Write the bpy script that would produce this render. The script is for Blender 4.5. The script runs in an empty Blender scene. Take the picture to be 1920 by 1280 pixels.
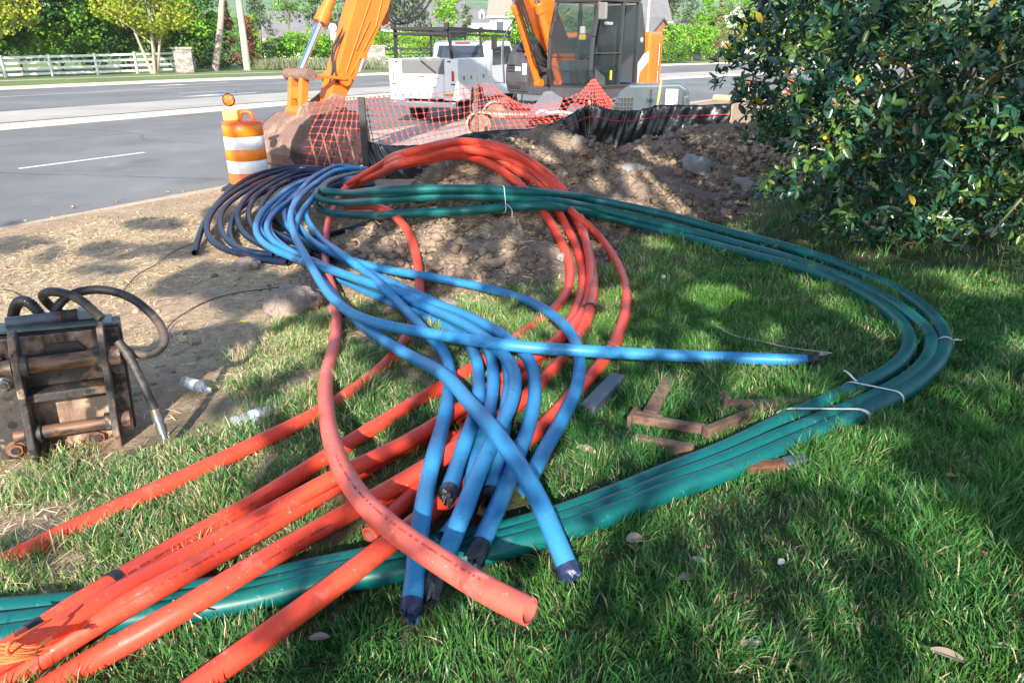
import bpy, math, random
import numpy as np
from mathutils import Vector, Matrix
random.seed(7)
RNG = np.random.default_rng(11)
R = math.radians
scene = bpy.context.scene
COL = scene.collection
# ---------------------------------------------------------------- camera
CAMZ = 2.1
PITCH = R(22.4)
FPX = 1350.0
cam_d = bpy.data.cameras.new('camera')
cam = bpy.data.objects.new('camera', cam_d)
COL.objects.link(cam)
cam.location = (0, 0, CAMZ)
cam.rotation_euler = (R(90) - PITCH, 0, 0)
cam_d.sensor_width = 36
cam_d.lens = 36 * FPX / 1920
cam_d.clip_start = 0.05
cam_d.clip_end = 6000
scene.camera = cam
# ---------------------------------------------------------------- light
SUN_EL = R(27)
SUN_AZ = (0.05, 1.0)          # direction the light travels, on the ground
world = bpy.data.worlds.new('World')
scene.world = world
world.use_nodes = True
wn = world.node_tree
wn.nodes.clear()
sky = wn.nodes.new('ShaderNodeTexSky')
sky.sky_type = 'NISHITA'
sky.sun_disc = False
sky.sun_elevation = SUN_EL
sky.sun_rotation = R(183)
sky.air_density = 1.0
sky.dust_density = 0.6
sky.ozone_density = 1.2
bg = wn.nodes.new('ShaderNodeBackground')
bg.inputs['Strength'].default_value = 0.15
wo = wn.nodes.new('ShaderNodeOutputWorld')
wn.links.new(sky.outputs[0], bg.inputs[0])
wn.links.new(bg.outputs[0], wo.inputs[0])
sl = bpy.data.lights.new('sun', 'SUN')
sl.energy = 5.0
sl.angle = R(0.55)
sl.color = (1.0, 0.93, 0.82)
sun = bpy.data.objects.new('sun', sl)
COL.objects.link(sun)
_n = math.hypot(*SUN_AZ)
SUND = Vector((SUN_AZ[0]/_n*math.cos(SUN_EL), SUN_AZ[1]/_n*math.cos(SUN_EL), -math.sin(SUN_EL)))
sun.rotation_euler = SUND.to_track_quat('-Z', 'Y').to_euler()
sun.location = (0, -20, 20)
scene.view_settings.view_transform = 'Standard'
scene.view_settings.look = 'None'
scene.view_settings.exposure = 1.15
scene.view_settings.gamma = 1
scene.view_settings.use_curve_mapping = False
scene.cycles.max_bounces = 6
scene.cycles.transparent_max_bounces = 8
scene.cycles.use_denoising = True
# ---------------------------------------------------------------- terrain function
CP, SP = math.cos(PITCH), math.sin(PITCH)
RD = np.array([0.515, 0.857])      # along the road
RN = np.array([-0.857, 0.515])     # away from the lawn, across the road
def s_of(x, y): return RN[0]*x + RN[1]*y
def ground(x, y):
    s = s_of(x, y)
    g = 0.62 - 0.062*s
    g = np.minimum(g, 0.80 + 0.02*np.tanh(-s))
    return np.where(s > 9.7, 0.02, np.maximum(g, 0.02))
def ray(px, py):
    u = (px-960)/FPX; v = -(py-640)/FPX
    return np.array([u, CP + v*SP, -SP + v*CP])
def at_y(px, py, Y):
    d = ray(px, py); t = Y/d[1]
    return Vector((d[0]*t, Y, CAMZ + d[2]*t))
def at_z(px, py, z):
    d = ray(px, py); t = (z-CAMZ)/d[2]
    return Vector((d[0]*t, d[1]*t, z))
def proj(x, y, z):
    dy = y*CP - (z-CAMZ)*SP
    up = y*SP + (z-CAMZ)*CP
    return 960 + FPX*x/dy, 640 - FPX*up/dy
def peak(px, py, Y):
    p = at_y(px, py, Y)
    return (p.x, p.y, p.z - float(ground(p.x, p.y)))
MOUNDS = []
for (px, py, Y, rx, ry, kf) in [(897, 274, 7.0, .80, 1.15, 1.06), (1010, 242, 8.6, 1.2, 1.1, .98), (780, 405, 6.1, .8, .7, .6),
                            (1130, 276, 8.8, .9, .8, .5), (1290, 238, 10.0, 1.1, 1.3, .93), (1430, 232, 10.2, 1.1, 1.3, .88),
                            (1545, 275, 9.4, 1.1, 1.2, .75), (1200, 335, 7.6, 1.0, 1.0, .6), (700, 470, 5.5, .6, .45, .6), (950, 440, 5.7, .9, .55, .7)]:
    x, y, h = peak(px, py, Y)
    MOUNDS.append((x, y, h*kf, rx, ry))
def mound(x, y):
    m = 0
    for (cx, cy, h, rx, ry) in MOUNDS:
        q = ((x-cx)/rx)**2 + ((y-cy)/ry)**2
        m = m + (h*np.exp(-q*0.9))**2
    m = np.sqrt(m)*np.clip((11.0-y)/.5, 0, 1)
    return np.maximum(m - 0.06, 0)
def H(x, y): return ground(x, y) + mound(x, y)
_T = np.concatenate([np.linspace(1.0, 16, 3000), np.linspace(16.01, 60, 1500)])
def surf(px, py, off=0.0):
    d = ray(px, py)
    X = d[0]*_T; Y = d[1]*_T; Z = CAMZ + d[2]*_T
    f = Z - (H(X, Y) + off)
    i = int(np.argmax(f < 0))
    if f[i] >= 0: i = len(_T)-1
    a = f[i-1]/(f[i-1]-f[i]) if i > 0 else 0
    t = _T[i-1] + a*(_T[i]-_T[i-1])
    return Vector((d[0]*t, d[1]*t, CAMZ + d[2]*t))
def at_s(px, s):
    k = (px-960)/FPX
    # X = k*(Y*CP + CAMZ*SP)
    Y = (s + 0.857*k*CAMZ*SP)/(0.515 - 0.857*k*CP)
    return Vector((k*(Y*CP + CAMZ*SP), Y, 0))
def road_pt(s, t): return Vector((RN[0]*s + RD[0]*t, RN[1]*s + RD[1]*t, 0))
# ---------------------------------------------------------------- numpy noise
def _hash(ix, iy, seed):
    h = (ix.astype(np.int64)*374761393 + iy.astype(np.int64)*668265263 + seed*1442695041) & 0xffffffff
    h = ((h ^ (h >> 13))*1274126177) & 0xffffffff
    return ((h ^ (h >> 16)) & 0xffff)/65535.0
def vnoise(x, y, seed=0):
    x = np.asarray(x, float); y = np.asarray(y, float)
    ix = np.floor(x); iy = np.floor(y); fx = x-ix; fy = y-iy
    fx = fx*fx*(3-2*fx); fy = fy*fy*(3-2*fy)
    a = _hash(ix, iy, seed); b = _hash(ix+1, iy, seed); c = _hash(ix, iy+1, seed); d = _hash(ix+1, iy+1, seed)
    return (a*(1-fx)+b*fx)*(1-fy) + (c*(1-fx)+d*fx)*fy
def fbm(x, y, oct=4, seed=0, g=.5):
    v = 0; a = 1; t = 0
    for o in range(oct):
        v = v + a*vnoise(x*2**o, y*2**o, seed+o*17); t += a; a *= g
    return v/t
# ---------------------------------------------------------------- object helpers
def tag(o, label=None, cat=None, group=None, kind=None):
    if label: o['label'] = label
    if cat: o['category'] = cat
    if group: o['group'] = group
    if kind: o['kind'] = kind
    return o
def thing(name, label, cat, loc=(0, 0, 0), rotz=0, group=None):
    o = bpy.data.objects.new(name, None)
    o.empty_display_size = 0.1
    COL.objects.link(o)
    o.location = loc; o.rotation_euler = (0, 0, rotz)
    return tag(o, label, cat, group)
def link(name, me, mat, parent=None, loc=None):
    o = bpy.data.objects.new(name, me)
    COL.objects.link(o)
    if mat is not None:
        for m in (mat if isinstance(mat, (list, tuple)) else [mat]): me.materials.append(m)
    if parent is not None: o.parent = parent
    if loc is not None: o.location = loc
    return o
def copy_tree(o, parent=None):
    c = o.copy(); COL.objects.link(c); c.parent = parent
    for ch in list(o.children): copy_tree(ch, c)
    return c
def npmesh(name, V, faces, smooth=False, col=None, uv=None):
    """faces: list of int arrays (n,k)"""
    V = np.asarray(V, np.float32)
    me = bpy.data.meshes.new(name)
    me.vertices.add(len(V)); me.vertices.foreach_set('co', V.ravel())
    idx = np.concatenate([f.ravel() for f in faces]).astype(np.int32)
    tot = np.concatenate([np.full(len(f), f.shape[1], np.int32) for f in faces])
    st = np.concatenate([[0], np.cumsum(tot)[:-1]]).astype(np.int32)
    me.loops.add(len(idx)); me.loops.foreach_set('vertex_index', idx)
    me.polygons.add(len(tot)); me.polygons.foreach_set('loop_start', st)
    if smooth: me.polygons.foreach_set('use_smooth', np.ones(len(tot), bool))
    me.update(calc_edges=True)
    if col is not None:
        a = me.attributes.new('col', 'FLOAT_COLOR', 'POINT')
        c = np.ones((len(V), 4), np.float32); c[:, :3] = col
        a.data.foreach_set('color', c.ravel())
    return me
def grid_mesh(name, X, Y, Z, smooth=True):
    h, w = X.shape
    V = np.stack([X, Y, Z], -1).reshape(-1, 3)
    i = np.arange(h*w).reshape(h, w)
    F = np.stack([i[:-1, :-1], i[:-1, 1:], i[1:, 1:], i[1:, :-1]], -1).reshape(-1, 4)
    return npmesh(name, V, [F], smooth)
def frames(P, up0=(0, 0, 1)):
    P = np.asarray(P, float); n = len(P)
    T = np.gradient(P, axis=0)
    T /= np.linalg.norm(T, axis=1)[:, None] + 1e-12
    u = np.array(up0, float)
    if abs(np.dot(u, T[0])) > .95: u = np.array([1., 0, 0])
    N = np.zeros_like(P); B = np.zeros_like(P)
    for i in range(n):
        u = u - np.dot(u, T[i])*T[i]; u /= np.linalg.norm(u) + 1e-12
        N[i] = u; B[i] = np.cross(T[i], u)
    return T, N, B
def spline(P, per=10, close=False):
    P = np.asarray([tuple(p) for p in P], float)
    if len(P) < 3: 
        t = np.linspace(0, 1, per+1)[:, None]; return P[0]*(1-t)+P[-1]*t
    Q = np.vstack([2*P[0]-P[1], P, 2*P[-1]-P[-2]])
    out = []
    for i in range(1, len(Q)-2):
        p0, p1, p2, p3 = Q[i-1], Q[i], Q[i+1], Q[i+2]
        t0 = 0; t1 = t0+max(np.linalg.norm(p1-p0), 1e-6)**.5; t2 = t1+max(np.linalg.norm(p2-p1), 1e-6)**.5; t3 = t2+max(np.linalg.norm(p3-p2), 1e-6)**.5
        t = np.linspace(t1, t2, per, endpoint=False)[:, None]
        A1 = (t1-t)/(t1-t0)*p0+(t-t0)/(t1-t0)*p1
        A2 = (t2-t)/(t2-t1)*p1+(t-t1)/(t2-t1)*p2
        A3 = (t3-t)/(t3-t2)*p2+(t-t2)/(t3-t2)*p3
        B1 = (t2-t)/(t2-t0)*A1+(t-t0)/(t2-t0)*A2
        B2 = (t3-t)/(t3-t1)*A2+(t-t1)/(t3-t1)*A3
        out.append((t2-t)/(t2-t1)*B1+(t-t1)/(t2-t1)*B2)
    out.append(P[-1][None])
    return np.vstack(out)
class MB:
    def __init__(s): s.V = []; s.F = []; s.S = []; s.n = 0
    def add(s, V, F, smooth=False):
        V = [tuple(v) for v in V]
        s.V += V
        for f in F: s.F.append([i+s.n for i in f]); s.S.append(smooth)
        s.n += len(V); return s
    def box(s, c, d, M=None):
        c = Vector(c); V = []
        for z in (-.5, .5):
            for y in (-.5, .5):
                for x in (-.5, .5):
                    v = Vector((x*d[0], y*d[1], z*d[2]))
                    if M is not None: v = M @ v
                    V.append(c+v)
        return s.add(V, [(0, 2, 3, 1), (4, 5, 7, 6), (0, 1, 5, 4), (2, 6, 7, 3), (0, 4, 6, 2), (1, 3, 7, 5)])
    def bar(s, p0, p1, w, h, up=(0, 0, 1)):
        p0 = Vector(p0); p1 = Vector(p1); x = (p1-p0); L = x.length; x.normalize()
        z = Vector(up); z = z - z.dot(x)*x
        if z.length < 1e-4: z = Vector((1, 0, 0)); z = z - z.dot(x)*x
        z.normalize(); y = z.cross(x)
        M = Matrix((x, y, z)).transposed()
        return s.box((p0+p1)/2, (L, w, h), M)
    def prism(s, pts, o, u, v, w):
        """pts 2D polygon; o origin; u,v axes; w extrusion vector"""
        o = Vector(o); u = Vector(u); v = Vector(v); w = Vector(w); n = len(pts)
        V = [o+u*a+v*b for a, b in pts] + [o+u*a+v*b+w for a, b in pts]
        F = [tuple(range(n))[::-1], tuple(range(n, 2*n))] + [(i, (i+1) % n, n+(i+1) % n, n+i) for i in range(n)]
        return s.add(V, F)
    def tube(s, P, r, seg=10, caps=True, inner=None, depth=.2):
        P = np.asarray([tuple(p) for p in P], float); n = len(P)
        rr = np.full(n, r) if np.isscalar(r) else np.asarray(r, float)
        T, N, B = frames(P)
        a = np.linspace(0, 2*math.pi, seg, endpoint=False)
        ring = P[:, None, :] + rr[:, None, None]*(np.cos(a)[None, :, None]*N[:, None, :] + np.sin(a)[None, :, None]*B[:, None, :])
        F = []
        for i in range(n-1):
            for j in range(seg):
                k = (j+1) % seg
                F.append((i*seg+j, i*seg+k, (i+1)*seg+k, (i+1)*seg+j))
        s.add(ring.reshape(-1, 3), F, True)
        if caps:
            s.add(ring[0], [tuple(range(seg))[::-1]]); s.add(ring[-1], [tuple(range(seg))])
        return s
    def cyl(s, p0, p1, r0, r1=None, seg=16, caps=True):
        r1 = r0 if r1 is None else r1
        return s.tube([p0, p1], [r0, r1], seg, caps)
    def lathe(s, prof, o=(0, 0, 0), seg=24, M=None, caps=False):
        o = Vector(o); V = []; F = []
        for (r, z) in prof:
            for j in range(seg):
                a = 2*math.pi*j/seg; v = Vector((r*math.cos(a), r*math.sin(a), z))
                if M is not None: v = M @ v
                V.append(o+v)
        for i in range(len(prof)-1):
            for j in range(seg):
                k = (j+1) % seg; F.append((i*seg+j, i*seg+k, (i+1)*seg+k, (i+1)*seg+j))
        s.add(V, F, True)
        if caps:
            s.add(V[:seg], [tuple(range(seg))[::-1]]); s.add(V[-seg:], [tuple(range(seg))])
        return s
    def build(s, name, mat, parent=None, bevel=0, world=False, origin=None):
        me = bpy.data.meshes.new(name)
        V = s.V
        off = None
        if world and parent is not None:
            M = parent.matrix_basis.copy()
            q = parent.parent
            while q is not None: M = q.matrix_basis @ M; q = q.parent
            Mi = M.inverted(); V = [tuple(Mi @ Vector(v)) for v in V]
        if origin is not None:
            off = Vector(origin); V = [tuple(Vector(v)-off) for v in V]
        me.from_pydata(V, [], s.F)
        me.polygons.foreach_set('use_smooth', s.S)
        me.update()
        o = link(name, me, mat, parent, off)
        if bevel:
            b = o.modifiers.new('bevel', 'BEVEL'); b.width = bevel; b.segments = 2; b.limit_method = 'ANGLE'; b.angle_limit = R(40)
            b.harden_normals = False
        return o
# ---------------------------------------------------------------- materials
_M = {}
def mat(name, col, rough=.6, metal=0, layers=(), bump=None, attr=False, trans=0, spec=.5, coat=0, alpha=1, ior=None, emit=None):
    """layers: (scale, colour, lo, hi, stretch(xyz), detail)"""
    if name in _M: return _M[name]
    m = bpy.data.materials.new(name); m.use_nodes = True
    nt = m.node_tree; N = nt.nodes; L = nt.links; N.clear()
    out = N.new('ShaderNodeOutputMaterial'); p = N.new('ShaderNodeBsdfPrincipled')
    tc = N.new('ShaderNodeTexCoord')
    p.inputs['Roughness'].default_value = rough; p.inputs['Metallic'].default_value = metal
    p.inputs['Specular IOR Level'].default_value = spec
    p.inputs['Coat Weight'].default_value = coat
    c = None
    rgb = N.new('ShaderNodeRGB'); rgb.outputs[0].default_value = (*col, 1); c = rgb.outputs[0]
    for ly in layers:
        sc, c2, lo, hi = ly[:4]; st = ly[4] if len(ly) > 4 else (1, 1, 1); dt = ly[5] if len(ly) > 5 else 4
        mp = N.new('ShaderNodeMapping'); mp.inputs['Scale'].default_value = st
        L.new(tc.outputs['Object'], mp.inputs[0])
        nz = N.new('ShaderNodeTexNoise'); nz.inputs['Scale'].default_value = sc; nz.inputs['Detail'].default_value = dt; nz.inputs['Roughness'].default_value = .6
        L.new(mp.outputs[0], nz.inputs['Vector'])
        mr = N.new('ShaderNodeMapRange'); mr.inputs[1].default_value = lo; mr.inputs[2].default_value = hi
        L.new(nz.outputs[0], mr.inputs[0])
        mx = N.new('ShaderNodeMix'); mx.data_type = 'RGBA'
        L.new(mr.outputs[0], mx.inputs[0]); L.new(c, mx.inputs[6]); mx.inputs[7].default_value = (*c2, 1)
        c = mx.outputs[2]
    if attr:
        at = N.new('ShaderNodeAttribute'); at.attribute_name = 'col'
        mx = N.new('ShaderNodeMix'); mx.data_type = 'RGBA'; mx.blend_type = 'MULTIPLY'; mx.inputs[0].default_value = 1
        L.new(c, mx.inputs[6]); L.new(at.outputs['Color'], mx.inputs[7]); c = mx.outputs[2]
    L.new(c, p.inputs['Base Color'])
    if bump:
        nz = N.new('ShaderNodeTexNoise'); nz.inputs['Scale'].default_value = bump[0]; nz.inputs['Detail'].default_value = 5
        L.new(tc.outputs['Object'], nz.inputs['Vector'])
        bp = N.new('ShaderNodeBump'); bp.inputs['Strength'].default_value = bump[1]; bp.inputs['Distance'].default_value = bump[2] if len(bump) > 2 else .02
        L.new(nz.outputs[0], bp.inputs['Height']); L.new(bp.outputs[0], p.inputs['Normal'])
    if emit: p.inputs['Emission Color'].default_value = (*emit[:3], 1); p.inputs['Emission Strength'].default_value = emit[3]
    sh = p.outputs[0]
    if trans:
        t = N.new('ShaderNodeBsdfTranslucent'); L.new(c, t.inputs[0])
        ms = N.new('ShaderNodeMixShader'); ms.inputs[0].default_value = trans
        L.new(sh, ms.inputs[1]); L.new(t.outputs[0], ms.inputs[2]); sh = ms.outputs[0]
    if alpha < 1: p.inputs['Alpha'].default_value = alpha
    L.new(sh, out.inputs[0])
    m['p'] = 1
    _M[name] = m
    return m
# ---------------------------------------------------------------- leaves / grass builders
def rand_unit(n):
    v = RNG.normal(size=(n, 3)); return v/np.linalg.norm(v, axis=1)[:, None]
def leaf_mesh(name, C, D, NN, Ln, Wd, fold=.25, col=None, broad=.5, parts=None):
    """leaf at base C, direction D, normal NN: folded 6-vertex blade"""
    C = np.asarray(C); n = len(C)
    D = D/np.linalg.norm(D, axis=1)[:, None]
    NN = NN - (NN*D).sum(1)[:, None]*D; NN /= np.linalg.norm(NN, axis=1)[:, None]+1e-9
    S = np.cross(D, NN)
    Ln = np.broadcast_to(Ln, (n,))[:, None]; Wd = np.broadcast_to(Wd, (n,))[:, None]
    up = NN*Wd*fold
    V = np.stack([C, C+D*Ln*.3+S*Wd*.5*.85+up, C+D*Ln*.7+S*Wd*.42+up, C+D*Ln, C+D*Ln*.7-S*Wd*.42+up, C+D*Ln*.3-S*Wd*.5*.85+up], 1).reshape(-1, 3)
    b = np.arange(n)[:, None]*6
    F = np.concatenate([b+np.array([0, 1, 2, 3]), b+np.array([0, 3, 4, 5])])
    c = None if col is None else np.repeat(col, 6, 0)
    return npmesh(name, V, [F], False, c)
# ================================================================ SETTING
def delta(t): return -.27*4*np.log1p(np.exp((np.asarray(t, float)-30)/4))
def strip(name, s0, s1, z, m, t0=-70, t1=300, parent=None, thick=0, st=2.5, kind='structure', z1=None, jit=0):
    ts = np.arange(t0, t1+st*.5, st)
    ts = np.where(np.abs(ts) > 1e-9, ts, 0.0)
    z1 = z if z1 is None else z1
    rows = []
    prof = [(s0, z-thick), (s0, z), (s1, z1), (s1, z1-thick)] if thick else [(s0, z), (s1, z1)]
    d = delta(ts); V = []
    for (s, zz) in prof:
        ss = s + d
        V.append(np.stack([RN[0]*ss+RD[0]*ts, RN[1]*ss+RD[1]*ts, np.full_like(ts, zz)], -1))
    V = np.stack(V, 0); h, w = V.shape[:2]
    i = np.arange(h*w).reshape(h, w)
    F = np.stack([i[:-1, :-1], i[:-1, 1:], i[1:, 1:], i[1:, :-1]], -1).reshape(-1, 4)
    o = link(name, npmesh(name, V.reshape(-1, 3), [F]), m, parent)
    if parent is None: o['kind'] = kind
    return o
# ---- ground material driven by the distance from the road
def ground_material():
    m = bpy.data.materials.new('ground'); m.use_nodes = True
    nt = m.node_tree; N = nt.nodes; L = nt.links; N.clear()
    out = N.new('ShaderNodeOutputMaterial'); p = N.new('ShaderNodeBsdfPrincipled'); L.new(p.outputs[0], out.inputs[0])
    p.inputs['Roughness'].default_value = .95; p.inputs['Specular IOR Level'].default_value = .15
    tc = N.new('ShaderNodeTexCoord')
    def noise(sc, det=5, rough=.6):
        n = N.new('ShaderNodeTexNoise'); n.inputs['Scale'].default_value = sc; n.inputs['Detail'].default_value = det; n.inputs['Roughness'].default_value = rough
        L.new(tc.outputs['Object'], n.inputs['Vector']); return n.outputs[0]
    def rng(v, a, b, c=0, d=1):
        r = N.new('ShaderNodeMapRange'); r.inputs[1].default_value = a; r.inputs[2].default_value = b; r.inputs[3].default_value = c; r.inputs[4].default_value = d
        L.new(v, r.inputs[0]); return r.outputs[0]
    def mix(f, a, b):
        x = N.new('ShaderNodeMix'); x.data_type = 'RGBA'
        L.new(f, x.inputs[0])
        for k, c in ((6, a), (7, b)):
            if isinstance(c, tuple): x.inputs[k].default_value = (*c, 1)
            else: L.new(c, x.inputs[k])
        return x.outputs[2]
    def math_(op, a, b):
        x = N.new('ShaderNodeMath'); x.operation = op
        for k, c in ((0, a), (1, b)):
            if isinstance(c, (int, float)): x.inputs[k].default_value = c
            else: L.new(c, x.inputs[k])
        return x.outputs[0]
    dp = N.new('ShaderNodeVectorMath'); dp.operation = 'DOT_PRODUCT'; dp.inputs[1].default_value = (RN[0], RN[1], 0)
    L.new(tc.outputs['Object'], dp.inputs[0]); s = dp.outputs['Value']
    dirt = mix(rng(noise(1.3), .35, .65), (.40, .275, .175), (.54, .39, .255))
    dirt = mix(rng(noise(14), .45, .7), dirt, (.27, .18, .12))
    dirt = mix(rng(noise(70, 3), .55, .75), dirt, (.62, .49, .33))
    soil = mix(rng(noise(3), .4, .6), (.055, .06, .03), (.10, .085, .05))
    soil = mix(rng(noise(60, 3), .5, .7), soil, (.05, .085, .025))
    soil = mix(rng(s, 1.3, 2.2), soil, mix(rng(noise(3), .35, .6), (.20, .16, .10), dirt))
    sn = math_('ADD', s, math_('MULTIPLY', math_('SUBTRACT', noise(1.6, 4), .5), 2.6))
    near = mix(rng(sn, 2.9, 3.5), soil, dirt)
    far = mix(rng(noise(.05), .4, .6), (.075, .14, .03), (.13, .19, .05))
    c = mix(rng(s, 40, 41), near, far)
    L.new(c, p.inputs['Base Color'])
    b = N.new('ShaderNodeBump'); b.inputs['Strength'].default_value = .8; b.inputs['Distance'].default_value = .03
    L.new(math_('ADD', noise(22, 6, .7), math_('MULTIPLY', noise(90, 3), .3)), b.inputs['Height']); L.new(b.outputs[0], p.inputs['Normal'])
    return m
def axis_pts(lo, hi, step, far, k=1.35):
    a = list(np.arange(lo, hi+step*.5, step)); d = step
    x = a[-1]
    while x < far: d *= k; x += d; a.append(x)
    d = step; x = a[0]
    while x > -far: d *= k; x -= d; a.insert(0, x)
    return np.array(a)
gx = axis_pts(-9, 7, .065, 3000); gy = axis_pts(.3, 16, .065, 3000)
X, Y = np.meshgrid(gx, gy)
S = s_of(X, Y)
nearm = ((X > -9.5) & (X < 7.5) & (Y > 0) & (Y < 13.5)).astype(float)
Z = ground(X, Y) + nearm*((fbm(X*1.2, Y*1.2, 5, 3)-.5)*.05 + (fbm(X*9, Y*9, 3, 5)-.5)*.018*np.clip((S-3)/1.5, .3, 1))
Z = np.where(S > 9.8, -0.08, Z)
Z = np.where(((X < -9.3) | (X > 7.3) | (Y > 16.3)) & (S > 1.8), -0.3, Z)
GM = ground_material()
g_o = link('ground', grid_mesh('ground', X, Y, Z), GM); g_o['kind'] = 'structure'
def Hn(x, y):
    return H(x, y) + (fbm(x*1.2, y*1.2, 5, 3)-.5)*.05
asphalt = mat('asphalt', (.150, .148, .145), .9, layers=[(.22, (.225, .218, .21), .38, .66), (.6, (.14, .138, .136), .55, .72), (90, (.11, .11, .11), .5, .75), (160, (.33, .32, .30), .62, .75), (.9, (.29, .265, .23), .60, .80, (1, 1, 1), 7), (5, (.09, .09, .09), .68, .74)], bump=(150, .35, .01))
concrete = mat('concrete', (.42, .38, .33), .85, layers=[(.8, (.50, .45, .39), .35, .65), (30, (.33, .30, .26), .5, .75), (.25, (.36, .33, .29), .45, .6)], bump=(60, .3, .01))
kerb_m = mat('kerb_stone', (.56, .49, .39), .85, layers=[(2, (.62, .55, .44), .35, .65), (25, (.42, .35, .27), .55, .75)], bump=(50, .3, .01))
paint = mat('road_paint', (.72, .72, .70), .7, layers=[(40, (.5, .5, .5), .55, .75)])
far_grass = mat('far_grass', (.13, .19, .045), .95, layers=[(.25, (.20, .25, .07), .4, .65), (3, (.08, .13, .03), .45, .7)], bump=(8, .8, .05))
strip('near_road', 9.95, 21.82, 0.0, asphalt)
strip('far_road', 26.15, 41.65, 0.0, asphalt)
o = strip('median', 22.25, 25.8, .14, concrete)
strip('median_kerb', 21.8, 22.25, .13, kerb_m, thick=.2)
strip('median_far_kerb', 25.8, 26.2, .13, kerb_m, thick=.2)
strip('verge', 1.2, 9.66, .52, GM, t0=9.5, z1=0.0)
strip('verge', 1.2, 9.66, .52, GM, t0=-70, t1=-3, z1=0.0)
gravel = mat('pale_gravel', (.42, .37, .31), .9, layers=[(1.2, (.30, .27, .24), .45, .65), (50, (.52, .47, .40), .55, .75)], bump=(60, .6, .01))
strip('gravel_shoulder', 9.97, 13.2, .006, gravel, t0=12.5, t1=24, st=1.15)
strip('near_kerb', 9.72, 9.97, .045, mat('worn_kerb', (.36, .30, .235), .9, layers=[(3, (.46, .39, .31), .4, .7), (25, (.27, .22, .17), .5, .7)], bump=(50, .4, .01)), thick=.15, z1=.02)
strip('far_kerb', 41.6, 42.1, .14, kerb_m, thick=.2)
strip('far_lawn', 42.1, 150, .12, far_grass)
strip('far_pavement', 48.0, 49.4, .13, concrete, t1=54)
strip('driveway_ramp', 42.1, 48.0, .135, concrete, t0=50, t1=54.8, st=2.4)
rp = bpy.data.objects['near_road']; fp = bpy.data.objects['far_road']
def mark(s, t0, t1, w=.12, par=None, name='painted_line', st=2.5):
    strip(name, s-w/2, s+w/2, .004, paint, t0, t1, par, st=st)
def t_at(px, s):
    p = at_s(px, s); return RD[0]*p.x + RD[1]*p.y
for k in range(-3, 12):
    ta = t_at(35, 14.62) + k*12.2
    mark(14.62, ta, ta+(t_at(320, 14.62)-t_at(35, 14.62)), .13, rp)
mark(27.4, -70, 200, .14, fp)
mark(35.9, -70, 36, .14, fp)
for k in range(-2, 8): mark(31.5, t_at(330, 31.5)+k*12.2, t_at(330, 31.5)+k*12.2+3.6, .13, fp)
def arrow(s, t, flip=1, L=3.6):
    pts = [(0, -.09), (0, .09), (L*.55, .09), (L*.55, .38), (L, 0), (L*.55, -.38), (L*.55, -.09)]
    V = [road_pt(s+float(delta(t+a*flip))+b, t+a*flip)+Vector((0, 0, .004)) for a, b in pts]
    mb = MB(); mb.add(V, [tuple(range(7)) if flip < 0 else tuple(range(7))[::-1]])
    mb.build('painted_arrow', paint, fp)
arrow(38.6, t_at(410, 38.6), -1, 5); arrow(29.2, t_at(480, 29.0), -1, 4)
# ---- joints across the median kerb
# ---- mound
mdirt = mat('mound_dirt', (.25, .18, .128), .95, spec=.15, layers=[(1.1, (.35, .26, .19), .42, .68), (5, (.17, .13, .105), .45, .7), (45, (.45, .36, .27), .58, .78)], bump=(38, 1.0, .04))
gx = np.arange(-3.6, 7.2, .032); gy = np.arange(4.2, 12.9, .032)
X, Y = np.meshgrid(gx, gy)
m0 = mound(X, Y)
rid = np.abs(fbm(X*1.5, Y*1.5, 5, 21)-.5)*2
rough = (fbm(X*2.2, Y*2.2, 5, 8)-.5)*.28 + (fbm(X*6.5, Y*6.5, 4, 9, .72)-.5)*.27 + np.abs(fbm(X*16, Y*16, 2, 19)-.5)*.05 - rid*.06
Z = ground(X, Y) + m0 + rough*np.clip(m0/.30, 0, 1) + np.clip(m0/.03, 0, 1)*.01 - .06*(m0 < .004)
o = link('dirt_mound', grid_mesh('dirt_mound', X, Y, Z), mdirt); o['kind'] = 'structure'
MX, MY, MZ = gx, gy, Z
def Hm(x, y):
    """actual surface height including mound roughness"""
    x = np.asarray(x, float); y = np.asarray(y, float)
    i = np.clip(((x-MX[0])/.032).astype(int), 0, len(MX)-1); j = np.clip(((y-MY[0])/.032).astype(int), 0, len(MY)-1)
    return np.maximum(np.where(mound(x, y) > .004, MZ[j, i], -9), Hn(x, y)-.01)
# ---- rocks and clods
def ico(sub=2):
    import bmesh
    bm = bmesh.new(); bmesh.ops.create_icosphere(bm, subdivisions=sub, radius=1)
    V = np.array([v.co[:] for v in bm.verts]); F = np.array([[v.index for v in f.verts] for f in bm.faces]); bm.free(); return V, F
IV1, IF1 = ico(1); IV2, IF2 = ico(2); IV3, IF3 = ico(4)
def blobs(P, Rr, V0, F0, jit=.28, squash=.75):
    n = len(P); k = len(V0)
    J = 1 + RNG.normal(0, jit, (n, k, 1)).clip(-.5, .6)
    sc = RNG.uniform(.65, 1.25, (n, 1, 3)); sc[..., 2] *= squash
    a = RNG.uniform(0, 6.28, n); ca, sa = np.cos(a), np.sin(a)
    V = V0[None]*J*sc*Rr[:, None, None]
    x = V[..., 0]*ca[:, None]-V[..., 1]*sa[:, None]; y = V[..., 0]*sa[:, None]+V[..., 1]*ca[:, None]
    V = np.stack([x, y, V[..., 2]], -1) + P[:, None, :]
    F = F0[None]+np.arange(n)[:, None, None]*k
    return V.reshape(-1, 3), F.reshape(-1, F0.shape[1])
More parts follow.
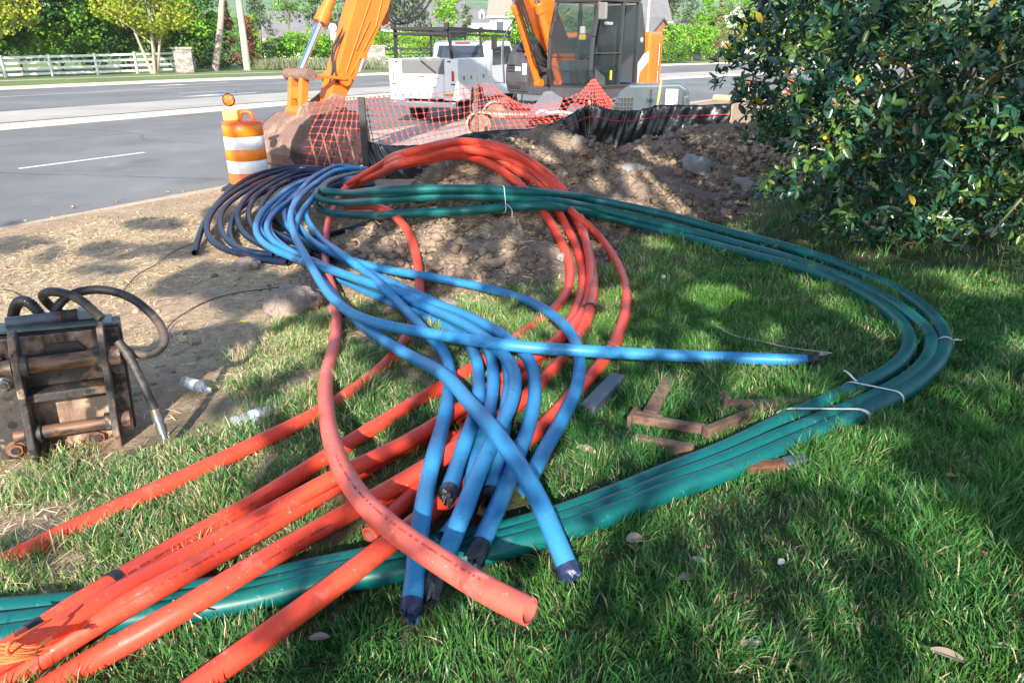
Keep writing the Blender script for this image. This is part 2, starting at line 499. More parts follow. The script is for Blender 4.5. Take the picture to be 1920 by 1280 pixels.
# clods on the verge
n = 14000
cx = RNG.uniform(-8.5, 0, n); cy = RNG.uniform(2, 11.5, n); s = s_of(cx, cy)
keep = (s > 3.3) & ((s < 9.5) | ((s < 10.6) & (RNG.uniform(0, 1, n) < 1-(s-9.5)/1.1))) & (vnoise(cx*1.1, cy*1.1, 31) > RNG.uniform(.2, .9, n)); cx, cy = cx[keep], cy[keep]; n = len(cx)
rr = .004 + .02*RNG.uniform(0, 1, n)**6 + .006*RNG.uniform(0, 1, n)
P = np.stack([cx, cy, np.where(s[keep] > 9.6, .02, Hn(cx, cy))+rr*.2], -1)
V, F = blobs(P, rr, IV1, IF1, .18)
vd = mat('verge_crumb', (.36, .27, .19), .95, spec=.15, attr=True)
me = npmesh('earth_crumbs', V, [F], True, np.repeat(RNG.uniform(.5, 1.25, (n, 1)), len(IV1), 0)*np.array([[1, 1, 1]]))
o = link('earth_crumbs', me, vd); o['kind'] = 'stuff'; tag(o, 'small crumbs of dry earth over the bare verge', 'earth crumbs')
rockm = mat('rock', (.30, .24, .20), .9, spec=.2, layers=[(9, (.21, .165, .14), .4, .65), (40, (.40, .33, .27), .55, .75)], bump=(25, .8, .03))
palem = mat('pale_rock', (.27, .265, .26), .85, spec=.25, layers=[(7, (.19, .18, .175), .45, .7), (50, (.33, .32, .30), .55, .75)], bump=(25, .7, .02))
def rock(px, py, rad, m, label, group=None, squash=.75, seed=0):
    p = surf(px, py, rad*.3)
    V = IV3.copy()
    d = fbm(V[:, 0]*1.3+seed*7.3+V[:, 2]*.9, V[:, 1]*1.3+seed*3.1-V[:, 2]*.7, 4, seed)
    d2 = fbm(V[:, 0]*4+seed*5+V[:, 2]*2, V[:, 1]*4-V[:, 2]*3, 3, seed+5)
    V = np.round(V*2.1*(1+.0*d[:, None]))/2.1*.35+V*.65
    V = V*(.68+.5*d+.22*d2)[:, None]*rad*np.array([1.15, 1, squash])
    me = npmesh('rock', V, [IF3], True)
    o = link('rock', me, m, None, p); return tag(o, label, 'rock', group)
G = 'rocks lying around the dug mound'
rock(552, 572, .155, rockm, 'big brown boulder on the grass edge left of the red pipe', G, .8, 1)
rock(462, 500, .10, rockm, 'brown rock right under the cut dark blue pipe ends', G, .75, 2)
rock(1305, 312, .17, palem, 'flat pale grey stone set in the right part of the mound', G, .8, 3)
rock(1392, 342, .10, palem, 'small white-grey stone low on the mound beside the bush', G, .5, 4)
rock(1082, 268, .10, rockm, 'tan clod on top of the mound beside the black silt fence', G, .8, 5)
rock(1415, 352, .12, rockm, 'dark rounded rock at the foot of the mound near the bush', G, .7, 6)
rock(1185, 318, .12, palem, 'grey wedge shaped stone in the middle of the mound slope', G, .6, 8)
rock(640, 585, .07, rockm, 'small brown rock touching the boulder on its right side', G, .7, 9)
rock(840, 575, .09, rockm, 'tan rock at the grass edge behind the long blue pipe', G, .6, 10)
rock(760, 560, .08, rockm, 'squarish brown clod between the red pipe and blue pipes', G, .7, 12)
rock(1058, 483, .055, palem, 'small grey stone on the mound left of the red loop', G, .6, 13)
# ---- straw on the bare verge
def straws(n, smin, smax, seed, x0, x1, y0, y1, thr):
    cx = RNG.uniform(x0, x1, n); cy = RNG.uniform(y0, y1, n); s = s_of(cx, cy) + (vnoise(cx*1.6, cy*1.6, 4)-.5)*1.2
    k = (s > smin) & (s < smax) & (vnoise(cx*1.7, cy*1.7, seed) > RNG.uniform(thr, thr+.5, n)); cx, cy = cx[k], cy[k]; n = len(cx)
    z = Hm(cx, cy) + RNG.uniform(.003, .022, n)
    a = RNG.uniform(0, 6.28, n); D = np.stack([np.cos(a), np.sin(a), RNG.normal(.05, .16, n)], -1)
    Nn = rand_unit(n)*.5+np.array([0, 0, 1])
    base = np.array([.80, .67, .42]); c = base*RNG.uniform(.35, 1.2, (n, 1))*np.stack([np.ones(n), RNG.uniform(.9, 1.05, n), RNG.uniform(.75, 1.1, n)], -1)
    return np.stack([cx, cy, z], -1), D, Nn, RNG.uniform(.03, .11, n), RNG.uniform(.0022, .0052, n), c
C, D, NN, Ln, Wd, c = straws(110000, 2.6, 8.6, 77, -7.5, .6, 1.4, 9.0, .05)
strawm = mat('straw', (1, 1, 1), .8, attr=True)
o = link('straw', leaf_mesh('straw', C, D, NN, Ln, Wd, .1, c), strawm); o['kind'] = 'stuff'; tag(o, 'dry straw mulch scattered over the bare earth', 'straw')

# ---- cracks and tar seams in the near road, worn places on the kerb
tar = mat('tar_seam', (.045, .045, .047), .6)
def crack(pts, w, seed):
    rs = np.random.default_rng(seed); P = spline([road_pt(s_, t_) for s_, t_ in pts], 14); P[1:-1, :2] += rs.normal(0, .035, (len(P)-2, 2)); V = []; 
    for i, p in enumerate(P):
        d = P[min(i+1, len(P)-1)]-P[max(i-1, 0)]; nn = np.array([-d[1], d[0], 0]); nn /= np.linalg.norm(nn); ww = w*rs.uniform(.4, 1.3)
        V += [(*(p+nn*ww)[:2], .0045), (*(p-nn*ww)[:2], .0045)]
    mb = MB(); mb.add(V, [(2*i, 2*i+1, 2*i+3, 2*i+2) for i in range(len(P)-1)]); mb.build('tar_seam', tar, rp)
crack([(10.4, 8), (12.5, 7.2), (14.6, 6.4), (17, 6.6), (21.6, 5.6)], .008, 1); crack([(18.2, -2), (18.1, 4), (18.25, 9), (18.15, 14), (18.2, 24)], .010, 2); crack([(14.8, 11), (16.4, 10.6), (18.1, 11.4), (21.6, 11)], .007, 3); crack([(10.2, 14.2), (12, 15), (14.5, 14.4)], .008, 4)
# ================================================================ PIPES
def plastic(name, col, col2, dirt=(.35, .33, .30)):
    return mat(name, col, .42, spec=.36, layers=[(2.5, col2, .35, .75), (9, tuple(.72*a for a in col), .60, .72, (1, 1, 1), 5), (14, tuple(.5*a+.5*b for a, b in zip(col, dirt)), .60, .82), (60, dirt, .66, .82, (1, 1, 1), 2)], bump=(7, .12, .01))
M_or = plastic('orange_plastic', (.80, .076, .036), (.74, .070, .040), (.68, .34, .29))
M_pk = plastic('faded_orange_plastic', (.79, .115, .078), (.76, .17, .13), (.74, .45, .41))
M_bl = plastic('blue_plastic', (.026, .205, .43), (.045, .24, .47), (.22, .36, .47))
M_gr = plastic('green_plastic', (.002, .092, .094), (.003, .125, .112), (.12, .25, .25))
M_dk = plastic('dark_blue_plastic', (.006, .016, .052), (.004, .009, .026), (.07, .11, .19))
M_in = mat('pipe_lining', (.42, .12, .10), .5)
M_blk = mat('black_tape', (.012, .013, .018), .35, layers=[(20, (.03, .035, .05), .5, .7)], bump=(30, .6, .01))
M_tb = mat('dark_blue_tape', (.018, .028, .075), .35, layers=[(9, (.03, .12, .33), .55, .6)], bump=(40, .5, .01))
M_hole = mat('pipe_hollow', (.01, .01, .012), .9)
OCC = np.zeros((1100, 1500), bool)   # grass exclusion, 1.5 cm cells, origin (-9, 0)
def occ_mark(P, r):
    for p in P:
        if p[2] - float(H(p[0], p[1])) > .2: continue
        i0 = int((p[0]-r+9)/.015); i1 = int((p[0]+r+9)/.015); j0 = int((p[1]-r)/.015); j1 = int((p[1]+r)/.015)
        if j0 < 0 or i0 < 0 or j1 >= 1100 or i1 >= 1500: continue
        jj, ii = np.mgrid[j0:j1+1, i0:i1+1]
        k = ((ii+.5)*.015-9-p[0])**2+((jj+.5)*.015-p[1])**2 < r*r
        OCC[j0:j1+1, i0:i1+1] |= k
def occupied(x, y):
    i = ((x+9)/.015).astype(int); j = (y/.015).astype(int)
    ok = (i >= 0) & (i < 1500) & (j >= 0) & (j < 1100)
    r = np.zeros(len(x), bool); r[ok] = OCC[j[ok], i[ok]]; return r
PIPE = {}; SPEC = []
def pipe(key, label, ctrl, r, m, cat='pipe', group=None, open_end=None, name=None, seg=18, inner=None, layer=None):
    """ctrl: (px, py, lift above the ground) ; layer(py) gives the stacking order"""
    P = [surf(a[0], a[1], a[2]+r*1.05) for a in ctrl]
    C = spline(P, 12)
    d = np.concatenate([[0], np.cumsum(np.linalg.norm(np.diff(C, axis=0), axis=1))])
    n = max(8, int(d[-1]/.035)); t = np.linspace(0, d[-1], n)
    C = np.stack([np.interp(t, d, C[:, k]) for k in range(3)], -1)
    for _ in range(3): C[1:-1] = (C[:-2]+2*C[1:-1]+C[2:])/4
    u, v = proj(C[:, 0], C[:, 1], C[:, 2])
    lay = np.array([float(layer(q)) for q in v])
    SPEC.append(dict(key=key, label=label, C=C, r=r, m=m, cat=cat, group=group, open_end=open_end, name=name, seg=seg, inner=inner, lay=lay))
def settle(passes=5):
    """crossing pipes rest on one another: the upper one is raised clear of the lower one"""
    cp = np.array([0, 0, CAMZ])
    for it in range(passes):
        for s in sorted(SPEC, key=lambda q: q['lay'].mean()):
            oth = [q for q in SPEC if q is not s]
            Q = np.concatenate([q['C'] for q in oth]); QR = np.concatenate([np.full(len(q['C']), q['r']) for q in oth]); QL = np.concatenate([q['lay'] for q in oth])
            C = s['C']
            D = np.linalg.norm(C[:, None]-Q[None], axis=2)
            need = (s['r']+QR)[None]*1.0 - D
            need[QL[None] >= s['lay'][:, None]] = 0
            sh = np.clip(need.max(1), 0, .05)
            up = np.clip(Hm(C[:, 0], C[:, 1]) + s['r']*.8 - C[:, 2], 0, .25)*1.6*(s['key'] != 'd9')
            sh = np.maximum(sh, np.clip(up, 0, .12))
            if sh.max() <= .001: continue
            # envelope
            i = np.arange(len(C)); W = np.exp(-((i[:, None]-i[None])*.035/.16)**2)
            sm = (W*sh[None]).max(1)
            k = np.ones(5)/5; sm = np.convolve(np.pad(sm, 2, 'edge'), k, 'valid')
            dr = cp-C; dr /= np.linalg.norm(dr, axis=1)[:, None]
            s['C'] = C + dr*sm[:, None]
def build_pipes():
    for s in SPEC: build_pipe(**s)
def build_pipe(key, label, C, r, m, cat, group, open_end, name, seg, inner, lay):
    mb = MB(); mb.tube(C, r, seg, caps=False)
    occ_mark(C, r*.82)
    T, N, B = frames(C)
    o_ = C[0]
    for e in ('start', 'end'):
        if open_end in (e, 'both'):
            q = C[:7] if e == 'start' else C[-7:][::-1]
            a = np.linspace(0, 2*math.pi, seg, endpoint=False)
            i = 0 if e == 'start' else -1
            dirv = (q[0]-q[1]); dirv /= np.linalg.norm(dirv)
            jit = 1+.02*np.sin(a*9)[:, None]
            ro = q[0]+r*(np.cos(a)[:, None]*N[i]+np.sin(a)[:, None]*B[i]); ri = q[0]+dirv*.002+jit*r*.82*(np.cos(a)[:, None]*N[i]+np.sin(a)[:, None]*B[i])
            F = [(j, (j+1) % seg, seg+(j+1) % seg, seg+j) for j in range(seg)]
            mb.add(np.concatenate([ro, ri]), F)
    o = mb.build(name or 'plastic_pipe', m, origin=o_)
    tag(o, label, cat, group)
    for e in ('start', 'end'):
        if open_end in (e, 'both'):
            q = C[:18] if e == 'start' else C[-18:][::-1]
            mi = MB(); mi.tube(q, r*.82, seg, caps=False)
            ob = mi.build('pipe_bore', inner or M_hole, o, origin=o_); ob.location = (0, 0, 0)
    PIPE[key] = (o, C, r)
    return o
def wrap(key, f, length, m, name='tape_wrap', grow=.0025, crumple=0):
    """band of tape around pipe at fraction f"""
    o, C, r = PIPE[key]; u, v = proj(C[:, 0], C[:, 1], C[:, 2]); i = int(np.argmin((u-f[0])**2+(v-f[1])**2)); n = max(3, int(length/.035)+1)
    q = C[max(0, i-n//2):min(len(C), i+n//2+1)]
    if len(q) < 2: q = C[-3:]
    d = q[-1]-q[0]; L0 = np.linalg.norm(d); c = (q[0]+q[-1])/2
    q = [c-d/L0*length/2, c+d/L0*length/2]
    if len(C) > 6 and length > .05: q = spline(q, 4)
    mb = MB(); mb.tube(q, r+grow, 18, True)
    ob = mb.build(name, m, o, origin=C[0]); ob.location = (0, 0, 0); return ob
def ragged(key, end, m, length=.09, spread=1.25, seed=1, gap=True):
    """end of a pipe wrapped in tape: pinched nearly flat, creased and torn"""
    o, C, r = PIPE[key]; rs = np.random.default_rng(seed)
    q = C[-1] if end == 'end' else C[0]; p = C[-3] if end == 'end' else C[2]
    d = (q-p)/np.linalg.norm(q-p); T, N, B = frames([p, q, q+d])
    seg = 40; a = np.linspace(0, 2*math.pi, seg, endpoint=False)
    V = []; rows = 12; tw = rs.uniform(0, 3.14)
    teeth = rs.uniform(-1, 1, seg); teeth = (teeth+np.roll(teeth, 1))*.5
    for k in range(rows):
        f = k/(rows-1); f0 = .022/(length*.8+.022)+.06; g = max(0, (f-f0)/(1-f0))
        z = -.022 + f*(length*.8+.022) + g*g*length*.35*teeth
        ca = np.cos(a-tw); sa = np.sin(a-tw)
        crease = 1 + .10*np.sin(a*6+seed+f*4)*f + .07*np.sin(a*11+seed*2)*f
        crease = 1+(crease-1)*min(1, .25+g); fx = (1.09+.22*g*(spread-.9))*crease; fy = (1.09-.66*g)*crease
        X_ = ca*fx; Y_ = sa*fy; xr = X_*math.cos(tw)-Y_*math.sin(tw); yr = X_*math.sin(tw)+Y_*math.cos(tw)
        V.append(q + d*z[:, None] + r*(xr[:, None]*N[1]+yr[:, None]*B[1]))
    V = np.concatenate(V)
    F = [(k*seg+j, k*seg+(j+1) % seg, (k+1)*seg+(j+1) % seg, (k+1)*seg+j) for k in range(rows-1) for j in range(seg)]
    V = np.vstack([V, V[-seg:].mean(0)[None] - d*.035]); c = len(V)-1
    F += [((rows-1)*seg+j, (rows-1)*seg+(j+1) % seg, c) for j in range(seg)]
    mb = MB(); mb.add(V, F, True)
    ob = mb.build('torn_tape', m, o, origin=C[0]); ob.location = (0, 0, 0); return ob
ro, rb, rg, rd = .0345, .031, .0375, .030
GO = 'orange pipes'; GB = 'blue pipes'; GG = 'green pipes'; GD = 'dark blue pipes'
# ---- green bundle (lies under the others at the front)
g_outer = [(640, 340, .26), (616, 352, .27), (607, 372, .27), (640, 388, .27), (726, 382, .24), (800, 373, .10), (889, 371, .05), (1008, 378, .03), (1100, 395, .06), (1260, 429, .05), (1360, 458, .0), (1480, 490, .0), (1590, 525, .0), (1668, 565, .0), (1716, 608, .0), (1720, 650, .0), (1685, 690, .0), (1625, 722, .0), (1547, 757, .0), (1454, 801, .0), (1360, 845, 0), (1240, 893, 0), (1133, 935, 0), (1033, 972, 0), (933, 1000, 0), (800, 1025, 0), (700, 1048, 0), (600, 1070, 0), (450, 1103, 0), (200, 1135, 0), (0, 1163, 0), (-120, 1180, 0)]
G1 = [(690, 322, .2), (650, 330, .25), (612, 344, .33), (610, 358, .33), (650, 362, .33), (726, 357, .32), (800, 355, .22), (889, 355, .17), (1008, 361, .13), (1100, 372, .15), (1260, 406, .15), (1360, 434, .06), (1500, 471, .02), (1618, 515, 0), (1711, 562, 0), (1765, 615, 0), (1768, 664, 0), (1728, 712, 0), (1650, 760, 0), (1547, 806, 0), (1454, 846, 0), (1360, 885, 0), (1240, 926, 0), (1133, 969, 0), (1033, 1002, 0), (933, 1030, 0), (800, 1058, 0), (700, 1078, 0), (600, 1093, 0), (450, 1128, 0), (200, 1165, 0), (0, 1196, 0), (-120, 1216, 0)]
G2 = [(700, 330, .1), (655, 335, .18), (606, 350, .24), (597, 372, .24), (640, 380, .24), (726, 374, .22), (800, 369, .14), (889, 368, .10), (1008, 375, .08), (1100, 388, .09), (1260, 426, .08), (1360, 452, .02), (1500, 492, 0), (1600, 530, 0), (1690, 580, 0), (1742, 628, 0), (1742, 668, 0), (1700, 712, 0), (1625, 752, 0), (1547, 785, 0), (1454, 823, 0), (1360, 864, 0), (1240, 909, 0), (1133, 952, 0), (1033, 986, 0), (933, 1015, 0), (800, 1042, 0), (700, 1062, 0), (600, 1081, 0), (450, 1113, 0), (200, 1147, 0), (0, 1172, 0), (-120, 1188, 0)]
G3 = [(700, 345, .0), (640, 352, .06), (600, 368, .10), (593, 383, .10), (612, 398, .10), (680, 404, .10), (760, 401, .08), (889, 394, .05), (1008, 386, .03), (1100, 398, .04), (1260, 438, .03), (1360, 466, 0), (1480, 498, 0), (1572, 530, 0), (1650, 572, 0), (1698, 618, 0), (1703, 656, 0), (1672, 692, 0), (1605, 728, 0), (1530, 762, 0), (1454, 796, 0), (1360, 842, 0), (1240, 890, 0), (1133, 934, 0), (1033, 970, 0), (933, 998, 0), (800, 1025, 0), (700, 1044, 0), (600, 1064, 0), (450, 1096, 0), (200, 1126, 0), (0, 1143, 0), (-120, 1152, 0)]
pipe('g1', 'outermost green pipe of the three at the wide right bend', G1, rg, M_gr, group=GG, layer=lambda v: 9 if v < 520 else 0)
pipe('g2', 'middle green pipe of the three in the long hairpin bundle', G2, rg, M_gr, group=GG, layer=lambda v: 9 if v < 520 else 0)
pipe('g3', 'innermost green pipe at the wide bend, lowest strand at the left hairpin', G3, rg, M_gr, group=GG, layer=lambda v: 9 if v < 520 else 0)
# ---- orange pipes
R1 = [(-80, 1095, 0), (0, 1058, 0), (160, 980, 0), (430, 855, 0), (600, 772, 0), (690, 712, 0), (740, 665, 0), (768, 620, 0), (785, 560, .02), (784, 500, .04), (768, 440, .08), (738, 403, .12), (700, 388, .14), (650, 388, .12)]
R2 = [(690, 330, .22), (648, 352, .20), (622, 395, .10), (612, 440, .03), (612, 500, .03), (630, 570, .02), (628, 640, .02), (613, 700, .03), (612, 770, .10), (630, 850, .16), (670, 925, .20), (735, 990, .22), (830, 1055, .22), (920, 1110, .22), (992, 1146, .22)]
R3 = [(640, 352, .15), (700, 330, .3), (770, 301, .5), (870, 280, .12), (960, 303, .0), (1030, 352, .02), (1075, 400, .06), (1115, 435, .04), (1155, 490, .0), (1175, 560, 0), (1160, 626, 0), (1129, 680, 0), (1069, 745, 0), (1022, 795, 0), (960, 848, 0), (880, 905, .02), (773, 985, .07), (640, 1087, .06), (480, 1205, .02), (370, 1285, .0), (260, 1370, 0)]
R4 = [(645, 348, .2), (700, 322, .35), (770, 292, .5), (870, 270, .18), (960, 290, .08), (1035, 345, .06), (1085, 420, .03), (1110, 500, 0), (1108, 570, 0), (1080, 640, 0), (1040, 690, 0), (960, 765, 0), (870, 830, 0), (780, 888, 0), (640, 968, .02), (467, 1066, .02), (333, 1148, 0), (180, 1235, 0), (60, 1310, 0), (-60, 1390, 0)]
R5 = [(645, 352, .2), (700, 328, .3), (770, 300, .4), (870, 280, .1), (950, 308, .03), (1020, 360, .04), (1065, 430, .02), (1092, 500, 0), (1088, 560, 0), (1055, 625, 0), (1000, 685, 0), (930, 738, 0), (820, 803, 0), (633, 908, .0), (417, 1035, .0), (167, 1175, 0), (30, 1265, 0), (-70, 1330, 0)]
R6 = [(650, 345, .3), (700, 316, .45), (775, 283, .6), (870, 265, .25), (960, 282, .14), (1040, 338, .10), (1080, 390, .06), (1098, 450, .06), (1108, 520, .05), (1090, 590, .03), (1030, 650, 0), (970, 690, 0), (860, 768, 0), (760, 830, 0), (633, 892, 0), (460, 985, 0), (277, 1080, 0), (130, 1163, 0), (0, 1238, 0), (-90, 1290, 0)]
R7 = [(655, 352, .15), (710, 330, .25), (780, 305, .3), (870, 292, .0), (940, 320, 0), (1000, 372, .02), (1045, 440, .0), (1068, 500, 0), (1055, 560, 0), (1010, 604, 0), (960, 640, 0), (873, 698, 0), (800, 742, 0), (710, 796, 0), (618, 853, 0), (480, 940, 0), (350, 1012, 0), (215, 1092, .02), (120, 1150, .04), (40, 1205, .05), (-60, 1262, .05)]
pipe('r1', 'lone orange pipe farthest left on the grass, curling up behind the blue bundle', R1, ro, M_or, group=GO, layer=lambda v: 1)
pipe('r3', 'orange pipe of the outermost right arc, ending nearest the bottom edge of the photo', R3, ro, M_or, group=GO, layer=lambda v: 2.4)
pipe('r4', 'orange pipe with the knotted dark wire tie, fourth of the lower fan from the left', R4, ro, M_or, group=GO, layer=lambda v: 2.3)
pipe('r5', 'orange pipe third of the lower fan from the left with a printed line', R5, ro, M_or, group=GO, layer=lambda v: 2.1)
pipe('r6', 'orange pipe topmost in the big arch over the mound, partly covered in the lower fan', R6, ro*.93, M_or, group=GO, layer=lambda v: 2.15)
pipe('r7', 'orange pipe carrying two black tape bands near the left edge', R7, ro, M_or, group=GO, layer=lambda v: 2.0)
pipe('e1', 'short orange pipe with its cut end just left of the long curved open pipe', [(850, 818, 0), (800, 872, 0), (740, 925, 0), (690, 965, 0)][::-1], ro*.8, M_or, group=GO, open_end='start', inner=mat('bore_red', (.35, .05, .04), .6), layer=lambda v: 1.8)
pipe('e2', 'short orange pipe with its ragged open end resting on the green pipes', [(880, 800, 0), (835, 855, .02), (770, 930, .03), (693, 1003, .03)][::-1], ro*.85, M_or, group=GO, open_end='start', inner=M_in, layer=lambda v: 1.9)
pipe('r2', 'faded orange pipe swooping over the bundle to a pale open mouth in front', R2, ro*1.02, M_pk, group=GO, open_end='end', inner=M_in, seg=28, layer=lambda v: 2.5 if v < 700 else 10)
# ---- dark blue coil
def D_(k, label, pts, **kw): pipe(k, label, [(a, b, c) for a, b, c in pts], rd, M_dk, group=GD, layer=lambda v, q=3+.05*int(k[1:]): q, **kw)
D_('d1', 'dark blue pipe with the leftmost cut end hanging over the bare earth', [(365, 474, .0), (376, 436, .06), (398, 394, .12), (438, 352, .18), (488, 325, .22), (545, 313, .25), (601, 316, .24), (650, 335, .2)], open_end='start')
D_('d2', 'dark blue pipe looping low to a cut end beside the brown rock', [(474, 477, .03), (429, 470, .03), (398, 452, .05), (388, 424, .09), (408, 386, .15), (455, 350, .22), (506, 327, .26), (565, 315, .28), (610, 320, .25), (660, 345, .2)], open_end='start')
D_('d3', 'dark blue pipe whose cut end rests just right of its neighbour by the rock', [(514, 478, .05), (470, 472, .04), (436, 458, .04), (414, 428, .08), (420, 392, .14), (455, 362, .19), (505, 337, .23), (560, 324, .24), (610, 328, .22), (655, 350, .15)], open_end='start')
D_('d4', 'dark blue pipe lowest under the two cut ends beside the rock', [(540, 492, .0), (490, 486, .0), (450, 470, .0), (432, 440, .03), (440, 405, .09), (470, 375, .14), (520, 350, .18), (570, 333, .2), (620, 336, .16)])
D_('d5', 'dark blue pipe third ring in from the outside of the dark coil', [(560, 478, .0), (505, 465, .02), (460, 440, .04), (445, 405, .1), (462, 370, .17), (500, 343, .22), (550, 322, .27), (605, 317, .26), (650, 330, .2)])
D_('d6', 'dark blue pipe fourth ring in with pale scuffs on its bend', [(585, 478, .0), (525, 460, .02), (478, 430, .05), (466, 398, .1), (483, 365, .17), (525, 338, .22), (575, 320, .26), (630, 325, .24)])
D_('d7', 'dark blue pipe fifth ring in, hugging the blue pipes', [(600, 470, .0), (540, 450, .02), (497, 422, .05), (488, 393, .1), (508, 361, .16), (548, 336, .2), (595, 326, .23), (640, 335, .2)])
D_('d8', 'innermost dark blue ring in front of the first blue pipe', [(610, 460, .0), (556, 440, .02), (516, 413, .05), (509, 388, .09), (530, 360, .15), (570, 337, .2), (620, 330, .2)])
D_('d9', 'single dark blue pipe running out right across the dirt behind the red pipe', [(520, 440, .0), (583, 447, .0), (640, 434, .0), (690, 420, .0), (722, 408, -.01)])
# ---- blue pipes
BL = dict(b5=4, b6=4.1, b7=4.15, b9=4.2, b10=4.3, b1=4.35, b4=4.5, b3=4.6, b2=4.7)
def B_(k, label, pts, **kw): pipe(k, label, pts, rb*kw.pop('rs', 1), M_bl, group=GB, layer=lambda v, q=BL[k]: q, **kw)
B_('b5', 'blue pipe lowest in the braid, ending in black tape above the green pipes', [(660, 350, .1), (590, 340, .16), (540, 370, .12), (497, 405, .08), (488, 430, .06), (520, 465, .03), (600, 505, 0), (700, 552, 0), (800, 597, 0), (860, 625, 0), (890, 665, 0), (898, 715, 0), (892, 770, .02), (870, 835, .05), (840, 925, .05)])
B_('b6', 'blue pipe second from the bottom of the braid, hidden under its neighbours in front', [(665, 340, .12), (600, 335, .18), (550, 360, .14), (510, 400, .1), (510, 440, .06), (560, 480, .03), (650, 520, .02), (760, 562, .02), (855, 605, .03), (912, 650, .03), (925, 710, .03), (915, 780, .03), (890, 880, .05), (872, 960, .05), (835, 1010, .02)])
B_('b7', 'blue pipe under the crossing one, its end buried in black tape', [(690, 330, .12), (620, 325, .18), (570, 350, .15), (535, 390, .12), (545, 430, .08), (600, 465, .05), (700, 515, .04), (800, 560, .04), (880, 600, .05), (935, 645, .05), (955, 700, .04), (950, 760, .04), (938, 840, .04), (918, 930, .03)])
B_('b9', 'blue pipe passing under the faded orange one to a large black hood', [(660, 330, .15), (601, 338, .18), (545, 375, .16), (503, 415, .12), (510, 450, .08), (560, 478, .06), (660, 520, .05), (780, 568, .06), (870, 608, .08), (935, 655, .10), (965, 700, .10), (962, 745, .09), (938, 800, .08), (900, 880, .06), (868, 960, .06), (836, 1040, .06), (815, 1092, .03)])
B_('b10', 'blue pipe forming the leftmost arc of the coil, black tape hood on its front end', [(670, 322, .18), (630, 318, .22), (592, 331, .24), (548, 350, .24), (518, 372, .22), (490, 400, .17), (480, 430, .12), (500, 460, .09), (560, 487, .07), (637, 512, .07), (726, 542, .07), (800, 565, .08), (870, 590, .09), (945, 630, .10), (990, 672, .10), (1003, 720, .09), (995, 785, .07), (965, 870, .06), (935, 945, .06), (897, 1030, .05)])
B_('b1', 'blue pipe of the widest right arc, sweeping round to the front right of the bundle', [(687, 318, .2), (640, 311, .26), (600, 325, .27), (568, 352, .27), (551, 385, .24), (556, 418, .18), (592, 457, .1), (667, 491, .05), (726, 506, .03), (800, 518, .02), (919, 542, .01), (993, 566, .02), (1038, 592, .04), (1070, 625, .06), (1087, 670, .07), (1080, 730, .05), (1052, 790, .04), (1020, 845, .04), (998, 890, .04), (985, 918, .03)])
B_('b4', 'blue pipe bending down to the torn end nearest the bottom of the photo', [(690, 325, .18), (650, 318, .22), (612, 335, .24), (585, 370, .22), (575, 405, .18), (600, 445, .12), (655, 487, .09), (698, 520, .09), (728, 547, .09), (767, 588, .09), (802, 627, .08), (832, 662, .07), (843, 700, .06), (840, 745, .06), (829, 800, .06), (812, 860, .06), (795, 943, .07), (784, 1020, .07), (778, 1085, .05), (771, 1140, .02)])
B_('b3', 'blue pipe crossing over all the others to a split end on the right grass', [(680, 330, .2), (625, 345, .24), (575, 385, .22), (553, 430, .16), (572, 480, .1), (605, 530, .06), (650, 582, .04), (700, 625, .05), (760, 662, .07), (832, 702, .10), (878, 752, .13), (930, 812, .15), (975, 875, .15), (1012, 940, .13), (1042, 1010, .08), (1068, 1072, .02)], rs=1.06)
B_('b2', 'long blue pipe lying straight across to a taped end on the right lawn', [(687, 316, .25), (640, 318, .3), (590, 345, .3), (556, 378, .28), (545, 405, .26), (552, 440, .22), (570, 475, .19), (590, 510, .16), (618, 553, .13), (654, 584, .12), (705, 605, .12), (787, 622, .13), (876, 636, .14), (980, 650, .14), (1100, 658, .11), (1230, 665, .07), (1370, 671, .03), (1520, 676, .01)], rs=1.0)
settle()
build_pipes()
for q_ in ((215, 1090), (66, 1187)): wrap('r7', q_, .035, M_blk)
ragged('b5', 'end', M_blk, .045, 1.2, 3)
ragged('b7', 'end', M_blk, .04, 1.1, 5)
ragged('b9', 'end', M_blk, .07, 1.35, 7)
ragged('b10', 'end', M_blk, .07, 1.25, 2)
ragged('b4', 'end', M_tb, .038, 1.4, 11)
ragged('b3', 'end', M_tb, .032, 1.3, 13)
ragged('b2', 'end', M_blk, .05, 1.2, 17)
# ---- crumbs of earth on the mound, clear of the pipes
n = 130000
cx = RNG.uniform(-3.3, 6.6, n); cy = RNG.uniform(4.5, 12, n)
keep = mound(cx, cy)*RNG.uniform(.3, 1, n) > .012
keep &= (cy < 10.6) | (RNG.uniform(0, 1, n) < .3)
keep &= fbm(cx*2.3, cy*2.3, 3, 91) > RNG.uniform(.3, .65, n)
keep &= ~occupied(cx, cy)
cx, cy = cx[keep], cy[keep]; n = len(cx)
rr = .004 + .045*RNG.uniform(0, 1, n)**9 + .012*RNG.uniform(0, 1, n)
P = np.stack([cx, cy, Hm(cx, cy)+rr*.35], -1)
big = rr > .02
Va, Fa = blobs(P[~big], rr[~big], IV1, IF1, .18); Vb, Fb = blobs(P[big], rr[big], IV1, IF1, .22)
cc = np.concatenate([np.repeat(RNG.uniform(.5, 1.35, (int((~big).sum()), 1)), len(IV1), 0), np.repeat(RNG.uniform(.5, 1.2, (int(big.sum()), 1)), len(IV1), 0)])
clodm = mat('clod_dirt', (.31, .225, .16), .95, spec=.15, attr=True, layers=[(20, (.22, .17, .13), .4, .7)], bump=(120, .6, .01))
me = npmesh('dirt_clods', np.concatenate([Va, Vb]), [Fa, Fb+len(Va)], False, cc*np.array([[1, 1, 1]]))
o = link('dirt_clods', me, clodm); o['kind'] = 'stuff'
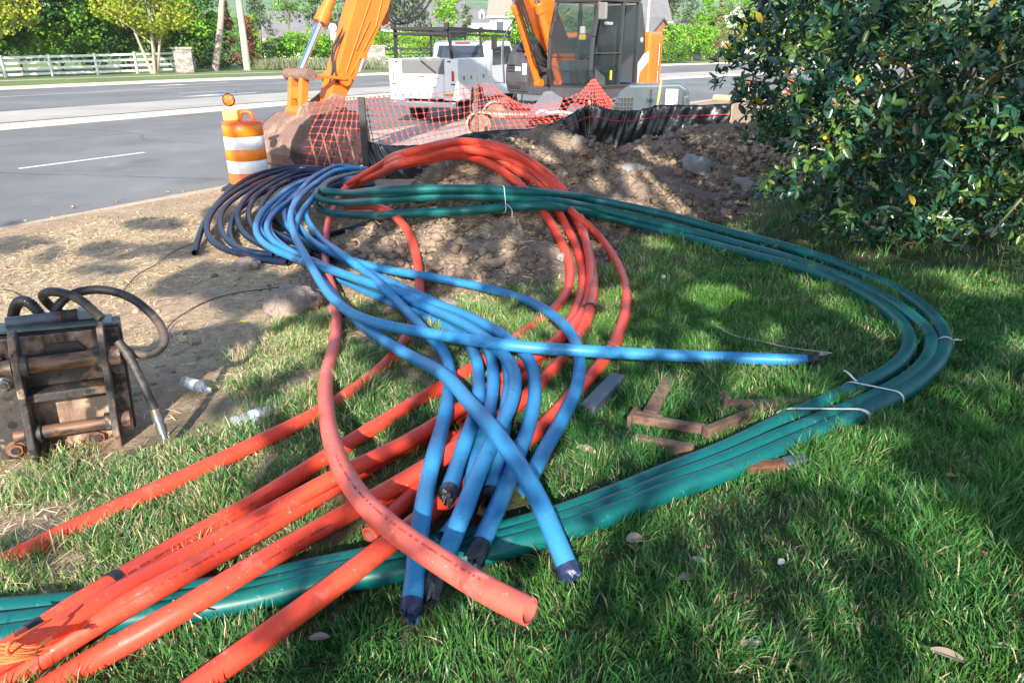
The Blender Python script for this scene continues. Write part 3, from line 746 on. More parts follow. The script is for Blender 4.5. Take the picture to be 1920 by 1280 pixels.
tag(o, 'loose clods and crumbs of brown earth over the dug mound', 'dirt clods')
# ---- ties and straps : parts of the pipe they hold
M_str = mat('white_strap', (.78, .76, .72), .6, layers=[(30, (.6, .58, .54), .5, .7)])
M_wire = mat('wire', (.45, .45, .43), .5)
def near_idx(key, px, py):
    o, C, r = PIPE[key]; u, v = proj(C[:, 0], C[:, 1], C[:, 2]); return int(np.argmin((u-px)**2+(v-py)**2))
def strap(keys, pts, w, name, m, label, cat, tails=(), th=.0015, hug=1.0, lean=0.0, bulge=.0):
    """closed band hugging several pipes around the given pixel position"""
    S = []; 
    for k, (px, py) in zip(keys, pts):
        o, C, r = PIPE[k]; i = near_idx(k, px, py); S.append((C[i], r, C[min(i+1, len(C)-1)]-C[max(i-1, 0)]))
    c = sum(s[0] for s in S)/len(S); t = sum(s[2]/np.linalg.norm(s[2]) for s in S); t /= np.linalg.norm(t)
    up = np.array([0, 0, 1.]); up -= up.dot(t)*t; up /= np.linalg.norm(up); sd = np.cross(t, up)
    pts2 = []
    for (p, r, _) in S:
        x, y = (p-c).dot(sd), (p-c).dot(up)
        for a in np.linspace(0, 2*math.pi, 20, endpoint=False): pts2.append((x+(r+.0025)*math.cos(a), y+(r+.0025)*math.sin(a)))
    pts2 = sorted(set((round(a, 5), round(b, 5)) for a, b in pts2))
    def half(ps):
        h = []
        for p in ps:
            while len(h) >= 2 and (h[-1][0]-h[-2][0])*(p[1]-h[-2][1])-(h[-1][1]-h[-2][1])*(p[0]-h[-2][0]) <= 0: h.pop()
            h.append(p)
        return h
    hull = half(pts2)[:-1]+half(pts2[::-1])[:-1]
    hull = [(a*hug, b*hug) for a, b in hull]; n = len(hull)
    mb = MB(); V = []
    for (a, b) in hull:
        base = c+sd*a+up*b+t*lean*a
        nn = (sd*a+up*b); nn /= np.linalg.norm(nn)
        V += [base-t*w/2, base+t*w/2, base+t*w/2+nn*th, base-t*w/2+nn*th]
    F = []
    for i in range(n):
        j = (i+1) % n
        for q in range(4): F.append((i*4+q, j*4+q, j*4+(q+1) % 4, i*4+(q+1) % 4))
    mb.add(V, F, True)
    for tl in tails:
        q = spline([tuple(np.array(c)+sd*a+up*b+t*d) for a, b, d in tl], 8)
        VV = []
        for p in q: VV += [p-t*w/2, p+t*w/2, p+t*w/2+up*th, p-t*w/2+up*th]
        F = []
        for i in range(len(q)-1):
            for z in range(4): F.append((i*4+z, (i+1)*4+z, (i+1)*4+(z+1) % 4, i*4+(z+1) % 4))
        mb.add(VV, F, True)
    o = mb.build(name, m, origin=c)
    return tag(o, label, cat)
GK = ['g1', 'g2', 'g3']
strap(GK, [(1545, 806), (1545, 787), (1540, 758)], .022, 'white_strap', M_str, 'printed white strap round the green pipes, nearer the tools', 'strap', lean=1.25)
strap(GK, [(1650, 758), (1635, 745), (1630, 715)], .013, 'white_strap', M_str, 'narrow white strap with a loose tail, higher on the green bend', 'strap', lean=.3, tails=[[(.09, .03, 0), (.13, .06, .01), (.17, .05, -.02)]])
strap(['g1'], [(1775, 645)], .008, 'white_tie', M_str, 'small white tie with loose ends at the far right of the green bend', 'tie', tails=[[(-.03, .03, 0), (-.05, .05, .03)], [(-.03, .03, 0), (-.07, .03, -.02)]])
strap(GK, [(945, 357), (945, 370), (940, 392)], .007, 'cord_tie', M_str, 'thin white cord tied round the green pipes above the mound', 'tie', th=.004, tails=[[(.1, -.03, 0), (.09, -.08, .05), (.085, -.14, .06)]])
strap(['r4'], [(1100, 578)], .012, 'wire_tie', mat('dark_wire', (.06, .055, .05), .5), 'knotted dark wire round an orange pipe above the blue crossing', 'tie', th=.007, tails=[[(.03, .02, 0), (.06, -.02, .02), (.05, -.06, -.01)], [(-.03, .02, 0), (-.07, .03, .03), (-.09, -.01, -.02)], [(.03, .0, 0), (.07, .03, -.02), (.06, -.04, .03)]])
strap(['b10', 'b3', 'b2'], [(560, 487), (600, 525), (592, 512)], .004, 'thin_wire_loop', M_wire, 'thin pale wire looped loosely round the blue pipe bundle', 'wire', th=.004, hug=1.15)
strap(['b1', 'b2', 'b10'], [(655, 313), (640, 318), (630, 318)], .004, 'thin_wire_loop', M_wire, 'thin wire round the blue pipes at the top of the coil', 'wire', th=.004, hug=1.05)
strap(['d1', 'd2', 'd5'], [(583, 314), (585, 317), (585, 318)], .004, 'thin_wire_loop', M_wire, 'thin wire round the dark blue coil near its top', 'wire', th=.004, hug=1.05)

# ---- printed lines on some pipes
M_prn = mat('faint_print', (.30, .05, .03), .6); M_prg = mat('faint_print_green', (.02, .06, .06), .6)
def printed(key, a, b, ang, m, seed):
    """small worn characters printed along a pipe between two picture places"""
    o, C, r = PIPE[key]; i0, i1 = sorted((near_idx(key, *a), near_idx(key, *b))); rs = np.random.default_rng(seed)
    q = C[i0:i1+1]; d = np.concatenate([[0], np.cumsum(np.linalg.norm(np.diff(q, axis=0), axis=1))]); T = np.gradient(q, axis=0); mb = MB(); s = 0
    while s < d[-1]:
        p = np.array([np.interp(s, d, q[:, k]) for k in range(3)]); t = np.array([np.interp(s, d, T[:, k]) for k in range(3)]); t /= np.linalg.norm(t)
        up = np.array([0, 0, 1.]); up -= up.dot(t)*t; up /= np.linalg.norm(up); sd = np.cross(t, up)
        if sd[1] > 0: sd = -sd
        nn = up*math.cos(ang)+sd*math.sin(ang); tv = np.cross(nn, t); c = p+nn*(r+.0006); h = .0032; w = rs.uniform(.0014, .0030)
        if rs.uniform() < .8:
            mb.add([c-t*w-tv*h, c+t*w-tv*h, c+t*w+tv*h, c-t*w+tv*h, c-t*w-tv*h+nn*.0003, c+t*w-tv*h+nn*.0003, c+t*w+tv*h+nn*.0003, c-t*w+tv*h+nn*.0003], [(0, 3, 2, 1), (4, 5, 6, 7), (0, 1, 5, 4), (1, 2, 6, 5), (2, 3, 7, 6), (3, 0, 4, 7)])
        s += .0075 if rs.uniform() < .85 else .02
    ob = mb.build('lettering', m, o, origin=C[0]); ob.location = (0, 0, 0)
printed('r5', (170, 1172), (620, 915), .75, M_prn, 1); printed('r7', (110, 1155), (500, 928), .9, M_prn, 2); printed('r4', (480, 1060), (620, 980), 1.0, M_prn, 3); printed('g1', (1240, 926), (1500, 828), .5, M_prg, 4); printed('r2', (640, 870), (900, 1100), .3, M_prn, 5)
# ================================================================ GRASS
def lawn_mask(x, y):
    """probability of grass at a point"""
    s = s_of(x, y)
    sn = s + (fbm(x*1.1, y*1.1, 3, 41)-.5)*1.7 + (vnoise(x*6, y*6, 42)-.5)*.5
    p = np.clip((3.75-sn)/.9, 0, 1)
    p = p*np.clip(1.5 - 1.6*np.clip((sn-2.6), 0, 1), .25, 1)
    p = p*np.where((x < -1.0) & (y < 3.6) & (y > 1.75), np.clip(.10+(fbm(x*2.3+3, y*2.3, 3, 44)-.38)*4.5, 0, 1), 1)
    p = p*(mound(x, y) < .012)
    # bare litter under the bush
    q = ((x-3.9)/1.9)**2+((y-5.3)/.62)**2
    p = p*np.where(q < 1, .12+.88*np.clip((q-.45)*2, 0, 1), 1)
    p = p*np.where((x > 1.9) & (y > 5.6) & (y < 9.5), .25, 1)
    # trampled, thin spots
    t = vnoise(x*1.7+9, y*1.7, 47)
    p = p*np.where((t > .72), .45, 1)
    return p
def make_grass(n, y0, y1, seed, keepf, hscale=1.0, wscale=1.0, name='grass'):
    rs = np.random.default_rng(seed)
    y = rs.uniform(y0, y1, n)
    hw = .80*y+1.0
    x = rs.uniform(-1, 1, n)*hw
    # clumping
    dd = np.hypot(x, y)
    k = rs.uniform(0, 1, n) < lawn_mask(x, y)*keepf*(hw/ (.80*y1+1.0))
    x, y = x[k], y[k]
    k = ~occupied(x, y); x, y = x[k], y[k]; n = len(x)
    cl = vnoise(x*7, y*7, 51); cl2 = fbm(x*.9, y*.9, 3, 52); cl3 = vnoise(x*22, y*22, 53)
    h = (.028 + .075*cl**1.5 + .055*cl3*cl + .03*cl2)*rs.uniform(.4, 1.25, n)*.86*hscale*(.62+.75*vnoise(x*2.3, y*2.3, 61))
    h *= np.where(s_of(x, y) > 2.6, .8, 1)
    w = rs.uniform(.0018, .0056, n)*wscale
    # lean: clump direction + random
    la = vnoise(x*5, y*5, 54)*12.56; ra = rs.uniform(0, 6.28, n)
    lean = rs.uniform(.15, 1.15, n)
    dx = np.cos(la)*.55+np.cos(ra)*.8; dy = np.sin(la)*.55+np.sin(ra)*.8
    z = Hn(x, y) - .004
    B = np.stack([x, y, z], -1)
    L = np.stack([dx, dy, np.zeros(n)], -1); L /= np.linalg.norm(L, axis=1)[:, None]+1e-9
    fa = rs.uniform(0, 6.28, n); Sd = np.stack([np.cos(fa), np.sin(fa), np.zeros(n)], -1)
    U = np.array([0, 0, 1.])
    def at(f): 
        return B + U*(h*f*(1-.35*lean*f))[:, None] + L*(h*lean*.75*f*f)[:, None]
    p0 = B; p1 = at(.4); p2 = at(.75); p3 = at(1.0)
    W = (w*.5)[:, None]*Sd
    V = np.stack([p0-W, p0+W, p1-W*.95, p1+W*.95, p2-W*.7, p2+W*.7, p3], 1).reshape(-1, 3)
    b = np.arange(n)[:, None]*7
    Q = np.concatenate([b+np.array([0, 1, 3, 2]), b+np.array([2, 3, 5, 4])]); T = b+np.array([4, 5, 6])
    # colour
    g1 = np.array([.066, .215, .042]); g2 = np.array([.155, .310, .050]); g3 = np.array([.036, .165, .062]); dry = np.array([.52, .45, .26])
    f = np.clip(cl2*1.6-.3+rs.normal(0, .25, n), 0, 1)[:, None]
    c = g3*(1-f)+g2*f; m_ = rs.uniform(0, 1, n)[:, None]; c = c*m_+g1*(1-m_)
    left = np.clip((s_of(x, y)-1.2)/2.0, 0, 1)
    isdry = rs.uniform(0, 1, n) < (.06+.40*left+.12*(vnoise(x*3, y*3, 57) > .62))
    c = np.where(isdry[:, None], dry*rs.uniform(.5, 1.15, (n, 1)), c*rs.uniform(.75, 1.25, (n, 1)))
    c = np.where(~isdry[:, None], c*(1+left[:, None]*np.array([.95, .45, .55])), c*(1+.25*left[:, None]))  # besides more dry blades, sunlit brightness at left is put into the colour
    me = npmesh(name, V, [Q, T], False, np.repeat(c, 7, 0))
    return me
grassm = mat('grass_blade', (1, 1, 1), .38, attr=True, trans=.30, spec=.4)
_parts = []
def add_stuff(name, me, m, label, cat):
    o = link(name, me, m); o['kind'] = 'stuff'; return tag(o, label, cat)
# coordinates for steel tools and other things lying in the grass are filled in before this
add_stuff('grass', make_grass(260000, .9, 2.6, 1, 1.0), grassm, 'long mown lawn grass in the foreground', 'grass')
add_stuff('grass', make_grass(330000, 2.6, 4.6, 2, 1.0, 1.0, 1.25), grassm, 'lawn grass round the pipes in the middle distance', 'grass')
add_stuff('grass', make_grass(300000, 4.6, 10.0, 3, 1.0, 1.05, 1.9), grassm, 'lawn grass at the foot of the mound and bush', 'grass')
# ================================================================ SHADE: tree behind the viewer
LIT = [  # sunlit openings seen on the photographed ground: px, py, rx, ry, density
 (930, 1175, 185, 68), (860, 1235, 170, 50), (760, 1260, 120, 40), (1110, 1010, 75, 28), (1195, 930, 45, 14), (1260, 865, 38, 15), (1300, 905, 40, 12), (1480, 790, 50, 20),
 (1560, 815, 45, 22), (1500, 850, 30, 15), (1440, 825, 50, 15), (1270, 755, 45, 42), (1245, 715, 25, 20), (1345, 668, 30, 10), (1440, 672, 22, 9), (1105, 655, 36, 12), (985, 645, 30, 10),
 (1700, 965, 42, 22), (1765, 1000, 45, 12), (1830, 925, 40, 14), (1880, 905, 50, 16), (1600, 860, 55, 28), (1700, 800, 30, 12), (1180, 640, 40, 20), (1150, 590, 30, 22), (1330, 545, 50, 18),
 (1420, 600, 35, 14), (1560, 560, 30, 14), (1640, 470, 35, 10), (1830, 530, 55, 12), (1790, 510, 60, 12), (900, 575, 50, 12), (960, 590, 50, 14), (850, 730, 25, 12), (930, 715, 16, 18), (985, 965, 25, 22), (1000, 740, 16, 14),
 (1060, 870, 22, 22), (1100, 840, 25, 18), (640, 690, 55, 30), (590, 740, 50, 24), (700, 750, 60, 14), (560, 620, 50, 16), (500, 650, 80, 22), (440, 690, 60, 22), (620, 620, 30, 10),
 (860, 830, 25, 18), (830, 870, 18, 14), (1050, 1030, 30, 40), (1030, 960, 18, 24), (700, 1000, 22, 14), (590, 930, 40, 16), (400, 870, 60, 18), (1220, 800, 40, 14), (1400, 700, 22, 9),
 (960, 275, 30, 8), (1010, 290, 34, 12), (1060, 262, 22, 8), (1190, 320, 30, 12), (1225, 350, 48, 22), (1170, 380, 40, 10), (1260, 380, 40, 14), (1180, 290, 30, 10), (1240, 300, 18, 10), (1060, 470, 14, 12), (820, 425, 26, 12), (805, 460, 22, 14),
 (745, 440, 28, 10), (690, 430, 20, 10), (850, 490, 20, 12), (880, 555, 40, 8), (760, 510, 26, 6), (590, 410, 10, 12), (480, 385, 18, 14), (555, 470, 20, 8), (950, 350, 22, 6), (820, 357, 18, 6), (1300, 330, 18, 10), (1120, 340, 16, 8), (870, 320, 16, 6), (1400, 440, 40, 10), (1300, 480, 30, 10), (1700, 430, 40, 20)]
SHADE_POLY = [(520, 1400), (560, 1200), (520, 1120), (600, 1040), (560, 960), (470, 950), (440, 900), (540, 850), (480, 800), (380, 750), (300, 700), (330, 650), (400, 610), (450, 600),
 (390, 560), (300, 530), (380, 490), (450, 500), (560, 500), (600, 470), (640, 420), (560, 430), (480, 440), (440, 420), (470, 350), (560, 308), (760, 305), (860, 275), (1000, 250), (1100, 255), (1180, 262), (1300, 240), (1430, 232), (1480, 190), (1600, 150), (2600, 120), (2600, 1600), (470, 1600)]
EXTRA = [(300, 690, 60, 36), (360, 640, 60, 20), (290, 420, 55, 12), (330, 470, 60, 16), (420, 400, 40, 16), (190, 505, 60, 9), (40, 470, 75, 26), (20, 420, 22, 7), (350, 545, 60, 12), (90, 1010, 70, 14), (230, 1000, 30, 10), (420, 1010, 40, 12), (200, 1235, 60, 14), (130, 700, 60, 12), (360, 905, 40, 10), (210, 470, 60, 16)]
def inpoly(x, y, poly):
    r = np.zeros(len(x), bool); n = len(poly)
    for i in range(n):
        x1, y1 = poly[i]; x2, y2 = poly[(i+1) % n]
        if y1 == y2: continue
        c = ((y1 > y) != (y2 > y)) & (x < (x2-x1)*(y-y1)/(y2-y1)+x1); r ^= c
    return r
def shade_tree():
    n = 150000
    rs = np.random.default_rng(5)
    x = rs.uniform(-7.5, 9.5, n); y = rs.uniform(-1.5, 13.3, n)
    z = H(x, y)
    u, v = proj(x, y, z)
    ins = inpoly(u, v, SHADE_POLY) & (y > .8)
    ins |= (y <= .8) & (x > -.9)
    for (a, b, c, d) in EXTRA: ins |= (((u-a)/c)**2+((v-b)/d)**2 < 1.1) & (y > .8) & (rs.uniform(0, 1, n) < .65)
    lit = np.zeros(n, bool)
    for (a, b, c, d) in LIT:
        g = surf(a, b, .04); wx = max(c*math.hypot(g.x, g.y, CAMZ-g.z)/FPX, .09)+.025
        wy = max(abs(surf(a, b-d, .04).y-surf(a, b+d, .04).y)*.5, .16)+.035
        lit |= ((x-g.x)/wx)**2+((y-g.y)/wy)**2 < 1.0
    for k in range(120):
        gx_ = rs.uniform(-1.6, 5.5); gy_ = rs.uniform(1.1, 9.5); w_ = rs.uniform(.06, .15)
        if mound(gx_, gy_) > .02 and k % 3: continue
        lit |= ((x-gx_)/w_)**2+((y-gy_)/(w_*rs.uniform(1.7, 2.6)))**2 < 1.0
    # behind the bush the sun reaches the leaves unevenly
    bush = (x > 2.0) & (y > 5.8)
    lit |= bush & (fbm(x*1.7, y*.9, 3, 71) > .53)
    # general breakup
    lit |= (fbm(x*2.6, y*1.5, 3, 72) > .70)
    ins &= ~lit
    thin = np.where((v > 600) & (u > 900) & (y > .8), .34, np.where((y > .8) & (mound(x, y) < .02) & (s_of(x, y) < 3.6), .6, 1.0))
    thin = np.where((x > 2.0) & (y > 5.8), .55, thin)
    ins &= rs.uniform(0, 1, n) < thin
    x, y, z = x[ins], y[ins], z[ins]; n = len(x)
    # climb along the sun line into the crown
    h = rs.uniform(3.0, 4.3, n)
    h = np.maximum(h, z + (y+3.0)*math.tan(SUN_EL))      # crown stays behind the viewer
    t = (h-z)/math.tan(SUN_EL)
    cx = x - SUN_AZ[0]/_n*t; cy = y - SUN_AZ[1]/_n*t; 
    C = np.stack([cx, cy, h], -1)
    D = rand_unit(n)*.6
    # leaves face the light, like real ones
    Nn = np.array([-SUND.x, -SUND.y, -SUND.z])[None]+rand_unit(n)*.45
    L = rs.uniform(.065, .11, n)
    c = np.array([.05, .12, .025])*rs.uniform(.7, 1.3, (n, 1))
    Dn = D - (D*Nn).sum(1)[:, None]*Nn/(Nn*Nn).sum(1)[:, None]
    C = C - Dn/np.linalg.norm(Dn, axis=1)[:, None]*(L*.5)[:, None]
    me = leaf_mesh('crown', C, Dn, Nn, L, L*.8, .08, c)
    return me, (cx.mean(), cy.mean(), h.mean()), np.stack([cx, cy, h], -1)
leafm = mat('tree_leaf', (1, 1, 1), .5, attr=True, trans=.3, spec=.3)
shadem = mat('shade_tree_leaf', (1, 1, 1), .5, attr=True, trans=.08, spec=.3)
me, ctr, CC = shade_tree()
barkm = mat('bark', (.16, .125, .095), .9, layers=[(6, (.24, .19, .15), .4, .65, (1, 1, .25)), (30, (.08, .065, .05), .5, .75)], bump=(18, .8, .03))
t0 = thing('shade_tree', 'tall leafy tree standing behind the viewer, shading the lawn', 'tree', (ctr[0], ctr[1]-1.0, .8))
co = link('crown', me, shadem, t0); co.location = (-t0.location.x, -t0.location.y, -t0.location.z)
mb = MB()
base = Vector((t0.location.x, t0.location.y, .4))
mb.tube(spline([base, base+Vector((.1, .2, 2.5)), base+Vector((0, .3, 5.0)), base+Vector((.2, .2, 8.5))], 6), np.linspace(.32, .08, 19), 12)
for k in range(16):
    tgt = Vector(CC[RNG.integers(len(CC))]); f = RNG.uniform(.35, .8)
    st = base+Vector((.05, .25, 2.2+5.0*f)); mid = (st+tgt)/2+Vector((0, 0, .3))
    mb.tube(spline([st, mid, tgt], 6), np.linspace(.075, .012, 13), 6)
mb.build('trunk', barkm, t0, world=True)
# ================================================================ BUSH (evergreen with leathery leaves)
hollym = mat('evergreen_leaf', (1, 1, 1), .26, attr=True, trans=.1, spec=.7)
twigm = mat('twig', (.20, .19, .09), .8, layers=[(20, (.13, .11, .06), .4, .7)])
def bush():
    rs = np.random.default_rng(9)
    gz = float(ground(3.6, 6.6))
    root = Vector((4.2, 7.0, gz))
    t = thing('evergreen_bush', 'large dark evergreen bush with glossy leaves filling the right side', 'bush', root)
    br = MB(); tips = []; tw = MB()
    # outline target: branch tips at pixels and depths
    def inside(u, v):
        left = np.interp(v, [-60, 0, 60, 100, 140, 200, 260, 300, 350, 400, 440, 480], [1375, 1420, 1400, 1365, 1350, 1400, 1440, 1500, 1440, 1500, 1570, 1690])
        return (u > left) & (v < 478+ 12*np.sin(u*.03)) 
    pts = []
    while len(pts) < 2700:
        u = rs.uniform(1340, 2250); v = rs.uniform(-260, 476)
        Y = rs.uniform(5.25, 7.6)
        if not inside(u+rs.normal(0, 22), v): continue
        bulge = 5.1 + .9*max(0, (1560-u)/220)**1 + .5*abs((v-250)/300)**2
        # surface shell favoured
        Y = bulge + abs(rs.normal(0, .55)) if rs.uniform() < .8 else bulge+rs.uniform(.2, 2.4)
        p = at_y(u, v, Y)
        if p.z < float(ground(p.x, p.y))+.04: continue
        pts.append(p)
    LC = []; LD = []; LN = []; LL = []; LW = []; LCOL = []
    YC = []; YD = []; YN = []; YL = []
    for i, p in enumerate(pts):
        fr = root+Vector((rs.uniform(-.3, .3), rs.uniform(-.2, .2), min(p.z-gz, 1.8)*rs.uniform(.2, .6)))
        out = (p-fr); ln = out.length; out.normalize()
        L = rs.uniform(.15, .30)
        d = (out*.8+Vector(rs.normal(0, .55, 3))).normalized()
        a = p-d*L*.8
        if i % 3 == 0: tw.tube([a, a+d*L*.5+Vector((0, 0, .01)), p], [.004, .003, .002], 4, False)
        nl = rs.integers(7, 13)
        lc = rs.uniform(0, 1)
        for k in range(nl):
            f = rs.uniform(.15, 1.0) if k < nl-4 else 1.0
            b = a+d*L*f
            ang = k*2.4+rs.uniform(-.3, .3)
            s1 = d.orthogonal().normalized(); s2 = d.cross(s1)
            side = s1*math.cos(ang)+s2*math.sin(ang)
            ld = (d*rs.uniform(.25, .9)+side*rs.uniform(.6, 1.0)+Vector((0, 0, rs.uniform(-.35, .15)))).normalized()
            nn = (Vector((0, -.3, 1))*.7+d*.5+Vector(rs.normal(0, .35, 3)))
            l = rs.uniform(.045, .115)
            r = rs.uniform()
            if r < .012: YC.append(b); YD.append(ld); YN.append(nn); YL.append(l); continue
            LC.append(b); LD.append(ld); LN.append(nn); LL.append(l); LW.append(l*rs.uniform(.32, .52))
            g = np.array([.020, .075, .040])*(.6+.8*rs.uniform())
            if lc > .82: g = np.array([.085, .17, .035])*(.8+.5*rs.uniform())
            if r > .93: g = np.array([.09, .15, .03])
            LCOL.append(g)
    o = link('foliage', leaf_mesh('foliage', np.array(LC)-np.array(root), np.array(LD), np.array(LN), np.array(LL), np.array(LW), .22, np.array(LCOL)), hollym, t)
    yl = np.array(YL)
    link('yellow_leaves', leaf_mesh('yellow_leaves', np.array(YC)-np.array(root), np.array(YD), np.array(YN), yl, yl*.5, .12, np.array([.62, .42, .04])*rs.uniform(.7, 1.1, (len(yl), 1))), mat('yellow_leaf', (1, 1, 1), .5, attr=True, trans=.3), t)
    # main branches
    for k in range(46):
        p = pts[rs.integers(len(pts))]; mid = root.lerp(p, .5)+Vector((rs.normal(0, .15), rs.normal(0, .1), .25))
        br.tube(spline([root+Vector((rs.uniform(-.3, .3), rs.uniform(-.2, .2), 0)), mid, p], 8), np.linspace(.022, .004, 17), 6, False)
    for a, b, c in [((1500, 20, 6.3), (1590, 75, 5.9), (1660, 110, 5.8)), ((1600, 305, 5.5), (1660, 255, 5.4), (1740, 180, 5.6)), ((1590, 190, 5.6), (1650, 160, 5.6), (1760, 140, 5.8)), ((1860, 435, 5.2), (1900, 390, 5.2), (1950, 330, 5.5)), ((1780, 220, 5.3), (1830, 170, 5.4), (1880, 130, 5.8)), ((1390, 150, 6.2), (1480, 160, 6.2), (1620, 170, 6.1)), ((1400, 170, 6.2), (1440, 240, 6.1), (1560, 250, 6.0)), ((1440, 60, 6.4), (1520, 90, 6.2), (1640, 100, 6.0)), ((1430, 345, 6.0), (1520, 350, 6.0), (1640, 330, 6.1))]:
        br.tube(spline([at_y(*a), at_y(*b), at_y(*c)], 8), np.linspace(.006, .013, 17), 6, False)
    br.build('branches', twigm, t, world=True); tw.build('twigs', twigm, t, world=True)['kind'] = 'stuff'
    for (u, v, Y) in [(1655, 200, 5.25), (1660, 204, 5.25), (1650, 206, 5.26), (1625, 178, 5.3), (1622, 172, 5.3)]:
        bb = MB(); bb.lathe([(0.0001, .009), (.007, .006), (.009, 0), (.007, -.006), (.0001, -.009)], at_y(u, v, Y), 8)
        bb.build('berry', mat('berry', (.55, .01, .01), .3), t, world=True)
bush()
# ================================================================ MACHINES
P_or = mat('orange_paint', (.84, .185, .012), .40, coat=.25, layers=[(3, (.74, .16, .02), .4, .7), (7, (.50, .17, .06), .60, .72), (25, (.48, .22, .10), .62, .8), (60, (.10, .06, .04), .70, .76)])
P_dk = mat('dark_grey_paint', (.055, .056, .062), .5, layers=[(5, (.085, .08, .08), .45, .7), (40, (.16, .14, .12), .62, .8)])
P_gy = mat('grey_paint', (.16, .165, .17), .4, coat=.2, layers=[(4, (.20, .19, .18), .45, .7)])
P_sv = mat('silver_paint', (.42, .43, .44), .35, coat=.2)
P_wh = mat('white_paint', (.80, .80, .80), .3, coat=.4, layers=[(3, (.74, .74, .73), .4, .7)])
P_gl = mat('cab_glass', (.04, .06, .065), .03, spec=.5, alpha=.26)
P_bl = mat('black_rubber', (.02, .02, .022), .7, layers=[(20, (.05, .047, .043), .5, .75)])
P_ch = mat('chrome', (.75, .77, .80), .12, 1)
P_mud = mat('muddy_steel', (.22, .125, .095), .75, layers=[(2.5, (.33, .22, .16), .50, .64), (16, (.12, .085, .07), .56, .70), (50, (.36, .27, .20), .60, .8)], bump=(20, .7, .03))
P_bk = mat('worn_bucket', (.055, .042, .048), .5, .3, layers=[(2.5, (.10, .075, .075), .45, .65), (9, (.22, .15, .12), .60, .75)], bump=(15, .4, .02))
P_rd = mat('red_lamp', (.45, .02, .02), .25, coat=.5)
P_yl = mat('yellow_plastic', (.80, .52, .04), .45)
P_trk = mat('dusty_track', (.40, .34, .28), .85, layers=[(6, (.26, .21, .17), .45, .65), (40, (.52, .45, .38), .6, .8)], bump=(30, .5, .01))
P_cab = mat('cab_grey', (.030, .031, .034), .3, coat=.5)
def text_part(body, size, matl, parent, loc, rot, name='lettering', ex=.002):
    cu = bpy.data.curves.new('t', 'FONT'); cu.body = body; cu.size = size; cu.extrude = ex; cu.align_x = 'CENTER'
    to = bpy.data.objects.new('t', cu); COL.objects.link(to)
    dg = bpy.context.evaluated_depsgraph_get(); me = bpy.data.meshes.new_from_object(to.evaluated_get(dg))
    bpy.data.objects.remove(to)
    o = link(name, me, matl, parent); o.location = loc; o.rotation_euler = rot
    return o
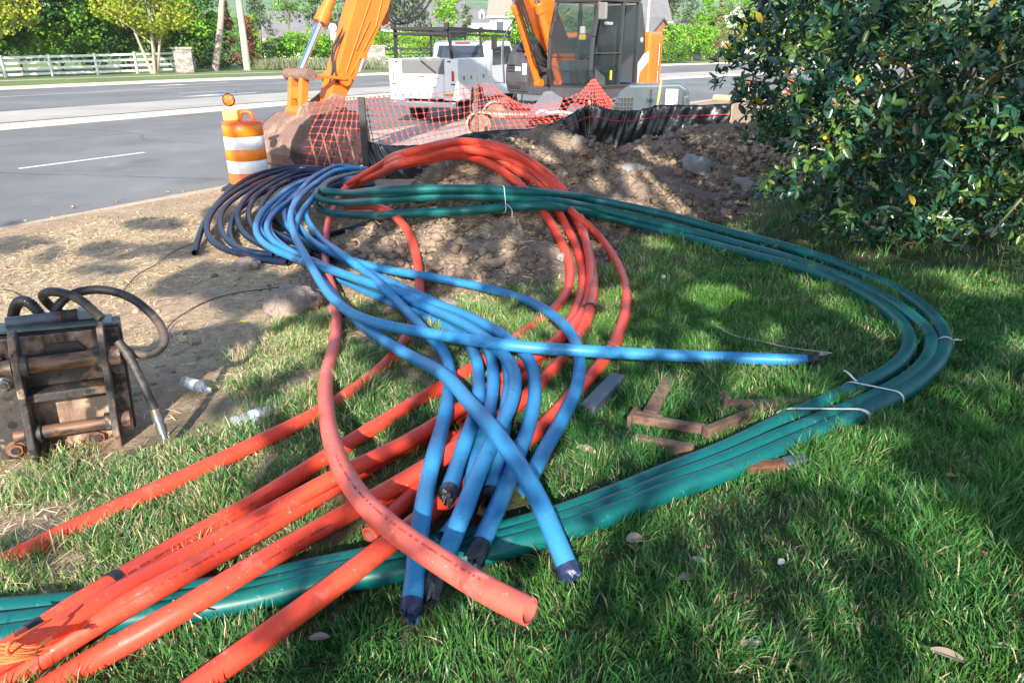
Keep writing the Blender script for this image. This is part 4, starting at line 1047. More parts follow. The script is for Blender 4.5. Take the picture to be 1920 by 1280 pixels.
def excavator():
    OX, OY = 1.85, 19.2; hx, hy = -.656, -.755
    t = thing('excavator', 'orange and dark grey tracked excavator parked on the verge', 'excavator', (OX, OY, 0), math.atan2(hy, hx))
    X = (1, 0, 0); Yv = (0, 1, 0); Zv = (0, 0, 1)
    def side(pts, y0, y1, mb): return mb.prism(pts, (0, y0, 0), X, Zv, (0, y1-y0, 0))
    YB = -.30
    # undercarriage ---------------------------------------------------
    a = Vector((.994, -.11, 0)); nrm = Vector((.11, .994, 0))
    for c, ht in ((Vector((.85, 17.85, 0)), .66), (Vector((1.15, 20.15, 0)), .74)):
        mb = MB(); L = 3.8; r = ht/2-.05; prof = []
        n = 64; per = 2*(L-2*r)+2*math.pi*r
        def pt(s):
            s = s % per; l = L-2*r
            if s < l: return (-l/2+s, 2*r+.05, 0)
            s -= l
            if s < math.pi*r: q = s/r; return (l/2+r*math.sin(q), r+.05+r*math.cos(q), q)
            s -= math.pi*r
            if s < l: return (l/2-s, .05, math.pi)
            s -= l; q = s/r+math.pi; return (-l/2+r*math.sin(q), r+.05+r*math.cos(q), q)
        for k in range(n):
            u, z, q = pt(k*per/n)
            if k < 20 : z -= .04*math.sin(math.pi*k/20)
            ct = c+a*u+Vector((0, 0, z))
            tx = a*math.cos(q)-Vector((0, 0, 1))*math.sin(q); up = a*math.sin(q)+Vector((0, 0, 1))*math.cos(q)
            M = Matrix((tx, nrm, up)).transposed()
            mb.box(ct, (per/n*.93, .5, .035), M); mb.box(ct+up*.03-tx*.03, (.022, .5, .04), M); mb.box(ct+up*.028+tx*.03, (.018, .5, .03), M)
        pt_o = mb.build('track', P_trk, t, world=True)
        fr = MB(); fr.bar(c-a*(L/2-.55)+Vector((0, 0, ht/2)), c+a*(L/2-.55)+Vector((0, 0, ht/2)), .30, ht*.42)
        fr.build('track_frame', P_dk, pt_o, world=True)
        for k in range(7):
            w = MB(); q = c+a*(-L/2+.33+k*(L-.66)/6)+Vector((0, 0, ht/2 if k in (0, 6) else .16)); rr = r*.85 if k in (0, 6) else .10
            w.cyl(q-nrm*.22, q+nrm*.22, rr, seg=20); w.build('roller', P_mud, pt_o, world=True)
    mb = MB(); mb.box((0.2, 0, .62), (1.6, 1.7, .35)); mb.cyl((0, 0, .7), (0, 0, .97), .62, seg=28); mb.build('undercarriage', P_dk, t, .02)
    # house ------------------------------------------------------------
    mb = MB(); mb.box((-.05, 0, 1.06), (2.9, 2.66, .2)); mb.box((.7, .78, 1.06), (1.95, 1.25, .24)); mb.build('deck', P_dk, t, .025)
    mb = MB(); side([(1.42, 1.0), (1.5, 1.25), (1.49, 1.55), (1.38, 1.85), (1.15, 2.08), (.8, 2.2), (-.6, 2.27), (-.6, 1.0)], -1.38, -.68, mb)
    sb = mb.build('side_box', P_dk, t, .05)
    v = MB(); 
    for k in range(3): v.box((1.505, -1.18, 1.50+k*.07), (.02, .22, .025))
    v.box((1.47, -1.1, 1.14), (.03, .34, .07)); v.build('vent', P_bl, sb)
    v = MB(); v.box((1.492, -.96, 1.55), (.012, .17, .09)); v.box((1.492, -.76, 1.55), (.012, .12, .25)); v.build('warning_label', P_wh, sb)
    v = MB(); v.box((1.2, -1.0, 2.06), (.35, .3, .05), Matrix.Rotation(R(35), 3, 'Y')); v.build('step', P_bl, sb)
    mb = MB(); mb.box((.1, -.3, 1.4), (1.7, .7, .5)); mb.box((-.95, -.2, 1.7), (1.1, 2.2, 1.1)); mb.build('engine_cover', P_dk, t, .04)
    pl = [(-.66, 1.40), (-1.3, 1.35), (-1.6, 1.1), (-1.75, .6), (-1.78, 0), (-1.75, -.6), (-1.6, -1.1), (-1.3, -1.33), (-.70, -1.36)]
    mb = MB(); mb.prism(pl, (0, 0, 1.0), X, Yv, (0, 0, 1.38)); cw = mb.build('counterweight', P_or, t, .07)
    v = MB(); 
    for k in range(11): v.box((-1.08-.000*k, 1.366, 1.22+k*.022), (.13, .006, .009))
    for k in range(15): v.box((-1.08, 1.366, 1.62+k*.033), (.13, .006, .014))
    v.box((-1.20, 1.364, 1.3), (.02, .006, .3)); v.box((-1.22, 1.363, 1.85), (.02, .006, .45))
    v.build('red_decal', mat('decal_red', (.55, .05, .02), .5), cw)
    v = MB(); v.box((-1.15, 1.37, 1.86), (.02, .006, .5)); v.box((-1.15, 1.37, 1.33), (.02, .006, .3)); v.build('white_decal', P_wh, cw)
    mb = MB(); mb.prism([(-.66, 1.12), (-.2, 1.12), (-.28, 1.45), (-.55, 1.62), (-.66, 1.66)], (0, 1.33, 0), X, Zv, (0, .05, 0)); mb.build('side_panel', P_or, t, .015)
    mb = MB(); mb.prism([(-.2, 1.12), (-.06, 1.12), (-.15, 1.62), (-.45, 1.88), (-.66, 1.95), (-.66, 1.70), (-.56, 1.64), (-.29, 1.47)], (0, 1.33, 0), X, Zv, (0, .06, 0)); mb.build('silver_trim', P_sv, t, .015)
    mb = MB(); mb.prism([(-.52, 1.93), (-.42, 1.85), (-.13, 1.62), (-.1, 3.0), (-.25, 3.0), (-.48, 2.35)], (0, 1.30, 0), X, Zv, (0, .06, 0)); mb.build('rear_pillar_panel', P_cab, t, .02)
    # cab --------------------------------------------------------------
    y0, y1 = .16, 1.40
    prof = [(1.60, 1.18), (1.74, 1.55), (1.70, 2.25), (1.48, 3.0), (-.05, 3.02), (-.1, 1.18)]
    cabf = MB()
    for y in (y0+.03, y1-.03):
        for i in range(6):
            A = prof[i]; B = prof[(i+1) % 6]; cabf.bar((A[0], y, A[1]), (B[0], y, B[1]), .07, .09, (0, 1, 0))
        cabf.bar((.62, y, 1.2), (.58, y, 3.0), .07, .08, (0, 1, 0))
    for i in (0, 3, 4, 5): A = prof[i]; cabf.bar((A[0], y0, A[1]), (A[0], y1, A[1]), .09, .09)
    cabf.bar((1.735, y0+.05, 1.83), (1.735, y1-.05, 1.83), .03, .03)
    cabf.box((.75, .78, 1.19), (1.7, 1.2, .08))
    cf = cabf.build('cab_frame', P_cab, t, .02)
    mb = MB(); mb.box((.70, .78, 3.06), (1.62, 1.30, .09)); mb.build('cab_roof', P_dk, cf, .03)
    mb = MB(); mb.box((.72, .78, 3.125), (1.3, 1.0, .05)); mb.build('roof_hatch', P_or, cf, .02)
    def pane(pts, name='cab_window'):
        m_ = MB(); n_ = len(pts); c_ = sum((Vector(p) for p in pts), Vector())/n_
        nn = (Vector(pts[1])-Vector(pts[0])).cross(Vector(pts[2])-Vector(pts[0])).normalized()*.008
        V = [Vector(p)-nn for p in pts]+[Vector(p)+nn for p in pts]
        m_.add(V, [tuple(range(n_))[::-1], tuple(range(n_, 2*n_))]+[(i, (i+1) % n_, n_+(i+1) % n_, n_+i) for i in range(n_)])
        return m_.build(name, P_gl, cf)
    pane([(1.735, y0+.05, 1.86), (1.735, y1-.05, 1.86), (1.70, y1-.05, 2.25), (1.49, y1-.05, 2.96), (1.49, y0+.05, 2.96), (1.70, y0+.05, 2.25)], 'windscreen')
    pane([(1.62, y0+.05, 1.24), (1.62, y1-.05, 1.24), (1.735, y1-.05, 1.56), (1.73, y1-.05, 1.80), (1.73, y0+.05, 1.80), (1.735, y0+.05, 1.56)], 'lower_windscreen')
    pane([(.68, y1, 1.95), (1.62, y1, 1.95), (1.42, y1, 2.94), (.66, y1, 2.94)], 'door_window')
    pane([(-.02, y1, 1.95), (.52, y1, 1.95), (.50, y1, 2.94), (0, y1, 2.94)], 'rear_side_window')
    pane([(.68, y1, 1.25), (1.58, y1, 1.25), (1.66, y1, 1.6), (1.64, y1, 1.88), (.68, y1, 1.88)], 'door_lower_window')
    pane([(.0, y0, 1.9), (1.6, y0, 1.9), (1.42, y0, 2.94), (0, y0, 2.94)], 'right_window')
    mb = MB(); mb.bar((.66, y1+.01, 1.92), (1.66, y1+.01, 1.92), .03, .06, (0, 1, 0)); mb.bar((1.60, y1+.01, 1.22), (.66, y1+.01, 1.22), .03, .05, (0, 1, 0)); mb.prism([(1.62, 1.24), (1.2, 1.24), (1.25, 1.42), (1.62, 1.6)], (0, y1-.01, 0), X, Zv, (0, .03, 0)); d = mb.build('door', P_dk, cf, .01)
    mb = MB(); mb.bar((.76, y1+.04, 1.95), (.76, y1+.04, 2.35), .02, .02, (0, 1, 0)); mb.bar((.76, y1+.04, 1.55), (.76, y1+.04, 1.72), .03, .03, (0, 1, 0)); mb.build('handle', P_bl, d)
    mb = MB(); mb.box((1.0, y1+.012, 1.45), (.07, .01, .2)); mb.build('yellow_label', P_yl, d)
    mb = MB(); mb.cyl((-.3, 1.365, 2.2), (-.3, 1.375, 2.2), .06); mb.build('round_badge', P_sv, t)
    text_part('HITACHI', .085, P_wh, d, (1.20, y1+.012, 2.5), (R(90), 0, R(180)))
    # cab interior
    mb = MB(); mb.box((.45, .78, 1.55), (.5, .5, .16)); mb.box((.22, .78, 1.95), (.14, .5, .75)); mb.box((.2, .78, 2.4), (.1, .26, .18)); mb.build('seat', P_bl, t, .05)
    mb = MB(); mb.box((-.02, .78, 2.1), (.05, 1.1, 1.7)); mb.box((.8, .3, 1.5), (.9, .2, .5)); mb.build('cab_lining', mat('cab_lining', (.05, .055, .065), .8, layers=[(2, (.03, .06, .13), .45, .6)]), t)
    mb = MB(); mb.cyl((1.25, .5, 1.25), (1.15, .52, 1.9), .02); mb.cyl((1.3, .62, 1.25), (1.2, .63, 1.85), .02); mb.cyl((1.3, .85, 1.25), (1.22, .86, 1.8), .02); mb.lathe([(.001, .06), (.035, .03), (.03, -.04), (.001, -.06)], (1.15, .52, 1.95), 10); mb.build('levers', P_bl, t)
    mb = MB(); mb.box((1.2, .72, 2.25), (.08, .17, .12)); mb.build('yellow_box', P_yl, t, .02)
    mb = MB(); mb.box((1.2, .72, 2.40), (.08, .12, .16)); mb.build('white_box', P_wh, t, .02)
    # mirrors, rail
    mb = MB(); mb.tube(spline([(1.48, y1, 2.95), (1.62, y1+.12, 2.96), (1.62, y1+.14, 2.75)], 5), .012, 6); mb.build('mirror_arm', P_bl, t)
    mb = MB(); mb.box((1.62, y1+.14, 2.76), (.07, .22, .34)); mb.build('side_mirror', P_gy, t, .03)
    mb = MB(); mb.tube(spline([(1.52, -1.38, 1.2), (1.54, -1.40, 1.8), (1.50, -1.40, 2.25), (1.25, -1.28, 2.65), (.8, -1.1, 3.3)], 6), .022, 8)
    mb.tube([(1.50, -1.40, 1.95), (1.56, -1.62, 1.93), (1.57, -1.64, 2.05)], .01, 6); mb.tube([(1.5, -1.38, 1.22), (1.62, -1.6, 1.22), (1.64, -1.72, 1.40)], .01, 6)
    mb.tube([(1.1, -1.2, 2.85), (1.0, -.9, 2.5), (.9, -.8, 2.2)], .016, 6)
    rl = mb.build('hand_rail', P_dk, t)
    mb = MB(); mb.box((1.58, -1.66, 2.14), (.07, .16, .34)); mb.build('mirror', P_bl, rl, .03)
    mb = MB(); mb.box((1.65, -1.72, 1.42), (.04, .1, .14)); mb.build('lower_mirror', P_gy, rl, .02)
    # boom -------------------------------------------------------------
    mb = MB(); w = .21
    side([(.18, 1.62), (1.30, 3.12), (2.45, 4.85), (2.75, 5.02), (3.2, 5.05), (5.8, 4.68), (5.98, 4.48), (5.85, 4.28), (3.6, 4.2), (3.05, 4.0), (1.98, 2.85), (.52, 1.45), (.3, 1.42)], YB-w, YB+w, mb)
    bo = mb.build('boom', P_or, t, .02)
    mb = MB()
    for y in (YB-w-.006, YB+w+.006):
        side([(1.35, 2.55), (1.75, 2.6), (2.3, 3.4), (2.15, 3.75)], y-.006, y+.006, mb)
    mb.build('boom_plate', P_or, bo)
    hz = MB()
    for k in range(3): hz.tube(spline([(1.0, YB-.05+.08*k, 1.55), (1.55, YB-.05+.08*k, 1.75+.05*k), (1.85, YB-.05+.08*k, 2.3), (2.1, YB-.05+.08*k, 2.75), (2.3, YB-.05+.07*k, 3.1)], 6), .022, 8)
    hz.build('hose', P_bl, bo)['kind'] = 'stuff'
    for y in (YB-.34, YB+.34):
        A = Vector((1.12, y, 1.22)); B = Vector((2.62, y, 4.25)); m_ = A.lerp(B, .53)
        mb = MB(); mb.cyl(A, m_, .085, seg=18); mb.cyl(m_-(B-A)*.02, m_+(B-A)*.035, .115, seg=18); mb.cyl(A-Vector((0, .12, 0)), A+Vector((0, .12, 0)), .10)
        mb.cyl(A.lerp(B, .22)-Vector((0, .11, 0)), A.lerp(B, .22)+Vector((0, .11, 0)), .05)
        mb.tube(spline([A.lerp(B, .2)+Vector((.1, .06, 0)), A.lerp(B, .35)+Vector((.13, .06, 0)), A.lerp(B, .5)+Vector((.12, .04, 0))], 5), .015, 6)
        c_ = mb.build('boom_cylinder', P_or, t)
        mb = MB(); mb.cyl(m_, B, .05, seg=14); mb.build('rod', P_ch, c_)
    # stick ------------------------------------------------------------
    J = Vector((7.5, YB, 1.15)); u = Vector((-.474, 0, .881)); nr = Vector((.881, 0, .474))
    pts = [(-.12, .08), (.05, .15), (.5, .17), (2.3, .28), (3.9, .28), (4.4, .1), (4.3, -.2), (3.6, -.34), (2.0, -.46), (.9, -.30), (.1, -.16), (-.13, -.08)]
    mb = MB(); mb.prism(pts, J+Vector((0, -.17, 0)), u, nr, (0, .34, 0)); stk = mb.build('stick', P_or, t, .02)
    mb = MB(); mb.prism([(1.75, -.42), (2.05, -.44), (2.0, -.60), (1.85, -.66), (1.75, -.58)], J+Vector((0, -.03, 0)), u, nr, (0, .06, 0)); mb.build('lifting_lug', P_or, stk, .01)
    mb = MB(); 
    for (a0, b0, a1, b1, yy) in [(.5, -.1, 1.6, -.3, .18), (1.6, -.3, 3.4, -.1, .18), (.4, .0, 1.9, -.02, .18), (1.9, -.02, 3.4, .1, .18), (1.6, -.14, 1.0, -.06, .185)]:
        mb.tube([J+u*a0+nr*b0+Vector((0, yy, 0)), J+u*a1+nr*b1+Vector((0, yy, 0))], .014, 6)
    mb.build('steel_line', P_or, stk)['kind'] = 'stuff'
    mb = MB(); q = J+u*.95+nr*-.24+Vector((0, .21, 0)); mb.cyl(q, q-u*.28, .035); mb.build('valve', P_ch, stk)
    mb = MB(); mb.box(J+u*.99+nr*-.22+Vector((0, .2, 0)), (.14, .08, .12)); mb.build('valve_cap', P_or, stk, .01)
    lk = Vector((8.1, YB, 1.62)); top = J+u*3.5+nr*.46; m_ = lk.lerp(top, .30)
    mb = MB(); mb.cyl(m_, top, .095, seg=18); mb.cyl(m_-(top-lk)*.01, m_+(top-lk)*.06, .125, seg=18); bc = mb.build('bucket_cylinder', P_or, t)
    mb = MB(); mb.cyl(lk, m_, .055, seg=16); mb.build('rod', P_ch, bc)
    # linkage
    low = Vector((8.22, YB, 1.02)); sp = J+u*.42+nr*.02
    mb = MB()
    for y in (-.16, .16): mb.bar(lk+Vector((0, y, 0)), low+Vector((0, y, 0)), .10, .15, (1, 0, 0))
    mb.cyl(low-Vector((0, .22, 0)), low+Vector((0, .22, 0)), .10); mb.box((lk+low)/2, (.1, .3, .2)); mb.build('bucket_link', P_or, t, .015)
    mb = MB(); mb.cyl(lk-Vector((0, .36, 0)), lk+Vector((0, .36, 0)), .10, seg=18); mb.build('link_pin', P_mud, t)
    mb = MB()
    for y in (-.25, .25): mb.bar(lk+Vector((0, y, 0)), sp+Vector((0, y, 0)), .05, .14, (0, 1, 0)); mb.cyl(sp+Vector((0, y-.04, 0)), sp+Vector((0, y+.04, 0)), .12)
    mb.build('guide_link', P_or, t, .01)
    mb = MB(); mb.tube(spline([J+u*1.3+nr*.2, J+u*.8+nr*.28, J+u*.5+nr*.22+Vector((0, .1, 0)), J+u*.2+nr*.12], 6), .02, 8); mb.tube(spline([J+u*1.2+nr*.2+Vector((0, .08, 0)), J+u*.7+nr*.3+Vector((0, .12, 0)), J+u*.3+nr*.1+Vector((0, .2, 0))], 6), .02, 8); mb.build('hose', P_bl, stk)['kind'] = 'stuff'
    hz = MB()
    for k, (dx, dz) in enumerate([(0, 0), (.12, .1), (.2, -.05)]): hz.tube(spline([J+u*2.2+nr*-.4+Vector((0, .12, 0)), J+u*1.95+nr*-.75+Vector((dx, .15, 0)), J+u*2.2+nr*-1.15+Vector((dx, .1, dz)), J+u*2.9+nr*-1.35+Vector((0, .1, dz)), J+u*3.6+nr*-.9]), .018, 8)
    hz.build('hose', P_bl, stk)['kind'] = 'stuff'
    # bucket
    bw = .52
    outer = [(7.36, 1.0), (7.62, 1.04), (8.30, .98), (8.55, .84), (8.74, .60), (8.80, .36), (8.70, .16), (8.48, .04), (8.1, .0), (7.45, .02)]
    sidep = outer+[(7.3, .10), (7.08, .50), (7.12, .82)]
    mb = MB(); n_ = len(outer); inner = []
    cxz = (7.9, .5)
    for (x, z) in outer: d_ = Vector((x-cxz[0], z-cxz[1])); inner.append((x-d_.x*.06, z-d_.y*.08))
    prof2 = outer+inner[::-1]
    mb.prism(prof2, (0, YB-bw, 0), X, Zv, (0, 2*bw, 0)); bk = mb.build('bucket', P_mud, t, .01)
    for s_ in (-1, 1):
        mb = MB(); mb.prism(sidep, (0, YB+s_*bw-(.0 if s_ > 0 else .03), 0), X, Zv, (0, .03, 0)); mb.build('side_plate', P_bk, bk, .01)
        mb = MB(); mb.prism([(7.3, .98), (7.38, 1.24), (7.55, 1.30), (7.8, 1.16), (8.1, 1.18), (8.28, 1.12), (8.36, .98), (8.5, .80), (7.9, .96)], (0, YB+s_*.2-.03, 0), X, Zv, (0, .06, 0)); e_ = mb.build('bucket_ear', P_mud, bk, .02)
        mb = MB(); q = Vector((7.5, YB+s_*.26, 1.15)); mb.cyl(q-Vector((0, .04, 0)), q+Vector((0, .04, 0)), .12); mb.build('pin_boss', P_mud, e_)
    for k in range(5):
        mb = MB(); y = YB-bw+.1+k*.21; mb.prism([(7.5, .0), (7.25, -.01), (7.12, .03), (7.28, .07), (7.5, .08)], (0, y-.04, 0), X, Zv, (0, .08, 0)); mb.build('tooth', P_mud, bk, .008)
    for s_ in (1,):
        mb = MB()
        for k in range(4): mb.box((7.55+k*.26, YB+bw+.035, .45-.03*k), (.03, .02, .6), Matrix.Rotation(R(12), 3, 'Y'))
        mb.build('wear_rib', P_mud, bk, .005)
    return t
excavator()
def truck():
    hx, hy = .31, .951; rc = Vector((-2.50, 21.6, 0))
    t = thing('utility_truck', 'white pickup truck with service body and black ladder rack', 'truck', rc, math.atan2(hy, hx))
    X = (1, 0, 0); Z = (0, 0, 1); W = 1.06
    body = MB()
    body.box((1.35, W-.22, 1.18), (2.7, .44, 1.1)); body.box((1.35, -W+.22, 1.18), (2.7, .44, 1.1)); body.box((1.35, 0, .85), (2.7, 1.3, .36)); body.box((2.62, 0, 1.35), (.1, 1.3, .7))
    b = body.build('service_body', P_wh, t, .02)
    mb = MB(); mb.box((-.012, 0, 1.02), (.05, 1.26, .62)); tg = mb.build('tailgate', P_wh, t, .012)
    mb = MB(); mb.box((-.042, .05, .98), (.012, .85, .012)); mb.box((-.042, -.37, 1.0), (.012, .012, .05)); mb.box((-.042, .05, 1.22), (.012, 1.1, .012)); mb.box((-.045, .05, 1.27), (.02, .22, .05)); mb.build('groove', P_gy, tg); mb = MB(); mb.box((-.045, .55, .80), (.012, .30, .15)); mb.build('number_plate', P_sv, tg)
    mb = MB(); mb.box((2.0, 0, 1.55), (.04, 1.28, .34)); mb.box((-.0, 0, 1.70), (.03, 1.34, .03)); mb.build('headboard', P_gy, t)
    mb = MB(); mb.box((.0, .0, 1.5), (.02, 1.30, .36)); mb.build('dark_bed_gap', mat('bed_gap_grey', (.13, .13, .135), .6), t)  # dark sheet painted in for the dim open bed above the tailgate
    mb = MB(); mb.bar((-.02, .05, 1.68), (-.02, -.40, 1.36), .04, .03, (1, 0, 0)); mb.build('prop_bar', P_bl, t)
    for s_, yy in ((-1, -W+.16), (1, W-.14)):
        mb = MB(); mb.box((-.01, yy, 1.28 if s_ < 0 else 1.3), (.03, .07 if s_ < 0 else .04, .26)); mb.build('tail_light', P_rd if s_ < 0 else P_gy, t, .008)
        mb = MB(); mb.box((-.01, yy, 1.06), (.02, .12, .03)); mb.build('latch', P_bl, t)
    mb = MB(); mb.box((-.01, -.72, .78), (.02, .34, .07)); mb.build('yellow_sticker', mat('sticker', (.85, .5, .03), .5), t)
    mb = MB()
    for k in range(5): mb.box((-.022, -.85+k*.065, .78), (.006, .03, .03))
    mb.build('lettering', P_bl, t)
    mb = MB(); mb.box((-.14, 0, .52), (.22, 2.0, .16)); mb.build('rear_bumper', P_ch, t, .03)
    mb = MB(); mb.box((1.0, -W-.006, 1.25), (.75, .012, .62)); mb.box((1.86, -W-.006, 1.42), (.85, .012, .34)); mb.box((2.42, -W-.006, 1.1), (.4, .012, .9)); mb.build('locker_door', P_wh, b, .008)
    for x in (.4, .95, 2.0): mb = MB(); mb.box((x, -W-.02, 1.22), (.06, .02, .1)); mb.build('latch', P_gy, b)
    cab = MB(); cab.prism([(2.78, .55), (2.78, 1.42), (2.92, 2.1), (3.15, 2.2), (4.9, 2.2), (5.75, 1.5), (6.9, 1.38), (7.0, .95), (7.0, .55)], (0, -.97, 0), X, Z, (0, 1.94, 0))
    c = cab.build('cab', P_wh, t, .07)
    gl = mat('dark_glass', (.03, .04, .055), .08, spec=.7)
    mb = MB(); mb.prism([(-.84, 0), (.84, 0), (.74, .52), (-.74, .52)], (2.80, 0, 1.56), (0, 1, 0), (.2, 0, .98), (-.02, 0, .004)); w = mb.build('rear_window', gl, c)
    mb = MB()
    for k in range(8): mb.box((2.80+.012*k, 0, 1.60+k*.055), (.02, 1.55-.02*k, .012))
    mb.build('louvre', P_gy, w)
    mb = MB(); mb.box((2.93, -.05, 2.135), (.05, .5, .05)); mb.build('brake_light', P_rd, c, .01)
    for y in (-.975, .975):
        mb = MB(); mb.prism([(3.1, 1.5), (3.15, 2.0), (3.95, 2.05), (3.95, 1.5)], (0, y-.006, 0), X, Z, (0, .012, 0)); mb.build('side_window', gl, c)
        mb = MB(); mb.prism([(4.05, 1.5), (4.05, 2.05), (4.8, 2.05), (5.4, 1.5)], (0, y-.006, 0), X, Z, (0, .012, 0)); mb.build('side_window', gl, c)
        mb = MB(); mb.box((5.2, y*1.16, 1.6), (.12, .22, .26)); mb.build('wing_mirror', P_bl, c, .03)
    for x, y in ((1.45, -.85), (1.45, .85), (5.85, -.85), (5.85, .85)):
        mb = MB(); mb.cyl((x, y-.14, .41), (x, y+.14, .41), .41, seg=28); wh = mb.build('wheel', P_bl, t, .02)
        mb = MB(); mb.cyl((x, y-.15, .41), (x, y+.15, .41), .22, seg=20); mb.build('rim', P_sv, wh)
    mb = MB(); mb.prism([(.9, .62), (.98, .85), (1.2, .98), (1.7, .98), (1.92, .85), (2.0, .62)], (0, -W-.012, 0), X, Z, (0, .03, 0)); mb.build('wheel_arch', P_bl, t)
    mb = MB(); mb.box((3.4, 0, .5), (6.2, 1.2, .2)); mb.build('chassis', P_bl, t)
    rk = MB(); zt = 2.50
    for y in (-.86, .86):
        rk.bar((.08, y, 1.70), (.02, y*.93, zt), .10, .07); rk.bar((2.5, y, 1.70), (2.45, y*.93, zt), .06, .05)
        rk.bar((-.1, y*.93, zt), (5.4, y*.93, zt-.02), .07, .09); rk.bar((-.1, y*.93, zt-.14), (5.4, y*.93, zt-.16), .05, .05)
        rk.box((-.1, y*.93, zt+.06), (.1, .12, .16)); rk.bar((-.05, y*.93, 1.66), (.3, y*.93, 1.66), .08, .03)
        rk.bar((5.3, y*.93, zt), (5.3, y*.93, 2.2), .05, .05); rk.bar((5.3, -.8, zt), (5.3, .8, zt), .05, .05)
    for x in (0, 1.2, 2.45, 3.9): rk.bar((x, -.8, zt+.01), (x, .8, zt+.01), .05, .06); rk.box((x, -.3, zt+.06), (.05, .04, .12))
    rk.bar((-.05, -.8, zt-.13), (-.05, .8, zt-.13), .07, .07); rk.bar((-.05, -.8, zt), (-.05, .8, zt), .07, .08)
    rk.build('ladder_rack', P_bl, t, .006)
truck()
# ---------------------------------------------------------------- traffic drum
def drum():
    p = at_z(462, 357, .04); z0 = .03
    t = thing('traffic_drum', 'orange and white striped traffic drum with an amber warning lamp', 'traffic drum', (p.x, p.y+.2, z0))
    o_ = mat('drum_orange', (.85, .13, .02), .45); oy = mat('reflective_amber', (.88, .23, .006), .4, coat=.2); wt = mat('reflective_white', (.85, .85, .85), .3, coat=.4)
    mb = MB(); mb.lathe([(.02, .11), (.30, .11), (.31, .09), (.36, .055), (.42, .03), (.43, 0), (.0, 0)], seg=36); mb.build('rubber_base', P_bl, t)
    mb = MB(); prof = [(.295, .10), (.295, .20), (.288, .21), (.288, .97), (.275, 1.0), (.20, 1.015), (.0, 1.02)]; mb.lathe(prof, seg=40); b = mb.build('barrel', o_, t)
    for z, m_, h in ((.27, wt, .178), (.45, oy, .168), (.62, wt, .178), (.80, oy, .16)):
        mb = MB(); mb.lathe([(.290, z-.002), (.2925, z), (.2925, z+h), (.290, z+h+.002)], seg=40); mb.build('reflective_band', m_, b)
    mb = MB(); mb.tube(spline([(-.02, 0, 1.0), (0, 0, 1.11), (.06, 0, 1.14), (.15, 0, 1.12), (.18, 0, 1.0)], 6), .03, 8); mb.build('carry_handle', o_, b)
    lp = thing('w', '', ''); bpy.data.objects.remove(lp)
    mb = MB(); mb.box((-.12, -.06, 1.10), (.22, .12, .16)); lb = mb.build('lamp_battery_box', mat('pale_yellow', (.85, .62, .12), .5), t, .02)
    am = mat('amber_lens', (.50, .10, .004), .3, coat=.4, layers=[(40, (.75, .26, .01), .5, .65)], bump=(60, .8, .02))
    mb = MB(); M = Matrix.Rotation(R(90), 3, 'X'); mb.lathe([(.001, .026), (.045, .024), (.072, .016), (.088, 0), (.072, -.016), (.045, -.024), (.001, -.026)], (-.13, -.05, 1.31), 24, M); mb.build('amber_lens', am, lb)
    mb = MB(); mb.lathe([(.088, .02), (.095, 0), (.088, -.02)], (-.13, -.05, 1.31), 24, M); mb.build('lens_rim', mat('rim_dark', (.25, .08, .01), .4), lb)
    mb = MB(); mb.box((-.13, -.05, 1.42), (.24, .10, .015)); mb.build('solar_panel', mat('solar', (.05, .09, .16), .2), lb)
drum()
# ---------------------------------------------------------------- small orange cones, pole
def cone(px, py, label, h=.7):
    p = at_z(px, py, .03); t = thing('traffic_cone', label, 'traffic cone', p, 0, 'orange cones by the road')
    m_ = mat('cone_red', (.85, .07, .02), .45)
    mb = MB(); mb.lathe([(.17, .03), (.12, .25), (.05, h), (.0, h+.01)], seg=20); mb.build('cone_body', m_, t)
    mb = MB(); mb.box((0, 0, .015), (.38, .38, .03)); mb.build('base', m_, t, .01)
    mb = MB(); mb.lathe([(.128, .25), (.100, .40)], seg=20); mb.build('white_band', P_wh, t)
cone(1404, 182, 'orange cone standing clear of the bush above the felled pole')
cone(1480, 178, 'orange cone half hidden behind the bush leaves')
p0 = at_z(1340, 184, .14); p1 = at_z(1440, 190, .14)
mb = MB(); mb.cyl(p0, p1, .14, .13, 20); o = mb.build('wooden_pole', mat('pale_wood', (.55, .42, .24), .8, layers=[(12, (.42, .30, .16), .4, .7, (1, 6, 6))], bump=(30, .4, .01)), origin=p0); tag(o, 'thick pale wooden pole lying beside the road edge', 'pole')
